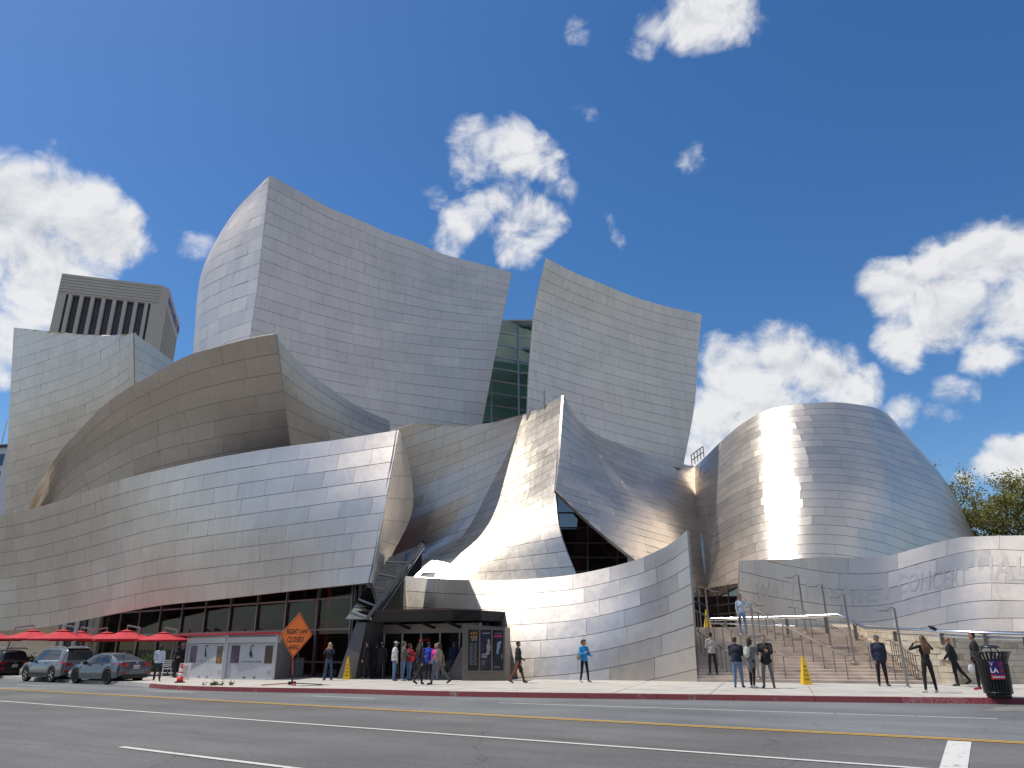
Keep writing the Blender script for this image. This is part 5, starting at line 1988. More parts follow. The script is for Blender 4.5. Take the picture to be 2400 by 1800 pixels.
def caution(px, py, label, h=1.0, shade=False):
    p = gnd(px, py) if py > 1520 else None
    if p is None:
        for i in range(400):
            q = at(px, py, 28 + i * .05)
            if abs(q.z - stair_z(q)) < .1:
                p = q; break
        p = p or at(px, py, 36)
        p.z = stair_z(p)
    root = wroot('safety_cone', p)
    tag(root, label, 'safety cone', 'tall yellow wet floor cones')
    # folding four-sided cone
    prof = [(.17, .17), (.155, .12), (.035, .035)]
    mb = MB()
    for s_ in (-1, 1):
        for t_ in (0,):
            pass
    b4 = [(p.x + x * .17, p.y + y * .17, p.z + .02) for x, y in ((-1, -1), (1, -1), (1, 1), (-1, 1))]
    t4 = [(p.x + x * .05, p.y + y * .05, p.z + h * .93) for x, y in ((-1, -1), (1, -1), (1, 1), (-1, 1))]
    mb.hexa([Vector(v) for v in b4], [Vector(v) for v in t4])
    body_ = mb.build('cone_body', M_CAUT); wpart(body_, root)
    wpart(MB().box((p.x, p.y, p.z + h * .96), (.07, .07, .07)).build('handle', M_CAUT), root)
    wpart(MB().box((p.x, p.y, p.z + .012), (.38, .38, .024)).build('foot', M_CAUT), root)
    f = (t4[0][1] - b4[0][1]) / (h * .9)
    for k in range(4):
        z = p.z + h * (.18 + .15 * k)
        t_ = wtext(('CAUTION', 'WET', 'FLOOR', 'CUIDADO')[3 - k], (p.x, p.y - .17 + (z - p.z) * f - .006, z), (1, 0, 0), Vector((0, f, 1)), .07, M_BLACK, None, width=.20 - .03 * k, bold=.02)
        t_.parent = body_


caution(1890, 1604, 'yellow safety cone standing on the pavement in front of the stairs', 1.05)
caution(813, 1592, 'yellow safety cone in the shade beside the box office wing wall', 1.05)
p_ = at(1659, 1471, 36.0); p_.z = ZTOP
root = wroot('safety_cone', p_)
tag(root, 'small yellow safety cone at the head of the stairs by the entrance', 'safety cone', 'tall yellow wet floor cones')
wpart(MB().hexa([p_ + Vector((x * .15, y * .15, 0)) for x, y in ((-1, -1), (1, -1), (1, 1), (-1, 1))], [p_ + Vector((x * .04, y * .04, .75)) for x, y in ((-1, -1), (1, -1), (1, 1), (-1, 1))]).build('cone_body', M_CAUT), root)
wpart(MB().box(p_ + Vector((0, 0, .78)), (.06, .06, .06)).build('handle', M_CAUT), root)

# ------------------------------------------------------------------ litter bin
p = Vector((0, 0, 0))
bin_ = wroot('litter_bin', p)
tag(bin_, 'black slatted steel litter bin with domed lid and purple sticker at the kerb', 'litter bin')
M_BIN = mat('bin_black', (0.014, 0.016, 0.016), 0.35, 0.3, coat=0.2)
BZ = p.z
hb_ = 1.02
wpart(MB().lathe([(.26, 0), (.28, .03), (.28, .09), (.26, .10)], 24, p).build('plinth', M_BIN), bin_)
ns_ = 30
r0_, r1_ = .315, .345
for k in range(ns_):
    a = 2 * math.pi * k / ns_
    c_, s_ = math.cos(a), math.sin(a)
    mb = MB()
    prof = [(r0_, .10), (r0_ + .012, .3), (r1_ - .008, .62), (r1_, .80), (r1_ + .05, .93), (r1_ + .105, 1.02)]
    w = .022
    for (ra, za), (rb, zb) in zip(prof[:-1], prof[1:]):
        t = Vector((-s_, c_, 0)) * w
        o_ = Vector((c_, s_, 0))
        pa_, pb_ = p + o_ * ra + Z * za, p + o_ * rb + Z * zb
        mb.hexa([pa_ - t - o_ * .008, pa_ + t - o_ * .008, pa_ + t + o_ * .004, pa_ - t + o_ * .004], [pb_ - t - o_ * .008, pb_ + t - o_ * .008, pb_ + t + o_ * .004, pb_ - t + o_ * .004])
    wpart(mb.build('slat', M_BIN), bin_)


def hoop(r, z, tr):
    mb = MB()
    n = 28
    pts = [p + Vector((r * math.cos(2 * math.pi * k / n), r * math.sin(2 * math.pi * k / n), z)) for k in range(n + 1)]
    return mb.tube(pts, tr, 6, caps=False)


for r, z, tr in ((r0_ + .004, .12, .016), (r1_ - .004, .78, .014), (r1_ + .11, 1.02, .018)):
    wpart(hoop(r, z, tr).build('hoop', M_BIN), bin_)
wpart(MB().lathe([(.27, .1), (.30, .85), (.29, .86), (.26, .86)], 20, p).build('liner', mat('bin_liner', (0.008, 0.008, 0.008), 0.8)), bin_)
wpart(MB().lathe([(.24, 1.115), (.245, 1.13), (.20, 1.165), (.10, 1.19), (.0, 1.195)], 24, p).build('lid', mat('bin_lid', (0.05, 0.055, 0.06), 0.3, 0.5)), bin_)
for k in range(3):
    a = R(-70 + 120 * k)
    wpart(MB().tube([p + Vector((.33 * math.cos(a), .33 * math.sin(a), .93)), p + Vector((.12 * math.cos(a), .12 * math.sin(a), 1.15))], .014, 6).build('lid_stay', M_BIN), bin_)
# sticker wrapped on the slats
M_STK = mat('purple_sticker', (0.055, 0.035, 0.20), 0.4)
M_STR = mat('sticker_red', (0.60, 0.04, 0.05), 0.4)
M_STW = mat('sticker_white', (0.80, 0.78, 0.78), 0.4)
st_ = MB()
a0_, a1_ = R(-135), R(-83)
for k in range(8):
    aa, ab = a0_ + (a1_ - a0_) * k / 8, a0_ + (a1_ - a0_) * (k + 1) / 8
    for z0_, z1_, mi in ((.42, .52, 1), (.52, .86, 0)):
        rr = lambda z: .352 + .02 * (z - .4)
        st_.quad(p + Vector((rr(z0_) * math.cos(aa), rr(z0_) * math.sin(aa), z0_)), p + Vector((rr(z0_) * math.cos(ab), rr(z0_) * math.sin(ab), z0_)), p + Vector((rr(z1_) * math.cos(ab), rr(z1_) * math.sin(ab), z1_)), p + Vector((rr(z1_) * math.cos(aa), rr(z1_) * math.sin(aa), z1_)), mi)
stk = st_.build('sticker', [M_STK, M_STR]); wpart(stk, bin_)
am = (a0_ + a1_) / 2
for txt, z, off_a, m_, hh in (('V', .76, -.30, M_STW, .10), ('LA', .62, -.18, M_STW, .11), ('20', .76, .22, M_STR, .10), ('28', .62, .25, M_STR, .10), ('RECICLE', .47, 0, M_STW, .04)):
    a = am + off_a
    nn_ = Vector((math.cos(a), math.sin(a), 0))
    if txt in ('20', '28', 'RECICLE'):
        # plain printed bars: the photo's small red print cannot be read
        mb = MB()
        tx = Vector((-math.sin(a), math.cos(a), 0))
        for q in range(2 if txt != 'RECICLE' else 5):
            c0 = p + nn_ * .366 + Z * z + tx * ((q - .5) * .05 if txt != 'RECICLE' else (q - 2) * .055)
            w_ = .016 if txt != 'RECICLE' else .02
            mb.quad(c0 - tx * w_ - Z * hh * .5, c0 + tx * w_ - Z * hh * .5, c0 + tx * w_ + Z * hh * .5, c0 - tx * w_ + Z * hh * .5)
        o = mb.build('printed_bars', m_); o.parent = stk
        continue
    t_ = wtext(txt, p + nn_ * .368 + Z * z, Z.cross(nn_), Z, hh, m_, None, bold=.03)
    t_.parent = stk

bin_.location = gnd(2343, 1635.5)
bin_.scale = (1.13, 1.13, 1.2)
# ------------------------------------------------------------------ far buildings
M_TOWER = mat('tower_granite', (0.47, 0.42, 0.36), 0.75, var=0.06, vscale=0.05)
M_TGL = mat('tower_glass', (0.022, 0.020, 0.026), 0.18, 0.0, spec=0.6)
TYD = 230.0
tA = at(145.7, 640.6, TYD)


def at_z(px, py, z):
    d = ray(px, py)
    return CAMP + d * ((z - CAMZ) / d.z)


tB, tC = at_z(380, 669, tA.z), at_z(421, 759, tA.z)
tower = wroot('office_tower', (tA.x, tA.y, 0))
tag(tower, 'tall grey granite office tower with deep vertical window bays behind the hall', 'office tower')
top = tA.z
fa_, fb_ = Vector((tA.x, tA.y, 0)), Vector((tB.x, tB.y, 0))
ex = (fb_ - fa_).normalized()
en = Vector((ex.y, -ex.x, 0))
if en.y > 0:
    en = -en
fw = (fb_ - fa_).length
ch = 2.2
side = (Vector((tC.x, tC.y, 0)) - fb_ - ex * ch).normalized()
sd_n = Vector((-side.y, side.x, 0))
sd_n = sd_n if sd_n.x > 0 else -sd_n
c1 = fb_ - ex * 0.0
P2 = fb_ + ex * ch + side * ch
dep = (Vector((tC.x, tC.y, 0)) - P2).length
P3 = P2 + side * dep
P4 = fa_ + side * (dep + ch) - ex * 0
core_in = 1.6
foot_t = [(fa_ + side * core_in + ex * core_in), (fb_ + side * core_in), (P2 + side * core_in - sd_n * core_in), (P3 - sd_n * core_in), P4 + ex * core_in]
wpart(MB().prism([(v.x, v.y) for v in foot_t], 0, top - 1).build('tower_core', M_TGL), tower)
band = 7.6
ring_t = [fa_, fb_, P2, P3, P4]
wpart(MB().prism([(v.x, v.y) for v in ring_t], top - band, top).build('crown_band', M_TOWER), tower)


def pier(p, d, nrm_, w, depth):
    a = p
    q = [a, a + d * w, a + d * w - nrm_ * depth, a - nrm_ * depth]
    wpart(MB().prism([(v.x, v.y) for v in q], 0, top - band + .2).build('pier', M_TOWER), tower)


npz = 9
for k in range(npz + 1):
    w = 1.15 if 0 < k < npz else 2.6
    u = (fw - 1.15) * k / npz if k < npz else fw - 2.6
    pier(fa_ + ex * u, ex, en, w, 2.4)
sx = side
for k in range(11):
    pier(P2 + sx * (dep - 2.0) * k / 10, sx, sd_n, 1.3, 2.4)
wpart(MB().prism([(v.x, v.y) for v in (fb_ - en * .01, P2 + ex * .01, P2 - ex * 2.0 + side * 1.0, fb_ + side * 2.0)], 0, top - band + .1).build('chamfer', M_TOWER), tower)
# window mullions: three slim strips in every bay
for k in range(npz):
    u0 = (fw - 1.15) * k / npz + (1.15 if k else 2.6); u1 = (fw - 1.15) * (k + 1) / npz
    if k == npz - 1:
        u1 = fw - 2.6
    mb = MB()
    for f in (.3, .5, .7):
        q = fa_ + ex * (u0 + (u1 - u0) * f) + side * 1.5
        mb.box((q.x, q.y, (top - band) / 2), (.22, .22, top - band), rz=math.atan2(ex.y, ex.x))
    wpart(mb.build('window_strip', mat('dim_strip', (0.10, 0.095, 0.10), 0.4)) if k == 0 else link('window_strip', mb.mesh('window_strip'), bpy.data.materials['dim_strip']), tower)
# horizontal joints of the crown
for k in range(6):
    z = top - 1.15 * (k + 1)
    wpart(MB().bar(fa_ + Z * z + en * .04, fb_ + Z * z + en * .04, .12, .10).build('stone_joint', mat('joint_dark', (0.20, 0.18, 0.16), 0.8) if k == 0 else bpy.data.materials['joint_dark']), tower)
M_BLUE = mat('sign_blue', (0.02, 0.03, 0.22), 0.5)
M_SRED = mat('sign_red', (0.35, 0.02, 0.04), 0.5)
wtext('BANK OF AMERICA', P2 + side * (dep * .43) + sd_n * .25 + Z * (top - 3.6), side, Z, 2.9, M_BLUE, tower, width=dep * .74, bold=.03)
for k in range(3):
    q = P2 + side * (dep * .87) + sd_n * .25 + Z * (top - 2.6 - 1.0 * k)
    wpart(MB().hexa([q - Z * .3, q + side * 3.8, q + side * 3.8 + ex * .1, q - Z * .3 + ex * .1], [q + Z * .3, q + side * 3.8 + Z * .6, q + side * 3.8 + Z * .6 + ex * .1, q + Z * .3 + ex * .1]).build('flag_stripe', M_SRED if k != 1 else M_BLUE), tower)

# white building at the left edge
bA, bB = at(-130, 1052, 150), at(17, 1050, 145)
wb = wroot('white_building', (bA.x, bA.y, 0))
tag(wb, 'white building with bands of dark windows at the far left edge', 'building')
wtop = at(5, 1048, 145).z
ex2 = Vector((bB.x - bA.x, bB.y - bA.y, 0)).normalized()
n2 = Vector((ex2.y, -ex2.x, 0))
if n2.y > 0:
    n2 = -n2
q4 = [bA, bB, bB - n2 * 22, bA - n2 * 22]
wpart(MB().prism([(v.x, v.y) for v in q4], 0, wtop).build('wall', mat('white_render', (0.62, 0.61, 0.59), 0.7)), wb)
wpart(MB().prism([(v.x, v.y) for v in [bA + n2 * .5, bB + n2 * .5 + ex2 * .5, bB - n2 * 22 + ex2 * .5, bA - n2 * 22]], wtop, wtop + .5).build('roof', M_DKMET), wb)
wl = (Vector((bB.x, bB.y, 0)) - Vector((bA.x, bA.y, 0))).length
M_WGL = mat('far_window_glass', (0.03, 0.05, 0.075), 0.1, spec=0.7)
for r in range(4):
    for k in range(6):
        q = Vector((bA.x, bA.y, 0)) + ex2 * (wl - 1.0 - k * 2.0) + n2 * .05
        z = wtop - 2.6 - r * 3.6
        wpart(MB().box((q.x, q.y, z), (1.5, .1, 2.4 if r != 2 else 1.4), rz=math.atan2(ex2.y, ex2.x)).build('window', M_WGL), wb)
mst = wroot('roof_mast', (at(5, 1045, 148).x, at(5, 1045, 148).y, wtop))
tag(mst, 'thin white mast on the roof of the white building', 'mast')
wpart(MB().tube([at(2, 1047, 148), at(16, 985, 148)], .14, 6).build('pole', mat('white_mast', (0.7, 0.7, 0.7), 0.5)), mst)
wpart(MB().tube([at(-8, 1047, 148), at(2, 1047, 148)], .2, 6).build('foot', mat('white_mast_foot', (0.6, 0.6, 0.6), 0.5)), mst)

# ------------------------------------------------------------------ trees behind the low wall
M_BARK = mat('dark_bark', (0.055, 0.042, 0.032), 0.9, var=0.3, vscale=6, bump=0.4)


def leaf_mat(name, c1_, c2_):
    m = bpy.data.materials.new(name); m.use_nodes = True
    t = m.node_tree; b = t.nodes['Principled BSDF']
    at_ = t.nodes.new('ShaderNodeAttribute'); at_.attribute_name = 'tone'
    rm = t.nodes.new('ShaderNodeValToRGB')
    rm.color_ramp.elements[0].color = (*c1_, 1); rm.color_ramp.elements[1].color = (*c2_, 1)
    t.links.new(at_.outputs['Fac'], rm.inputs[0]); t.links.new(rm.outputs[0], b.inputs['Base Color'])
    b.inputs['Roughness'].default_value = 0.6
    tr = t.nodes.new('ShaderNodeBsdfTranslucent'); t.links.new(rm.outputs[0], tr.inputs['Color'])
    mx = t.nodes.new('ShaderNodeMixShader'); mx.inputs['Fac'].default_value = 0.35
    t.links.new(b.outputs[0], mx.inputs[1]); t.links.new(tr.outputs[0], mx.inputs[2])
    t.links.new(mx.outputs[0], t.nodes['Material Output'].inputs['Surface'])
    return m


M_LEAF = leaf_mat('olive_leaf', (0.13, 0.145, 0.028), (0.36, 0.32, 0.085))
M_LEAF2 = leaf_mat('shrub_leaf', (0.05, 0.10, 0.02), (0.18, 0.22, 0.06))


def leaf_mesh(name, pts, size, rng):
    n = len(pts)
    c = np.asarray(pts)
    a = rng.normal(size=(n, 3)); a /= np.linalg.norm(a, axis=1, keepdims=True)
    b = rng.normal(size=(n, 3)); b -= a * (a * b).sum(1, keepdims=True); b /= np.linalg.norm(b, axis=1, keepdims=True)
    s = size * rng.uniform(.6, 1.3, (n, 1))
    q = np.stack([c - a * s, c - b * s * .45, c + a * s, c + b * s * .45], 1).reshape(-1, 3)
    me = bpy.data.meshes.new(name)
    me.from_pydata(q.tolist(), [], np.arange(n * 4).reshape(n, 4).tolist())
    t = me.attributes.new('tone', 'FLOAT', 'FACE'); t.data.foreach_set('value', rng.random(n))
    me.update()
    return me


def tree(base, h, spread, label, seed, nleaf=9000, leaf=.11):
    rng = np.random.default_rng(seed)
    root = wroot('tree', base)
    tag(root, label, 'tree', 'trees behind the low steel wall')
    tw = MB(); tips = []

    def grow(p, d, ln, r, lev):
        pts = [p]; q = Vector(p); dd = Vector(d)
        for k in range(4):
            dd = (dd + Vector(rng.normal(size=3)) * .13 + Z * .04).normalized()
            q = q + dd * ln / 4
            pts.append(Vector(q))
        tw.tube(pts, [r * (1 - .11 * k) for k in range(5)], 6 if lev < 2 else 4, caps=lev == 0)
        if lev >= 2:
            tips.extend((v, lev) for v in pts[1:])
        if lev >= 4:
            return
        for k in range(3 if lev < 3 else 3):
            f = pts[-1] if k < 2 else pts[2 + int(rng.integers(0, 2))]
            az = rng.uniform(0, 2 * math.pi)
            sp = rng.uniform(.45, .85)
            side_ = Vector((math.cos(az), math.sin(az), rng.uniform(-.15, .3)))
            nd_ = (dd * (1 - sp * .5) + side_ * sp * spread).normalized()
            grow(f, nd_, ln * rng.uniform(.62, .82), r * .56, lev + 1)
    for k in range(3):
        az = 2.1 * k + rng.uniform(0, 1)
        grow(Vector(base) + Vector((math.cos(az) * .25, math.sin(az) * .25, 0)), Vector((math.cos(az) * .28, math.sin(az) * .28, 1)).normalized(), h * .38, h * .022, 0)
    wpart(tw.build('trunk', M_BARK), root)
    tips_ = np.array([tuple(t[0]) for t in tips])
    pick = rng.integers(0, len(tips_), nleaf)
    clump = rng.random(len(tips_)) > .22
    pick = pick[clump[pick]]
    P_ = tips_[pick] + rng.normal(size=(len(pick), 3)) * np.array([.30, .30, .22]) * h / 9
    o = link('crown', leaf_mesh('crown', P_, leaf, rng), M_LEAF)
    wpart(o, root)


b1 = at(2308, 1300, 64); b1.z -= 3.2
tree(b1, 11.0, 1.0, 'olive green tree with dark branching trunks rising left of its neighbour behind wall', 5, 20000, .125)
b2 = at(2420, 1300, 62); b2.z -= 3.2
tree(b2, 10.2, 1.05, 'olive green tree cut by the right edge of the photo', 9, 17000, .125)
tg = MB(); c = at(2360, 1300, 66)
o = tg.box((c.x, c.y, c.z - 3.7), (34, 22, 1.0)).build('garden_terrace', M_EARTH); o['kind'] = 'structure'
o = MB().box((c.x, c.y, (c.z - 4.2) / 2), (33, 21, c.z - 4.3)).build('garden_plinth', M_CONC); o['kind'] = 'structure'

# ------------------------------------------------------------------ planting beside the cars and weeds at the kerb


def shrub(px, py, y, w, h, label, seed, n=900, m=None):
    rng = np.random.default_rng(seed)
    p = at(px, py, y); p.z = .15
    root = wroot('shrub', p); tag(root, label, 'shrub', 'shrubs along the restaurant terrace')
    st = MB()
    pts = []
    for k in range(14):
        a = rng.uniform(0, 6.28); rr = rng.uniform(.1, .5) * w
        e = Vector((p.x + rr * math.cos(a), p.y + rr * .5 * math.sin(a), p.z + h * rng.uniform(.6, 1)))
        st.tube([p + Vector((rr * .3 * math.cos(a), 0, 0)), e], .012, 4)
        for j in range(n // 14):
            f = rng.uniform(.2, 1.05)
            pts.append(np.array(p) * (1 - f) + np.array(e) * f + rng.normal(size=3) * .09)
    wpart(st.build('stem', M_BARK), root)
    wpart(link('foliage', leaf_mesh('foliage', pts, .075, rng), m or M_LEAF2), root)


for k, (px, w, h) in enumerate(((46, 1.5, 1.15), (72, 1.4, 1.05), (20, 1.2, 1.0), (345, 1.2, 1.2), (322, 1.0, 1.0), (5, 1.3, 1.05))):
    shrub(px, 1580, 49.5 if px < 200 else 45.0, w, h, ['green shrub behind the bonnet of the grey estate car', 'low shrub under the leaning parasol pole', 'green shrub between the black car and the estate car', 'bushy shrub behind the boot of the blue saloon beside a walker', 'shrub behind the rear window of the blue saloon', 'shrub behind the black car at the left edge'][k], 20 + k)
for k, px in enumerate((498, 505, 519, 542, 478)):
    rng = np.random.default_rng(50 + k)
    p = gnd(px, 1606.5)
    pts = [np.array(p) + np.array([rng.normal() * .06, rng.normal() * .04, abs(rng.normal()) * .08 + .01]) for _ in range(60 if k != 4 else 25)]
    o = link('weed', leaf_mesh('weed', pts, .045, rng), M_LEAF2)
    tag(o, ['tallest weed tuft growing in the kerb joint before the kiosk', 'weed tuft close beside the tallest one at the kerb', 'small weed tuft in the middle of the kerb row', 'weed tuft nearest the orange sign at the kerb', 'tiny weed tuft nearest the traffic cone'][k], 'weed', 'weeds along the kerb')
# ------------------------------------------------------------------ parked cars
def paint(name, col, rough=0.28, metal=0.35):
    m = mat(name, col, rough, metal, coat=0.8)
    return m


M_TYRE = mat('tyre_rubber', (0.015, 0.015, 0.016), 0.85)
M_RIM = mat('alloy_rim', (0.50, 0.50, 0.51), 0.25, 1.0)
M_RIMD = mat('black_rim', (0.03, 0.03, 0.032), 0.35, 0.7)
M_CGLASS = mat('car_glass', (0.012, 0.014, 0.016), 0.05, 0.0, spec=0.7)
M_TAIL = mat('tail_lamp_red', (0.35, 0.008, 0.012), 0.15, coat=1.0)
M_TRIM = mat('black_trim', (0.014, 0.014, 0.015), 0.5)
M_CHROME = mat('chrome_trim', (0.65, 0.65, 0.66), 0.15, 1.0)
M_UNDER = mat('car_underside', (0.01, 0.01, 0.01), 0.9)


class Car:
    """loft along the length; x forward, y left, z up"""

    def __init__(self, L, W, keys, wheels, rw):
        # keys: rows x, zsill, zbelt, zroof, wsill, wbelt, wroof
        self.k = np.array(keys, float)
        self.L, self.W, self.wheels, self.rw = L, W, wheels, rw

    def prof(self, x):
        x = np.atleast_1d(np.asarray(x, float))
        k = self.k
        out = [cm_eval(k[:, i], k[:, 0], np.clip(x, k[0, 0], k[-1, 0])) if False else np.interp(x, k[:, 0], k[:, i]) for i in range(1, 7)]
        zs, zb, zr, ws, wb, wr = out
        for xw in self.wheels:
            d = (self.rw + .055) ** 2 - (x - xw) ** 2
            arch = np.where(d > 0, self.rw + np.sqrt(np.maximum(d, 0)), 0)
            zs = np.maximum(zs, np.minimum(arch, zb - .12))
        return zs, zb, zr, ws, wb, wr

    def ring(self, x):
        zs, zb, zr, ws, wb, wr = [a[0] for a in self.prof(x)]
        up = zr - zb
        # half section from the underside centre to the roof centre
        return [(0.0, zs + .02), (ws * .80, zs + .02), (ws * .985, zs + .0), (ws, zs + .25 * (zb - zs)), (ws * 1.01, zs + .55 * (zb - zs)), (wb, zb - .07), (wb - .03, zb),
                (wb - .03 - (wb - .03 - wr) * .55, zb + up * .55), (wr, zb + up * .90), (wr * .80, zb + up * .985), (wr * .4, zr + .012), (0.0, zr + .015)]

    def S(self, x, k):
        r = self.ring(x)
        i = int(min(max(math.floor(k), 0), len(r) - 2))
        f = k - i
        return r[i][0] * (1 - f) + r[i + 1][0] * f, r[i][1] * (1 - f) + r[i + 1][1] * f

    def body(self):
        xs = sorted(set(list(np.linspace(self.k[0, 0], self.k[-1, 0], 70)) + [w + s * (self.rw + .056) for w in self.wheels for s in (-1, 1)] + [w + s * (self.rw) * f for w in self.wheels for s in (-1, 1) for f in (.97, .85, .6, .3)] + list(self.k[:, 0])))
        vs, fs = [], []
        n = None
        for x in xs:
            r = self.ring(x)
            full = [(-y, z) for y, z in r[::-1]] + [(y, z) for y, z in r[1:-1]]
            n = len(full)
            vs += [(x, y, z) for y, z in full]
        for i in range(len(xs) - 1):
            for j in range(n):
                a, b = i * n + j, i * n + (j + 1) % n
                fs.append((a, b, b + n, a + n))
        fs.append(tuple(range(n - 1, -1, -1)))
        o = (len(xs) - 1) * n
        fs.append(tuple(o + j for j in range(n)))
        return vs, fs

    def patch(self, x0, x1, k0, k1, off, side=1, nx=8, nk=5, slant0=0.0, slant1=0.0):
        """strip of the skin pushed out by off; slant shifts the ends of the strip towards its top"""
        P = []
        for j in range(nk + 1):
            f = j / nk
            k = k0 + (k1 - k0) * f
            row = []
            for i in range(nx + 1):
                x = (x0 + slant0 * f) + ((x1 + slant1 * f) - (x0 + slant0 * f)) * i / nx
                y, z = self.S(x, k)
                row.append(Vector((x, y * side, z)))
            P.append(row)
        vs, fs = [], []
        W = nx + 1
        for j in range(nk + 1):
            for i in range(W):
                a = P[j][min(i + 1, nx)] - P[j][max(i - 1, 0)]
                b = P[min(j + 1, nk)][i] - P[max(j - 1, 0)][i]
                nn_ = a.cross(b)
                nn_ = nn_.normalized() if nn_.length > 1e-9 else Z
                c = P[j][i]
                if nn_.dot(Vector((0, side * 1.0, .6))) < 0:
                    nn_ = -nn_
                vs.append(c + nn_ * off)
        for j in range(nk):
            for i in range(nx):
                q = (j * W + i, j * W + i + 1, (j + 1) * W + i + 1, (j + 1) * W + i)
                fs.append(q if side > 0 else q[::-1])
        return vs, fs

    def patch_both(self, x0, x1, k0, k1, off, **kw):
        return [self.patch(x0, x1, k0, k1, off, 1, **kw), self.patch(x0, x1, k0, k1, off, -1, **kw)]


def cpart(name, shapes, m, root, smooth=True):
    mb = MB()
    for vs, fs in shapes:
        mb.add(vs, fs, 0, smooth)
    o = mb.build(name, m)
    o.parent = root
    return o


def wheel(root, x, y, r, w, m, spokes, side):
    mb = MB()
    pr = [(r * .66, -w / 2), (r * .90, -w / 2), (r * .985, -w * .36), (r, -w * .2), (r, w * .2), (r * .985, w * .36), (r * .90, w / 2), (r * .66, w / 2)]
    n = 32
    vs, fs = [], []
    for rr, yy in pr:
        for k in range(n):
            a = 2 * math.pi * k / n
            vs.append((rr * math.cos(a), yy, rr * math.sin(a)))
    for i in range(len(pr)):
        i2 = (i + 1) % len(pr)
        for k in range(n):
            fs.append((i * n + k, i * n + (k + 1) % n, i2 * n + (k + 1) % n, i2 * n + k))
    mb.add(vs, fs, 0, True)
    t = mb.build('wheel', M_TYRE, root)
    t.location = (x, y, r)
    yo = side * w * .40
    rb = MB()
    # barrel, hub and spokes
    for rr0, rr1 in ((r * .60, r * .665),):
        vs = []
        for k in range(n):
            a = 2 * math.pi * k / n
            vs += [(rr0 * math.cos(a), yo, rr0 * math.sin(a)), (rr1 * math.cos(a), yo + side * .01, rr1 * math.sin(a))]
        rb.add(vs, [(2 * k, 2 * k + 1, (2 * k + 3) % (2 * n), (2 * k + 2) % (2 * n)) for k in range(n)], 0, True)
    for s in range(spokes):
        for d in (-.12, .12):
            a = 2 * math.pi * s / spokes
            p0 = Vector((r * .12 * math.cos(a), yo, r * .12 * math.sin(a)))
            p1 = Vector((r * .63 * math.cos(a + d), yo, r * .63 * math.sin(a + d)))
            rb.bar(p0, p1, .035, .05, up=(0, 1, 0))
    rb.tube([(0, yo - .02, 0), (0, yo + side * .015, 0)], r * .15, 12)
    o = rb.build('rim', m, t)
    dk = MB()
    dk.tube([(0, yo - side * .09, 0), (0, yo - side * .08, 0)], r * .64, 20)
    o = dk.build('brake_disc', M_UNDER, t)


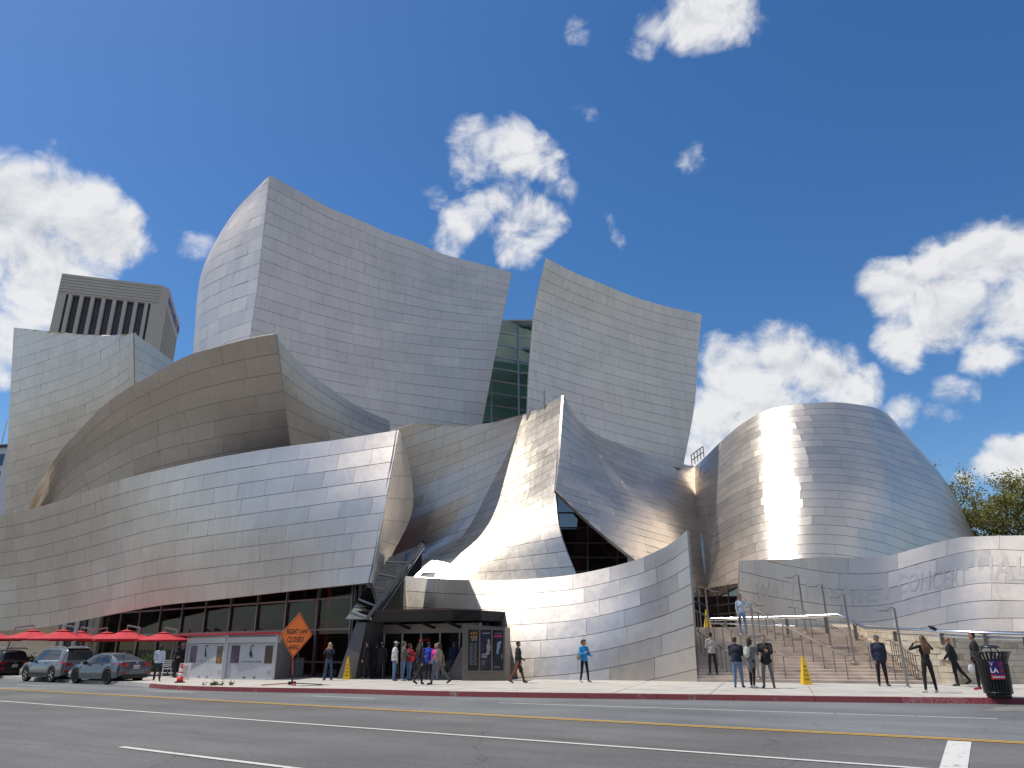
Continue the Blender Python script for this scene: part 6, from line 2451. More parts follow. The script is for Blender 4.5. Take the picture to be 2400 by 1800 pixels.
def build_car(pos, yaw, L, W, keys, wheels, rw, label, m, rimm, spokes, kind, plate=True):
    root = empty('parked_car', pos, yaw)
    tag(root, label, 'car', 'cars parked along the kerb')
    c = Car(L, W, keys, wheels, rw)
    vs, fs = c.body()
    b = cpart('body', [(vs, fs)], m, root)
    em = b.modifiers.new('bev', 'EDGE_SPLIT'); em.split_angle = R(48)
    x0 = keys[0][0]
    if kind == 'suv':
        win = ((-1.72, -0.92), (-0.86, 0.10), (0.16, 1.02))
        rear = (-2.33, -1.98); wind = (0.55, 1.45)
    elif kind == 'sedan':
        win = ((-1.30, -0.42), (-0.36, 0.78))
        rear = (-1.72, -0.95); wind = (0.50, 1.28)
    else:
        win = ((-1.4, -0.6), (-0.55, 0.5)); rear = (-1.95, -1.7); wind = (.7, 1.4)
    for i, (a, bb) in enumerate(win):
        s0 = .22 if i == 0 else 0.0
        s1 = -.42 if i == len(win) - 1 else 0.0
        for sd_ in (1, -1):
            cpart('side_window', [c.patch(a, bb, 6.12, 7.85, .006, sd_, slant0=s0, slant1=s1)], M_CGLASS, root)
    cpart('rear_window', [c.patch(rear[0], rear[1], 8.35, 11.0, .006, 1, nx=6), c.patch(rear[0], rear[1], 8.35, 11.0, .006, -1, nx=6)], M_CGLASS, root)
    cpart('windscreen', [c.patch(wind[0], wind[1], 8.3, 11.0, .006, 1, nx=6), c.patch(wind[0], wind[1], 8.3, 11.0, .006, -1, nx=6)], M_CGLASS, root)
    # window surround
    for sd_ in (1, -1):
        a, bb = win[0][0], win[-1][1]
        cpart('window_trim', [c.patch(a - .05, bb + .08, 5.98, 6.14, .010, sd_, nx=16, nk=1)], M_CHROME if kind == 'suv' else M_TRIM, root)
        cpart('rocker_panel', [c.patch(wheels[0] + rw + .10, wheels[1] - rw - .10, 2.2, 3.1, .008, sd_, nx=10, nk=2)], M_TRIM if kind != 'sedan' else m, root)
        # door shut lines
        for xx in ([win[0][0] + .35, win[1][0] - .03, win[-1][1] - .10] if kind == 'suv' else [win[0][0] + .18, win[1][0] - .03, win[-1][1] - .12]):
            cpart('door_gap', [c.patch(xx - .008, xx + .008, 2.6, 6.0, .004, sd_, nx=1, nk=6)], M_TRIM, root)
        for xx in ([-.55, .42] if kind == 'suv' else [-.72, .22]):
            y, z = c.S(xx, 5.2)
            mb = MB().box((xx, sd_ * (y + .03), z), (.22, .035, .035))
            o = mb.build('door_handle', m, root)
    # tail lamps wrap round the corner
    zl = (4.55, 5.75)
    for sd_ in (1, -1):
        cpart('tail_lamp', [c.patch(x0 + .015, x0 + (.42 if kind == 'sedan' else .34), 4.75, 5.8, .012, sd_, nx=6, nk=3)], M_TAIL, root)
        y1, z1 = c.S(x0 + .01, 5.2)
        mb = MB()
        mb.box((x0 - .012, sd_ * (y1 - .18), z1 + .01), (.03, .34, .16))
        mb.build('tail_lamp', M_TAIL, root)
        mb = MB().box((x0 - .014, sd_ * (W / 2 - .26), .52), (.03, .26, .06))
        mb.build('reflector', M_TAIL, root)
        # mirrors
        mx_ = win[-1][1] - .22
        y, z = c.S(mx_, 6.1)
        mb = MB(); mb.lathe([(.02, -.10), (.085, -.07), (.10, 0), (.085, .06), (.03, .085)], 10, (0, 0, 0))
        o = mb.build('wing_mirror', M_TRIM, root); o.location = (mx_, sd_ * (y + .13), z + .05); o.scale = (.7, 1.2, 1)
    z_p = keys[1][2] - (.26 if kind != 'sedan' else .20)
    MB().box((x0 - .016, 0, z_p), (.015, .32, .16)).build('number_plate', mat('plate_white', (0.62, 0.60, 0.60), 0.5), root)
    pm = MB()
    for i_ in range(7):
        pm.box((x0 - .027, -.108 + .036 * i_, z_p - .01), (.004, .022, .06))
    pm.build('plate_print', mat('plate_red', (0.40, 0.05, 0.06), 0.6) if kind == 'sedan' else M_TRIM, root)
    # bumper insert, badge, underside
    MB().box((x0 - .01, 0, .36), (.04, W * .74, .17)).build('bumper_insert', M_TRIM, root)
    bd = MB(); bd.tube([(x0 - .03, 0, z_p + .20), (x0 - .012, 0, z_p + .20)], .065, 14)
    bd.build('badge', M_CHROME, root)
    MB().box(((wheels[0] + wheels[1]) / 2, 0, .30), (L * .8, W * .78, .16)).build('underside', M_UNDER, root)
    if kind == 'suv':
        MB().hexa([(-2.12, -.58, 1.665), (-1.85, -.60, 1.69), (-1.85, .60, 1.69), (-2.12, .58, 1.665)], [(-2.12, -.58, 1.69), (-1.85, -.60, 1.72), (-1.85, .60, 1.72), (-2.12, .58, 1.69)]).build('spoiler', m, root)
        MB().box((-2.125, 0, 1.672), (.02, .36, .03)).build('brake_light', M_TAIL, root)
        for sd_ in (1, -1):
            MB().tube([(-1.7, sd_ * .56, 1.73), (-1.4, sd_ * .58, 1.775), (.1, sd_ * .58, 1.775), (.35, sd_ * .56, 1.72)], .018, 6).build('roof_rail', M_CHROME, root)
            MB().box((x0 - .02, sd_ * .66, .56), (.03, .20, .10)).build('fog_lamp', M_TAIL, root)
    ant = MB(); ant.hexa([(-1.2, -.02, 1.40 if kind == 'sedan' else 1.72), (-1.05, -.02, 1.42 if kind == 'sedan' else 1.72), (-1.05, .02, 1.42 if kind == 'sedan' else 1.72), (-1.2, .02, 1.40 if kind == 'sedan' else 1.72)], [(-1.24, -.005, 1.50 if kind == 'sedan' else 1.80), (-1.2, -.005, 1.50 if kind == 'sedan' else 1.80), (-1.2, .005, 1.50 if kind == 'sedan' else 1.80), (-1.24, .005, 1.50 if kind == 'sedan' else 1.80)])
    ant.build('aerial', m, root)
    for xw in wheels:
        for sd_ in (1, -1):
            wheel(root, xw, sd_ * (W / 2 - .125), rw, .22, rimm, spokes, sd_)
    return root


SUV = [(-2.40, .42, .92, .95, .78, .78, .72), (-2.36, .36, .99, 1.02, .88, .86, .76), (-2.28, .33, 1.03, 1.18, .92, .88, .72), (-2.10, .30, 1.05, 1.60, .935, .90, .66), (-1.90, .28, 1.05, 1.69, .94, .905, .64),
       (-1.2, .27, 1.04, 1.73, .945, .91, .63), (-.2, .27, 1.02, 1.735, .945, .91, .63), (.35, .27, 1.01, 1.69, .945, .91, .62), (.75, .27, 1.00, 1.50, .945, .90, .62), (1.20, .28, 1.00, 1.16, .94, .88, .66), (1.42, .28, .99, 1.045, .94, .87, .72), (1.9, .29, .93, .975, .92, .84, .70), (2.22, .32, .84, .87, .86, .76, .62), (2.36, .40, .70, .72, .70, .64, .55)]
SED = [(-2.27, .45, .93, .96, .70, .72, .66), (-2.24, .38, 1.00, 1.03, .84, .82, .72), (-2.12, .32, 1.01, 1.055, .885, .84, .70), (-1.80, .28, 1.00, 1.085, .90, .845, .68), (-1.50, .26, .99, 1.20, .90, .845, .62), (-1.0, .24, .97, 1.375, .90, .845, .57), (-.4, .24, .95, 1.44, .90, .845, .55), (.1, .24, .93, 1.44, .90, .845, .55), (.5, .24, .92, 1.36, .90, .84, .56), (.9, .24, .92, 1.17, .90, .83, .60), (1.25, .25, .91, .985, .895, .82, .66), (1.7, .26, .86, .915, .875, .79, .66), (2.1, .30, .76, .80, .80, .70, .58), (2.27, .38, .62, .64, .62, .56, .48)]
# stand the cars by their rear-left tyres
YAWC = math.atan2(RD.y, RD.x)


def stand(px, py, xw, half):
    g_ = gnd(px, py, 0.0)
    f_ = Vector((math.cos(YAWC), math.sin(YAWC), 0)); l_ = Vector((-math.sin(YAWC), math.cos(YAWC), 0))
    p = g_ - f_ * xw - l_ * half
    p.z = 0
    return p


P_SUV = paint('grey_blue_metallic', (0.15, 0.152, 0.160), 0.3, 0.5)
P_SED = paint('slate_blue_metallic', (0.075, 0.097, 0.125), 0.28, 0.5)
P_BLK = mat('black_car_paint', (0.012, 0.012, 0.015), 0.45, 0.0, spec=0.3)
build_car(stand(117, 1599.5, -1.38, .90), YAWC, 4.76, 1.89, SUV, (-1.38, 1.37), .36, 'grey blue estate car with five spoke alloy wheels parked between two cars', P_SUV, M_RIM, 5, 'suv')
build_car(stand(244, 1604.5, -1.36, .85), YAWC + R(3), 4.54, 1.80, SED, (-1.36, 1.34), .325, 'slate blue saloon car with black wheels parked nearest the kiosk', P_SED, M_RIMD, 7, 'sedan')
BLK = [(x, a, b, c, d, e, f) for x, a, b, c, d, e, f in SUV]
build_car(stand(-22, 1590, -1.38, .90), YAWC, 4.76, 1.89, [(x * .86, a, b * .97, c * .93, d * .95, e * .95, f * .95) for x, a, b, c, d, e, f in SUV], (-1.16, 1.2), .34, 'black hatchback cut off by the left edge of the photo', P_BLK, M_RIMD, 5, 'suv')
# ------------------------------------------------------------------ people
def cap_mesh(A, B, ra, rb, n=10):
    A, B = Vector(A), Vector(B)
    d = B - A
    L = d.length
    d = d.normalized() if L > 1e-6 else Vector((0, 0, 1))
    s = d.cross(Vector((0.3, 0.9, 0.2)))
    s.normalize()
    u = s.cross(d)
    prof = [(-ra * math.cos(R(a)), ra * math.sin(R(a))) for a in (8, 35, 62)] + [(0, ra), (L, rb)] + [(L + rb * math.cos(R(a)), rb * math.sin(R(a))) for a in (62, 35, 8)]
    vs, fs = [], []
    for z, r in prof:
        for k in range(n):
            a = 2 * math.pi * k / n
            vs.append(A + d * z + (s * math.cos(a) + u * math.sin(a)) * r)
    m = len(prof)
    for i in range(m - 1):
        for k in range(n):
            a, b = i * n + k, i * n + (k + 1) % n
            fs.append((a, a + n, b + n, b))
    fs.append(tuple(range(n)))
    fs.append(tuple((m - 1) * n + k for k in range(n - 1, -1, -1)))
    return vs, fs


def ell_mesh(c, r, rot=None, n=14, m=9):
    vs, fs = [], []
    M = rot or Matrix.Identity(3)
    for i in range(m + 1):
        t = math.pi * (i + .02) / (m + .04)
        for k in range(n):
            a = 2 * math.pi * k / n
            vs.append(Vector(c) + M @ Vector((r[0] * math.sin(t) * math.cos(a), r[1] * math.sin(t) * math.sin(a), r[2] * math.cos(t))))
    for i in range(m):
        for k in range(n):
            a, b = i * n + k, i * n + (k + 1) % n
            fs.append((a, a + n, b + n, b))
    fs.append(tuple(range(n - 1, -1, -1)))
    fs.append(tuple(m * n + k for k in range(n)))
    return vs, fs


CLOTH = {}


def cloth(col, rough=0.85):
    key = tuple(round(c, 3) for c in col)
    if key not in CLOTH:
        CLOTH[key] = mat('cloth', col, rough, var=0.18, vscale=9, bump=0.25, bscale=14)
    return CLOTH[key]


M_SKIN = mat('skin', (0.48, 0.28, 0.20), 0.55)
M_SKIND = mat('skin_tanned', (0.36, 0.19, 0.125), 0.55)
M_EYE = mat('eye_dark', (0.02, 0.015, 0.012), 0.3)
M_LIP = mat('lip', (0.36, 0.12, 0.11), 0.5)
PENDING = []


class Prims:
    def __init__(self):
        self.p = []

    def cap(self, A, B, ra, rb, t):
        self.p.append(('c', Vector(A), Vector(B), ra, rb, t))

    def ell(self, c, r, t, rot=None):
        self.p.append(('e', Vector(c), Vector(r), rot, None, t))

    def mesh(self):
        mb = MB()
        for q in self.p:
            v, f = cap_mesh(*q[1:5]) if q[0] == 'c' else ell_mesh(q[1], q[2], q[3])
            mb.add(v, f)
        return mb

    def nearest(self, P):
        best = np.full(len(P), 1e9)
        idx = np.zeros(len(P), int)
        for q in self.p:
            if q[0] == 'c':
                A, B = np.array(q[1]), np.array(q[2])
                d = B - A
                t = np.clip(((P - A) @ d) / max(d @ d, 1e-9), 0, 1)
                D = np.linalg.norm(P - (A + t[:, None] * d), axis=1) - (q[3] + (q[4] - q[3]) * t)
            else:
                M = np.array(q[3]) if q[3] is not None else np.eye(3)
                r = np.array(q[2])
                w = (P - np.array(q[1])) @ M
                k = np.linalg.norm(w / r, axis=1)
                D = (k - 1) * r.min()
            m = D < best
            best[m] = D[m]
            idx[m] = q[5]
        return idx


def rx(v, a):
    return Matrix.Rotation(a, 3, 'X') @ Vector(v)


def hand(mb, wrist, fdir, side, curl=22, s=1.0, mi=0):
    """palm, four bent fingers and a thumb at the end of a forearm"""
    f = fdir.normalized()
    p = Vector((side * -1.0, 0, 0))
    p = (p - f * p.dot(f)).normalized()       # palm faces the body
    w = f.cross(p) * 1.0                        # across the knuckles
    if w.y < 0:
        w = -w
    c = wrist + f * .045 * s
    for k in range(4):
        o = (k - 1.5) * .021 * s
        mb.tube([wrist + w * o * .6, c + w * o + f * .045 * s], [.013 * s, .0115 * s], 6)
        base = c + w * o + f * .04 * s
        ln = (.062, .074, .078, .068)[k] * s if w.y > 0 else .07 * s
        a1, a2 = R(curl), R(curl * 2.1)
        d1 = f * math.cos(a1) + p * math.sin(a1)
        d2 = f * math.cos(a2) + p * math.sin(a2)
        m1 = base + d1 * ln * .5
        mb.tube([base, m1, m1 + d2 * ln * .5], [.0095 * s, .0088 * s, .0065 * s], 6)
    t0 = wrist + f * .02 * s + w * .03 * s
    t1 = t0 + (f * .6 + w * .75 + p * .3).normalized() * .04 * s
    mb.tube([t0 - w * .01, t0, t1, t1 + (f * .9 + w * .3 + p * .35).normalized() * .03 * s], [.013 * s, .012 * s, .0105 * s, .008 * s], 6)
    mb.add(*ell_mesh(wrist + f * .05 * s, (.018 * s, .04 * s, .045 * s), Matrix((p, w, f)).transposed(), 8, 6))


def person(px, py, h, yaw, label, top, bottom, shoe=(0.03, 0.03, 0.03), hair=(0.03, 0.02, 0.015), skin=None, outer=None, outer_len=0.0, hair_style='short',
           legs=((4, 2), (-4, 4)), arms=((0, 8, 12), (0, 8, 12)), lean=0.0, head=(0, 0), wide=0.0, female=False, flare=0.0, loose=0.0, pos=None, bag=None, hat=None, twist=0.0, skirt=None):
    """legs: (thigh forward, knee bend) left, right; arms: (forward, outward, elbow bend[, inward]) left, right"""
    s = h / 1.75
    yaw = R(yaw)
    P = Prims()
    SK, TP, BT, SH = 0, 1, 2, 3
    hw = .088 if not female else .085
    pel = Vector((0, 0, .95))
    legs_w = (.088 + wide * .3, .062 + wide * .15, .050)
    feet = []
    for i, sx_ in enumerate((-1, 1)):
        tf, kb = legs[i][0], legs[i][1]
        ab = legs[i][2] if len(legs[i]) > 2 else 3
        hip = Vector((sx_ * hw, 0, .92))
        d1 = Vector((sx_ * math.sin(R(ab)), math.sin(R(tf)), -math.cos(R(tf)))).normalized()
        kn = hip + d1 * .43
        sh_ = tf - kb
        d2 = Vector((sx_ * math.sin(R(ab)) * .6, math.sin(R(sh_)), -math.cos(R(sh_)))).normalized()
        an = kn + d2 * .41
        P.cap(hip, kn, legs_w[0], legs_w[1] + loose * .3, BT)
        P.cap(kn + Vector((0, .004, 0)), kn + d2 * .40, legs_w[1] + loose * .3, .043 + flare + loose * .35, BT)
        P.cap(kn + d2 * .10 + Vector((0, -.012, 0)), kn + d2 * .22 + Vector((0, -.01, 0)), .052, .046 + loose * .3, BT)
        fp = R(max(-50, min(25, sh_ * .7))) if sh_ < -8 else 0.0
        ft = Vector((sx_ * .18, math.cos(fp), math.sin(fp))).normalized()
        P.cap(an + Vector((0, -.035, -.035)), an + ft * .155 + Vector((0, 0, -.052)), .040, .034, SH)
        P.cap(an + ft * .06 + Vector((0, 0, -.045)), an + ft * .15 + Vector((sx_ * .008, 0, -.056)), .042, .036, SH)
        feet.append(min(an.z - .085, (an + ft * .15).z - .09))
    P.ell(pel, (.155 + wide, .105 + wide, .12), BT)
    P.ell(pel + Vector((0, -.03, -.03)), (.145 + wide, .10 + wide, .11), BT)
    ML = Matrix.Rotation(-R(lean), 3, 'X')
    tz = lambda v: pel + ML @ (Vector(v) - pel)
    P.cap(tz((0, 0, 1.02)), tz((0, .0, 1.12)), .128 + wide, .125 + wide * .9, TP)
    P.ell(tz((0, .0, 1.10)), (.150 + wide, .100 + wide, .14), TP, ML)
    P.ell(tz((0, .005, 1.27)), (.172 + wide * .7, .112 + wide * .6, .17), TP, ML)
    P.cap(tz((-.13, -.005, 1.405)), tz((.13, -.005, 1.405)), .062, .062, TP)
    if female:
        for sx_ in (-1, 1):
            P.ell(tz((sx_ * .075, .085, 1.27)), (.062, .055, .06), TP, ML)
    P.cap(tz((0, -.01, 1.42)), tz((0, .012, 1.53)), .056, .052, SK)
    HR = Matrix.Rotation(R(head[0]), 3, 'Z') @ Matrix.Rotation(-R(lean * .3) - R(head[1]), 3, 'X')
    hc = tz((0, .02, 1.63))
    H = lambda v: hc + HR @ Vector(v)
    P.ell(H((0, -.005, .02)), (.074, .092, .100), SK, HR)
    P.ell(H((0, .028, -.045)), (.055, .062, .068), SK, HR)
    P.ell(H((0, .095, -.012)), (.011, .019, .020), SK, HR)
    P.cap(H((0, .080, .028)), H((0, .094, -.005)), .009, .011, SK)
    for sx_ in (-1, 1):
        P.ell(H((sx_ * .074, -.006, -.005)), (.012, .022, .032), SK, HR)
    wr = []
    ar = []
    for i, sx_ in enumerate((-1, 1)):
        a = arms[i]
        fw, out_, eb = a[0], a[1], a[2]
        inn = a[3] if len(a) > 3 else 8
        shd = tz((sx_ * (.178 + wide * .5), -.005, 1.405))
        d1 = Vector((sx_ * math.sin(R(out_)), math.sin(R(fw)) * math.cos(R(out_)), -math.cos(R(fw)) * math.cos(R(out_)))).normalized()
        el = shd + d1 * .285
        f2 = fw + eb
        d2 = Vector((-sx_ * math.sin(R(inn)), math.sin(R(f2)) * math.cos(R(inn)), -math.cos(R(f2)) * math.cos(R(inn)))).normalized()
        wri = el + d2 * .245
        P.cap(shd, el, .052 + wide * .25, .041, TP)
        P.cap(el, wri, .041, .030, TP)
        P.cap(wri - d2 * .01, wri + d2 * .03, .026, .024, SK)
        wr.append((wri + d2 * .015, d2, sx_))
        ar.append((shd, el, wri))
    if skirt:
        P.cap((0, 0, .98), (0, .0, .62), .15 + wide, .19, BT)
    zmin = min(feet)
    # ---- assemble
    base = pos if pos is not None else gnd(px, py)
    root = empty('person', base, yaw)
    tag(root, label, 'person', 'people outside the concert hall')
    skin_m = skin or M_SKIN
    mats = [skin_m, cloth(top), cloth(bottom), cloth(shoe, .6), M_EYE, M_LIP]
    mb = P.mesh()
    me = mb.mesh('body')
    tmp = bpy.data.objects.new('tmp', me); COL.objects.link(tmp)
    rm = tmp.modifiers.new('r', 'REMESH'); rm.mode = 'VOXEL'; rm.voxel_size = .0155
    sm = tmp.modifiers.new('s', 'SMOOTH'); sm.factor = .5; sm.iterations = 4
    extra = MB()
    for wri, d2, sx_ in wr:
        hand(extra, wri, d2, sx_, 26)
    det = MB()
    for sx_ in (-1, 1):
        det.add(*ell_mesh(H((sx_ * .031, .083, .012)), (.012, .008, .007), HR, 8, 5), mi=4)
        det.add(*ell_mesh(H((sx_ * .031, .084, .034)), (.018, .006, .004), HR, 8, 4), mi=4)
    det.add(*ell_mesh(H((0, .086, -.058)), (.022, .008, .007), HR, 8, 5), mi=5)
    subs = []

    def child(name, prims, m, vox=.017, smooth=4, plain=None):
        q = MB()
        q.__dict__.update(prims.mesh().__dict__) if plain is None else q.__dict__.update(plain.__dict__)
        m2 = q.mesh(name)
        t2 = bpy.data.objects.new('tmp', m2); COL.objects.link(t2)
        if plain is None:
            r2 = t2.modifiers.new('r', 'REMESH'); r2.mode = 'VOXEL'; r2.voxel_size = vox
            s2 = t2.modifiers.new('s', 'SMOOTH'); s2.factor = .5; s2.iterations = smooth
        subs.append((name, t2, m, plain is None))
    # hair
    hm = cloth(hair, .6)
    if hair_style != 'bald':
        Q = Prims()
        Q.ell(H((0, -.030, .044)), (.082, .088, .090), 0, HR)
        Q.ell(H((0, -.045, .0)), (.078, .065, .085), 0, HR)
        if hair_style == 'short':
            Q.ell(H((0, .045, .098)), (.055, .04, .028), 0, HR)
        if hair_style == 'grey_rim':
            Q.p = []
            Q.ell(H((0, -.045, -.005)), (.080, .058, .05), 0, HR)
        if hair_style == 'bob':
            for sx_ in (-1, 1):
                Q.cap(H((sx_ * .072, -.015, .03)), H((sx_ * .078, -.005, -.12)), .032, .028, 0)
            Q.cap(H((0, -.075, .0)), H((0, -.085, -.13)), .06, .055, 0)
        if hair_style == 'curly':
            rg = random.Random(int(px))
            for k in range(26):
                a = rg.uniform(0, 2 * math.pi); e = rg.uniform(-.9, 1.2)
                if math.sin(a) > .55 and e < .6:
                    continue
                Q.ell(H((.098 * math.cos(a) * math.cos(e * .8), -.02 + .10 * math.sin(a) * math.cos(e * .8), .02 + .10 * math.sin(e))), (.04, .04, .042), 0)
        if hair_style == 'long':
            for sx_ in (-1, 0, 1):
                Q.cap(H((sx_ * .06, -.055, .0)), tz((sx_ * .085, -.125, 1.36)), .05, .052, 0)
                Q.cap(tz((sx_ * .085, -.125, 1.36)), tz((sx_ * .075, -.15, 1.19)), .052, .03, 0)
        if hair_style == 'pony':
            Q.cap(H((0, -.10, .03)), H((0, -.14, -.13)), .03, .018, 0)
        child('hair', Q, hm, .014, 2)
    if hat:
        Q = Prims()
        Q.ell(H((0, -.012, .060)), (.088, .102, .072), 0, HR)
        if hat[1] == 'cap':
            Q.ell(H((0, .11, .052)), (.062, .065, .012), 0, HR)
        child('hat', Q, cloth(hat[0]), .012, 2)
    if outer:
        Q = Prims()
        t_ = .024
        wl = wide + .014
        Q.cap(tz((0, 0, 1.02 - outer_len * .2)), tz((0, 0, 1.12)), .140 + wl, .136 + wl, 0)
        Q.ell(tz((0, 0, 1.10)), (.160 + wl, .112 + wl, .15), 0, ML)
        Q.ell(tz((0, .005, 1.27)), (.184 + wl, .126 + wl, .175), 0, ML)
        Q.cap(tz((-.135, -.005, 1.41)), tz((.135, -.005, 1.41)), .074, .074, 0)
        Q.ell((0, 0, .93 - outer_len * .5), (.172 + wl, .13 + wl, .10 + outer_len * .55), 0)
        Q.cap(tz((-.05, -.02, 1.46)), tz((.05, -.02, 1.46)), .052, .052, 0)
        for shd, el, wri in ar:
            Q.cap(shd, el, .068 + wide * .25, .056, 0)
            Q.cap(el, wri - (wri - el).normalized() * .01, .056, .046, 0)
        child('jacket', Q, cloth(outer), .0165, 3)
    if bag:
        kind_, bc = bag[0], bag[1]
        Q = Prims()
        if kind_ == 'backpack':
            Q.ell(tz((0, -.20, 1.24)), (.135, .085, .20), 0, ML)
            Q.ell(tz((0, -.25, 1.16)), (.10, .06, .10), 0, ML)
            for sx_ in (-1, 1):
                Q.cap(tz((sx_ * .10, -.13, 1.42)), tz((sx_ * .11, .10, 1.36)), .022, .022, 0)
                Q.cap(tz((sx_ * .11, .105, 1.36)), tz((sx_ * .13, .10, 1.15)), .022, .018, 0)
            nm = 'backpack'
        elif kind_ == 'shoulder':
            sd_ = bag[2]
            Q.ell(tz((sd_ * .27, -.02, 1.02)), (.06, .15, .11), 0)
            Q.cap(tz((sd_ * .17, -.03, 1.46)), tz((sd_ * .25, -.08, 1.08)), .014, .014, 0)
            Q.cap(tz((sd_ * .17, -.03, 1.46)), tz((sd_ * .25, .08, 1.08)), .014, .014, 0)
            nm = 'shoulder_bag'
        else:
            i = 0 if bag[2] < 0 else 1
            wri, d2, sx_ = wr[i]
            Q.ell(wri + d2 * .10 + Vector((0, 0, -.19)), (.035, .10, .14), 0)
            Q.cap(wri + d2 * .08 + Vector((0, -.05, -.06)), wri + d2 * .08, .010, .010, 0)
            Q.cap(wri + d2 * .08 + Vector((0, .05, -.06)), wri + d2 * .08, .010, .010, 0)
            nm = 'carried_bag'
        child(nm, Q, cloth(bc), .014, 2)
    PENDING.append((root, tmp, P, mats, extra, det, subs, s, zmin))
    return root


def finish_people():
    bpy.context.view_layer.update()
    dg = bpy.context.evaluated_depsgraph_get()
    done = []
    for root, tmp, P, mats, extra, det, subs, s, zmin in PENDING:
        me = bpy.data.meshes.new_from_object(tmp.evaluated_get(dg))
        sm_ = [(n, bpy.data.meshes.new_from_object(t.evaluated_get(dg)), m) for n, t, m, _ in subs]
        done.append((root, me, P, mats, extra, det, sm_, s, zmin))
    for root, tmp, P, mats, extra, det, subs, s, zmin in PENDING:
        bpy.data.objects.remove(tmp)
        for n, t, m, _ in subs:
            bpy.data.objects.remove(t)
    for root, me, P, mats, extra, det, subs, s, zmin in done:
        n = len(me.vertices)
        co = np.empty(n * 3); me.vertices.foreach_get('co', co); co = co.reshape(-1, 3)
        nf = len(me.polygons)
        fc_ = np.empty(nf * 3); me.polygons.foreach_get('center', fc_); fc_ = fc_.reshape(-1, 3)
        mi = P.nearest(fc_)
        faces = [list(p.vertices) for p in me.polygons]
        mb = MB()
        mb.v = [tuple(v) for v in co]; mb.f = faces; mb.m = [int(x) for x in mi]; mb.s = [True] * nf
        mb.add(extra.v, extra.f, 0, True)
        b0 = len(mb.v)
        mb.v += det.v
        for f, m_ in zip(det.f, det.m):
            mb.f.append([b0 + i for i in f]); mb.m.append(m_); mb.s.append(True)
        mb.v = [(x * s, y * s, (z - zmin) * s) for x, y, z in mb.v]
        o = mb.build('body', mats, root)
        bpy.data.meshes.remove(me)
        for nm, m2, m in subs:
            c2 = np.empty(len(m2.vertices) * 3); m2.vertices.foreach_get('co', c2)
            c2 = c2.reshape(-1, 3)
            c2[:, 2] -= zmin
            c2 *= s
            m2.vertices.foreach_set('co', c2.reshape(-1))
            m2.materials.clear()
            ch_ = link(nm, m2, m, root, smooth=True)
            ch_.name = nm


DENIM, DDENIM, BLK_, NAVY, GREY = (0.10, 0.17, 0.30), (0.045, 0.075, 0.14), (0.010, 0.010, 0.012), (0.014, 0.018, 0.038), (0.16, 0.16, 0.17)
WALK = ((24, 6), (-20, 14))
WALK2 = ((-18, 12), (22, 5))


def on_stairs(px, py, y0=27, y1=44):
    for i in range(700):
        q = at(px, py, y0 + i * .025)
        if q.y > y1:
            break
        if abs(q.z - stair_z(q)) < .06:
            q.z = stair_z(q)
            return q
    q = at(px, py, 34)
    q.z = stair_z(q)
    return q


# by the cars and the kiosk
person(366, 1596.5, 1.68, 25, 'woman in pale blue jacket and dark trousers walking past the parked blue car', (0.5, 0.55, 0.62), NAVY, outer=(0.52, 0.58, 0.66), legs=WALK, hair_style='bob', female=True, arms=((18, 8, 15), (-18, 8, 10)), flare=.015)
person(408, 1588.5, 1.74, -30, 'person all in black standing at the left end of the kiosk', BLK_, BLK_, outer=(0.012, 0.012, 0.014), skin=M_SKIND, arms=((10, 10, 40), (10, 10, 40)))
person(421, 1588, 1.74, 150, 'person in dark clothes and pale flat cap facing the one in black', (0.05, 0.05, 0.06), (0.02, 0.02, 0.022), hat=((0.55, 0.55, 0.55), 'cap'), hair=(.3, .3, .3), arms=((20, 8, 50), (20, 8, 50)))
person(434, 1587, 1.66, 200, 'white haired person in white shirt half hidden by the kiosk', (0.62, 0.62, 0.60), (0.25, 0.22, 0.18), hair=(0.6, 0.6, 0.58), arms=((25, 8, 50), (20, 8, 40)))
# in front of the dark glass
person(768, 1594.5, 1.70, 185, 'blonde woman in navy top and flared jeans raising a phone before dark glass', NAVY, DDENIM, hair=(0.42, 0.33, 0.19), hair_style='long', female=True, arms=((48, 16, 112, 30), (46, 16, 114, 30)), flare=.045, legs=((2, 2, 7), (2, 2, 7)))
person(858, 1592, 1.74, 60, 'dark figure in long black coat at the left end of the ticket windows', BLK_, BLK_, outer=(0.011, 0.011, 0.013), outer_len=.3, arms=((5, 8, 20), (15, 8, 45)))
person(880, 1591, 1.68, -10, 'person in black with back turned, second from left at the ticket windows', BLK_, BLK_, outer=(0.010, 0.010, 0.012), outer_len=.2)
person(894, 1591.5, 1.72, 10, 'person in black with white knitted hat at the ticket windows', BLK_, BLK_, outer=(0.012, 0.012, 0.014), hat=((0.72, 0.72, 0.72), 'knit'))
person(923, 1596, 1.72, -65, 'man in light grey hoodie and white cap, jeans, first in the ticket queue', (0.50, 0.50, 0.47), DENIM, outer=(0.52, 0.52, 0.49), hat=((0.62, 0.62, 0.60), 'cap'), loose=.03, shoe=(.06, .06, .06), wide=.015, legs=((3, 3), (-2, 2)))
person(944, 1596, 1.72, -60, 'person in dark checked shirt and jeans behind the grey hoodie', (0.10, 0.09, 0.075), DENIM, outer=(0.11, 0.10, 0.085), hair=(0.10, 0.06, 0.03), shoe=(.45, .45, .45), arms=((22, 8, 60), (20, 10, 45)))
person(958, 1595.5, 1.62, -40, 'woman in red jacket and jeans with red bag in the ticket queue', (0.34, 0.02, 0.035), DENIM, outer=(0.36, 0.022, 0.04), hair=(0.02, 0.013, 0.01), hair_style='pony', female=True, bag=('shoulder', (0.55, 0.03, 0.02), 1), arms=((35, 8, 70), (25, 10, 60)), wide=.02)
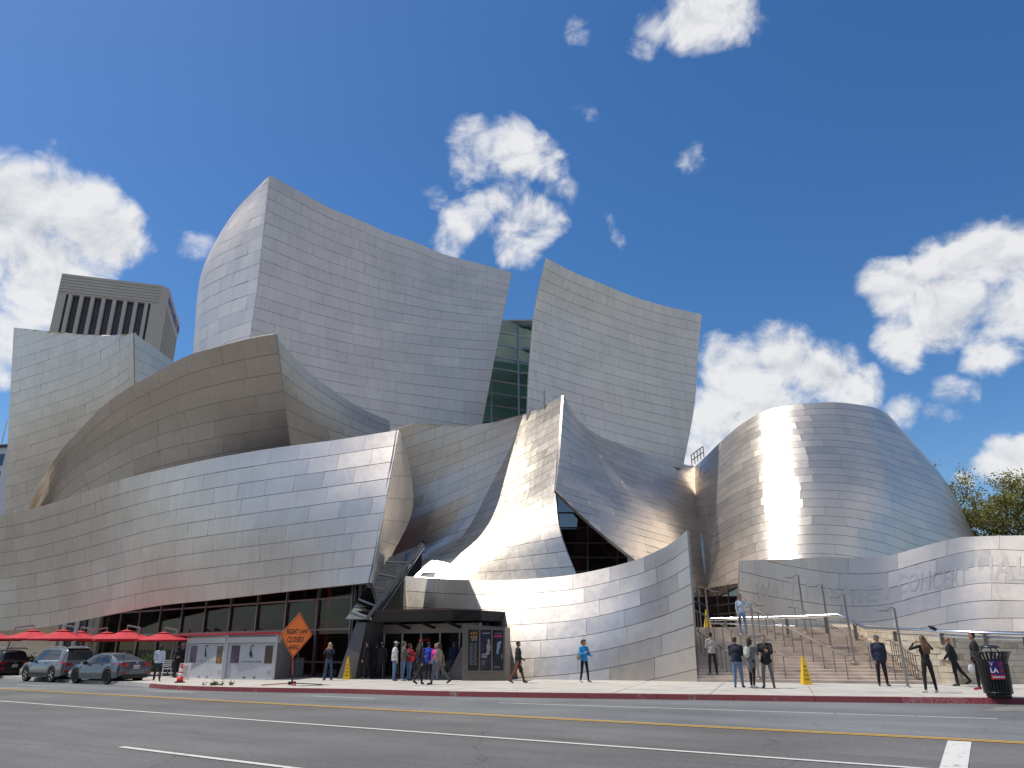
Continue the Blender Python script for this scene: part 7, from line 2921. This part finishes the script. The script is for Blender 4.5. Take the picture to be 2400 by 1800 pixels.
person(983, 1605, 1.76, -35, 'tall woman with long dark hair, navy top and black trousers striding on the pavement', (0.020, 0.028, 0.07), BLK_, outer=(0.018, 0.025, 0.062), hair=(0.035, 0.018, 0.01), hair_style='long', female=True, legs=((22, 6), (-26, 16)), arms=((25, 8, 60), (-15, 8, 15)), shoe=(.012, .012, .012))
person(1003, 1594, 1.68, -20, 'person in bright blue jacket standing at the ticket window', (0.02, 0.05, 0.40), NAVY, outer=(0.02, 0.05, 0.42), outer_len=.12, hair=(0.03, .02, .015))
person(1020, 1594.5, 1.62, 160, 'person in bright pink top and jeans behind the woman in beige', (0.75, 0.06, 0.35), DENIM, hair=(0.03, 0.02, 0.02), hair_style='bob', female=True, loose=.02, bag=('hand', (0.80, 0.05, 0.38), -1))
person(1027, 1604.5, 1.70, 75, 'brown haired woman in beige sweater and grey trousers walking left on the pavement', (0.26, 0.215, 0.175), (0.13, 0.125, 0.11), hair=(0.06, 0.03, 0.018), hair_style='bob', female=True, legs=((22, 5), (-26, 18)), arms=((22, 8, 25), (-22, 8, 10)), loose=.022, wide=.015, shoe=(.03, .03, .035))
person(1063, 1592.5, 1.72, 20, 'person in dark navy coat in the shade at the right ticket window', (0.012, 0.018, 0.05), NAVY, outer=(0.012, 0.018, 0.05), outer_len=.22, hair=(0.03, 0.025, 0.02))
# along the curved wall
person(1215, 1601, 1.73, -72, 'man in black coat and rust brown trousers walking past the curved steel wall', (0.20, 0.20, 0.19), (0.17, 0.055, 0.028), outer=(0.013, 0.013, 0.014), outer_len=.20, shoe=(0.16, 0.05, 0.025), hair=(0.02, 0.015, 0.012), legs=((24, 6), (-24, 14)), arms=((8, 6, 55), (-5, 8, 20)), loose=.02, skin=M_SKIND, bag=('hand', (0.02, 0.02, 0.02), 1))
person(1371, 1600, 1.70, -150, 'curly haired woman in bright blue jacket with shoulder bag before the curved wall', (0.012, 0.22, 0.50), BLK_, outer=(0.012, 0.24, 0.54), hair=(0.09, 0.045, 0.025), hair_style='curly', female=True, legs=((8, 4, 4), (-6, 8, 3)), arms=((10, 12, 70), (12, 10, 95)), shoe=(0.35, 0.35, 0.33), bag=('shoulder', (0.16, 0.14, 0.11), 1))
# on the stairs
person(0, 0, 1.74, 5, 'person in grey hoodie and black trousers climbing the stairs beside the steel wall', (0.34, 0.32, 0.29), BLK_, outer=(0.36, 0.335, 0.30), hair=(0.010, 0.010, 0.010), shoe=(.10, .11, .12), loose=.015, legs=((4, 4, 5), (0, 2, 5)), arms=((12, 10, 60, 20), (12, 10, 60, 20)), pos=on_stairs(1673, 1580))
person(0, 0, 1.80, 178, 'man in light blue shirt and jeans near the top step, hand at his face', (0.42, 0.50, 0.60), (0.18, 0.26, 0.40), hair=(0.05, 0.03, 0.02), skin=M_SKIND, hair_style='short', arms=((48, 30, 125, 30), (0, 8, 20)), shoe=(.55, .55, .52), legs=((6, 6), (-4, 2)), pos=on_stairs(1744, 1492, 30, 44), bag=('hand', (0.02, 0.02, 0.025), 1))
# the three talking
person(1733, 1612, 1.74, -25, 'man in navy hooded padded jacket and jeans seen from behind, left of three talking', NAVY, (0.13, 0.21, 0.34), outer=(0.013, 0.015, 0.032), hair=(0.05, 0.03, 0.02), wide=.03, arms=((20, 8, 70, 25), (20, 8, 70, 25)), shoe=(.02, .02, .022), legs=((2, 2, 4), (6, 4, 3)), head=(-20, 12), loose=.012)
person(1767, 1613.5, 1.70, -55, 'woman in grey cardigan and black tights with pale backpack, middle of three talking', (0.13, 0.13, 0.13), BLK_, outer=(0.14, 0.14, 0.14), outer_len=.30, hair=(0.05, 0.028, 0.018), hair_style='bob', female=True, bag=('backpack', (0.42, 0.44, 0.36)), arms=((25, 8, 60), (35, 8, 60)), shoe=(0.45, 0.43, 0.42), legs=((4, 3), (-6, 5)))
person(1803, 1613, 1.80, 155, 'bearded man in black jacket and grey jeans laughing, right of three talking', BLK_, (0.15, 0.155, 0.165), outer=(0.011, 0.011, 0.013), outer_len=.08, hair=(0.14, 0.07, 0.045), wide=.02, arms=((30, 10, 75, 25), (20, 14, 60, 20)), shoe=(.02, .03, .03), legs=((2, 2, 7), (4, 6, 6)), head=(15, 0))
# right-hand pavement
person(2072, 1608, 1.78, 170, 'older man in grey cap and navy zipped jacket standing with arms down by the stairs', (0.05, 0.055, 0.09), BLK_, outer=(0.016, 0.022, 0.05), outer_len=.08, hat=((0.11, 0.12, 0.14), 'cap'), hair=(.2, .2, .2), wide=.02, head=(40, 0), loose=.015, shoe=(0.025, 0.018, 0.015), skin=M_SKIND)
person(2184, 1624, 1.72, 4, 'woman with long brown hair in black sportswear, raising a camera', BLK_, (0.012, 0.012, 0.014), hair=(0.14, 0.07, 0.03), hair_style='long', female=True, arms=((62, 48, 128, 38), (62, 48, 128, 38)), shoe=(0.50, 0.47, 0.43), legs=((0, 0, 8), (0, 0, 8)))
person(2246, 1608, 1.73, 62, 'bald man in black jacket walking bent forward before the block wall', BLK_, (0.012, 0.012, 0.013), outer=(0.012, 0.014, 0.017), hair_style='grey_rim', hair=(.12, .1, .09), skin=mat('ruddy_skin', (0.55, 0.25, 0.17), 0.5), lean=7, legs=((2, 4), (-24, 12)), arms=((14, 8, 25), (-20, 10, 12)), wide=.02)
person(2304, 1617, 1.82, 68, 'dark haired man in black with a white bag and red shoes behind the litter bin', BLK_, (0.012, 0.012, 0.014), outer=(0.011, 0.011, 0.013), outer_len=.1, hair=(0.012, 0.010, 0.010), shoe=(0.40, 0.02, 0.025), bag=('hand', (0.62, 0.62, 0.62), -1), arms=((12, 8, 18), (-10, 8, 15)), legs=((10, 6), (-14, 8)), wide=.01, skin=M_SKIND)
finish_people()
# small dark bird perched on the rail
bp_ = at(2186, 1475, 28.4)
bird = wroot('bird', bp_)
tag(bird, 'small dark bird perched on the pipe rail above the woman taking photos', 'bird')
q = Prims()
q.ell(bp_ + Vector((0, 0, .05)), (.115, .07, .065), 0, Matrix.Rotation(R(18), 3, 'Y'))
q.ell(bp_ + Vector((-.10, 0, .10)), (.045, .04, .042), 0)
q.cap(bp_ + Vector((.08, 0, .03)), bp_ + Vector((.21, 0, -.02)), .04, .018, 0)
q.cap(bp_ + Vector((-.14, 0, .10)), bp_ + Vector((-.17, 0, .095)), .012, .005, 0)
for sx_ in (-1, 1):
    q.cap(bp_ + Vector((.0, .02 * sx_, .0)), bp_ + Vector((.0, .02 * sx_, -.05)), .008, .006, 0)
wpart(q.mesh().build('body', mat('dark_plumage', (0.03, 0.018, 0.018), 0.7)), bird)
# white chair on the terrace behind the walking woman
cp = gnd(389, 1588)
chair = wroot('chair', cp)
tag(chair, 'white metal terrace chair beside the woman in the pale blue jacket', 'chair')
M_CHW = mat('white_chair_paint', (0.70, 0.70, 0.69), 0.4)
cx2 = Vector((math.cos(.5), math.sin(.5), 0)); cy2 = Vector((-math.sin(.5), math.cos(.5), 0))
CP = lambda x, y, z: cp + cx2 * x + cy2 * y + Z * z
wpart(MB().hexa([CP(-.22, -.22, .43), CP(.22, -.22, .43), CP(.22, .22, .43), CP(-.22, .22, .43)], [CP(-.22, -.22, .455), CP(.22, -.22, .455), CP(.22, .22, .455), CP(-.22, .22, .455)]).build('seat', M_CHW), chair)
for x in (-1, 1):
    for y in (-1, 1):
        wpart(MB().tube([CP(x * .2, y * .2, .43), CP(x * .24, y * .24, 0)], .014, 6).build('leg', M_CHW), chair)
    wpart(MB().tube([CP(x * .2, .2, .45), CP(x * .2, .28, .88)], .014, 6).build('back_post', M_CHW), chair)
for k in range(4):
    wpart(MB().bar(CP(-.2, .22 + .02 * k, .58 + .09 * k), CP(.2, .22 + .02 * k, .58 + .09 * k), .015, .05).build('back_slat', M_CHW), chair)
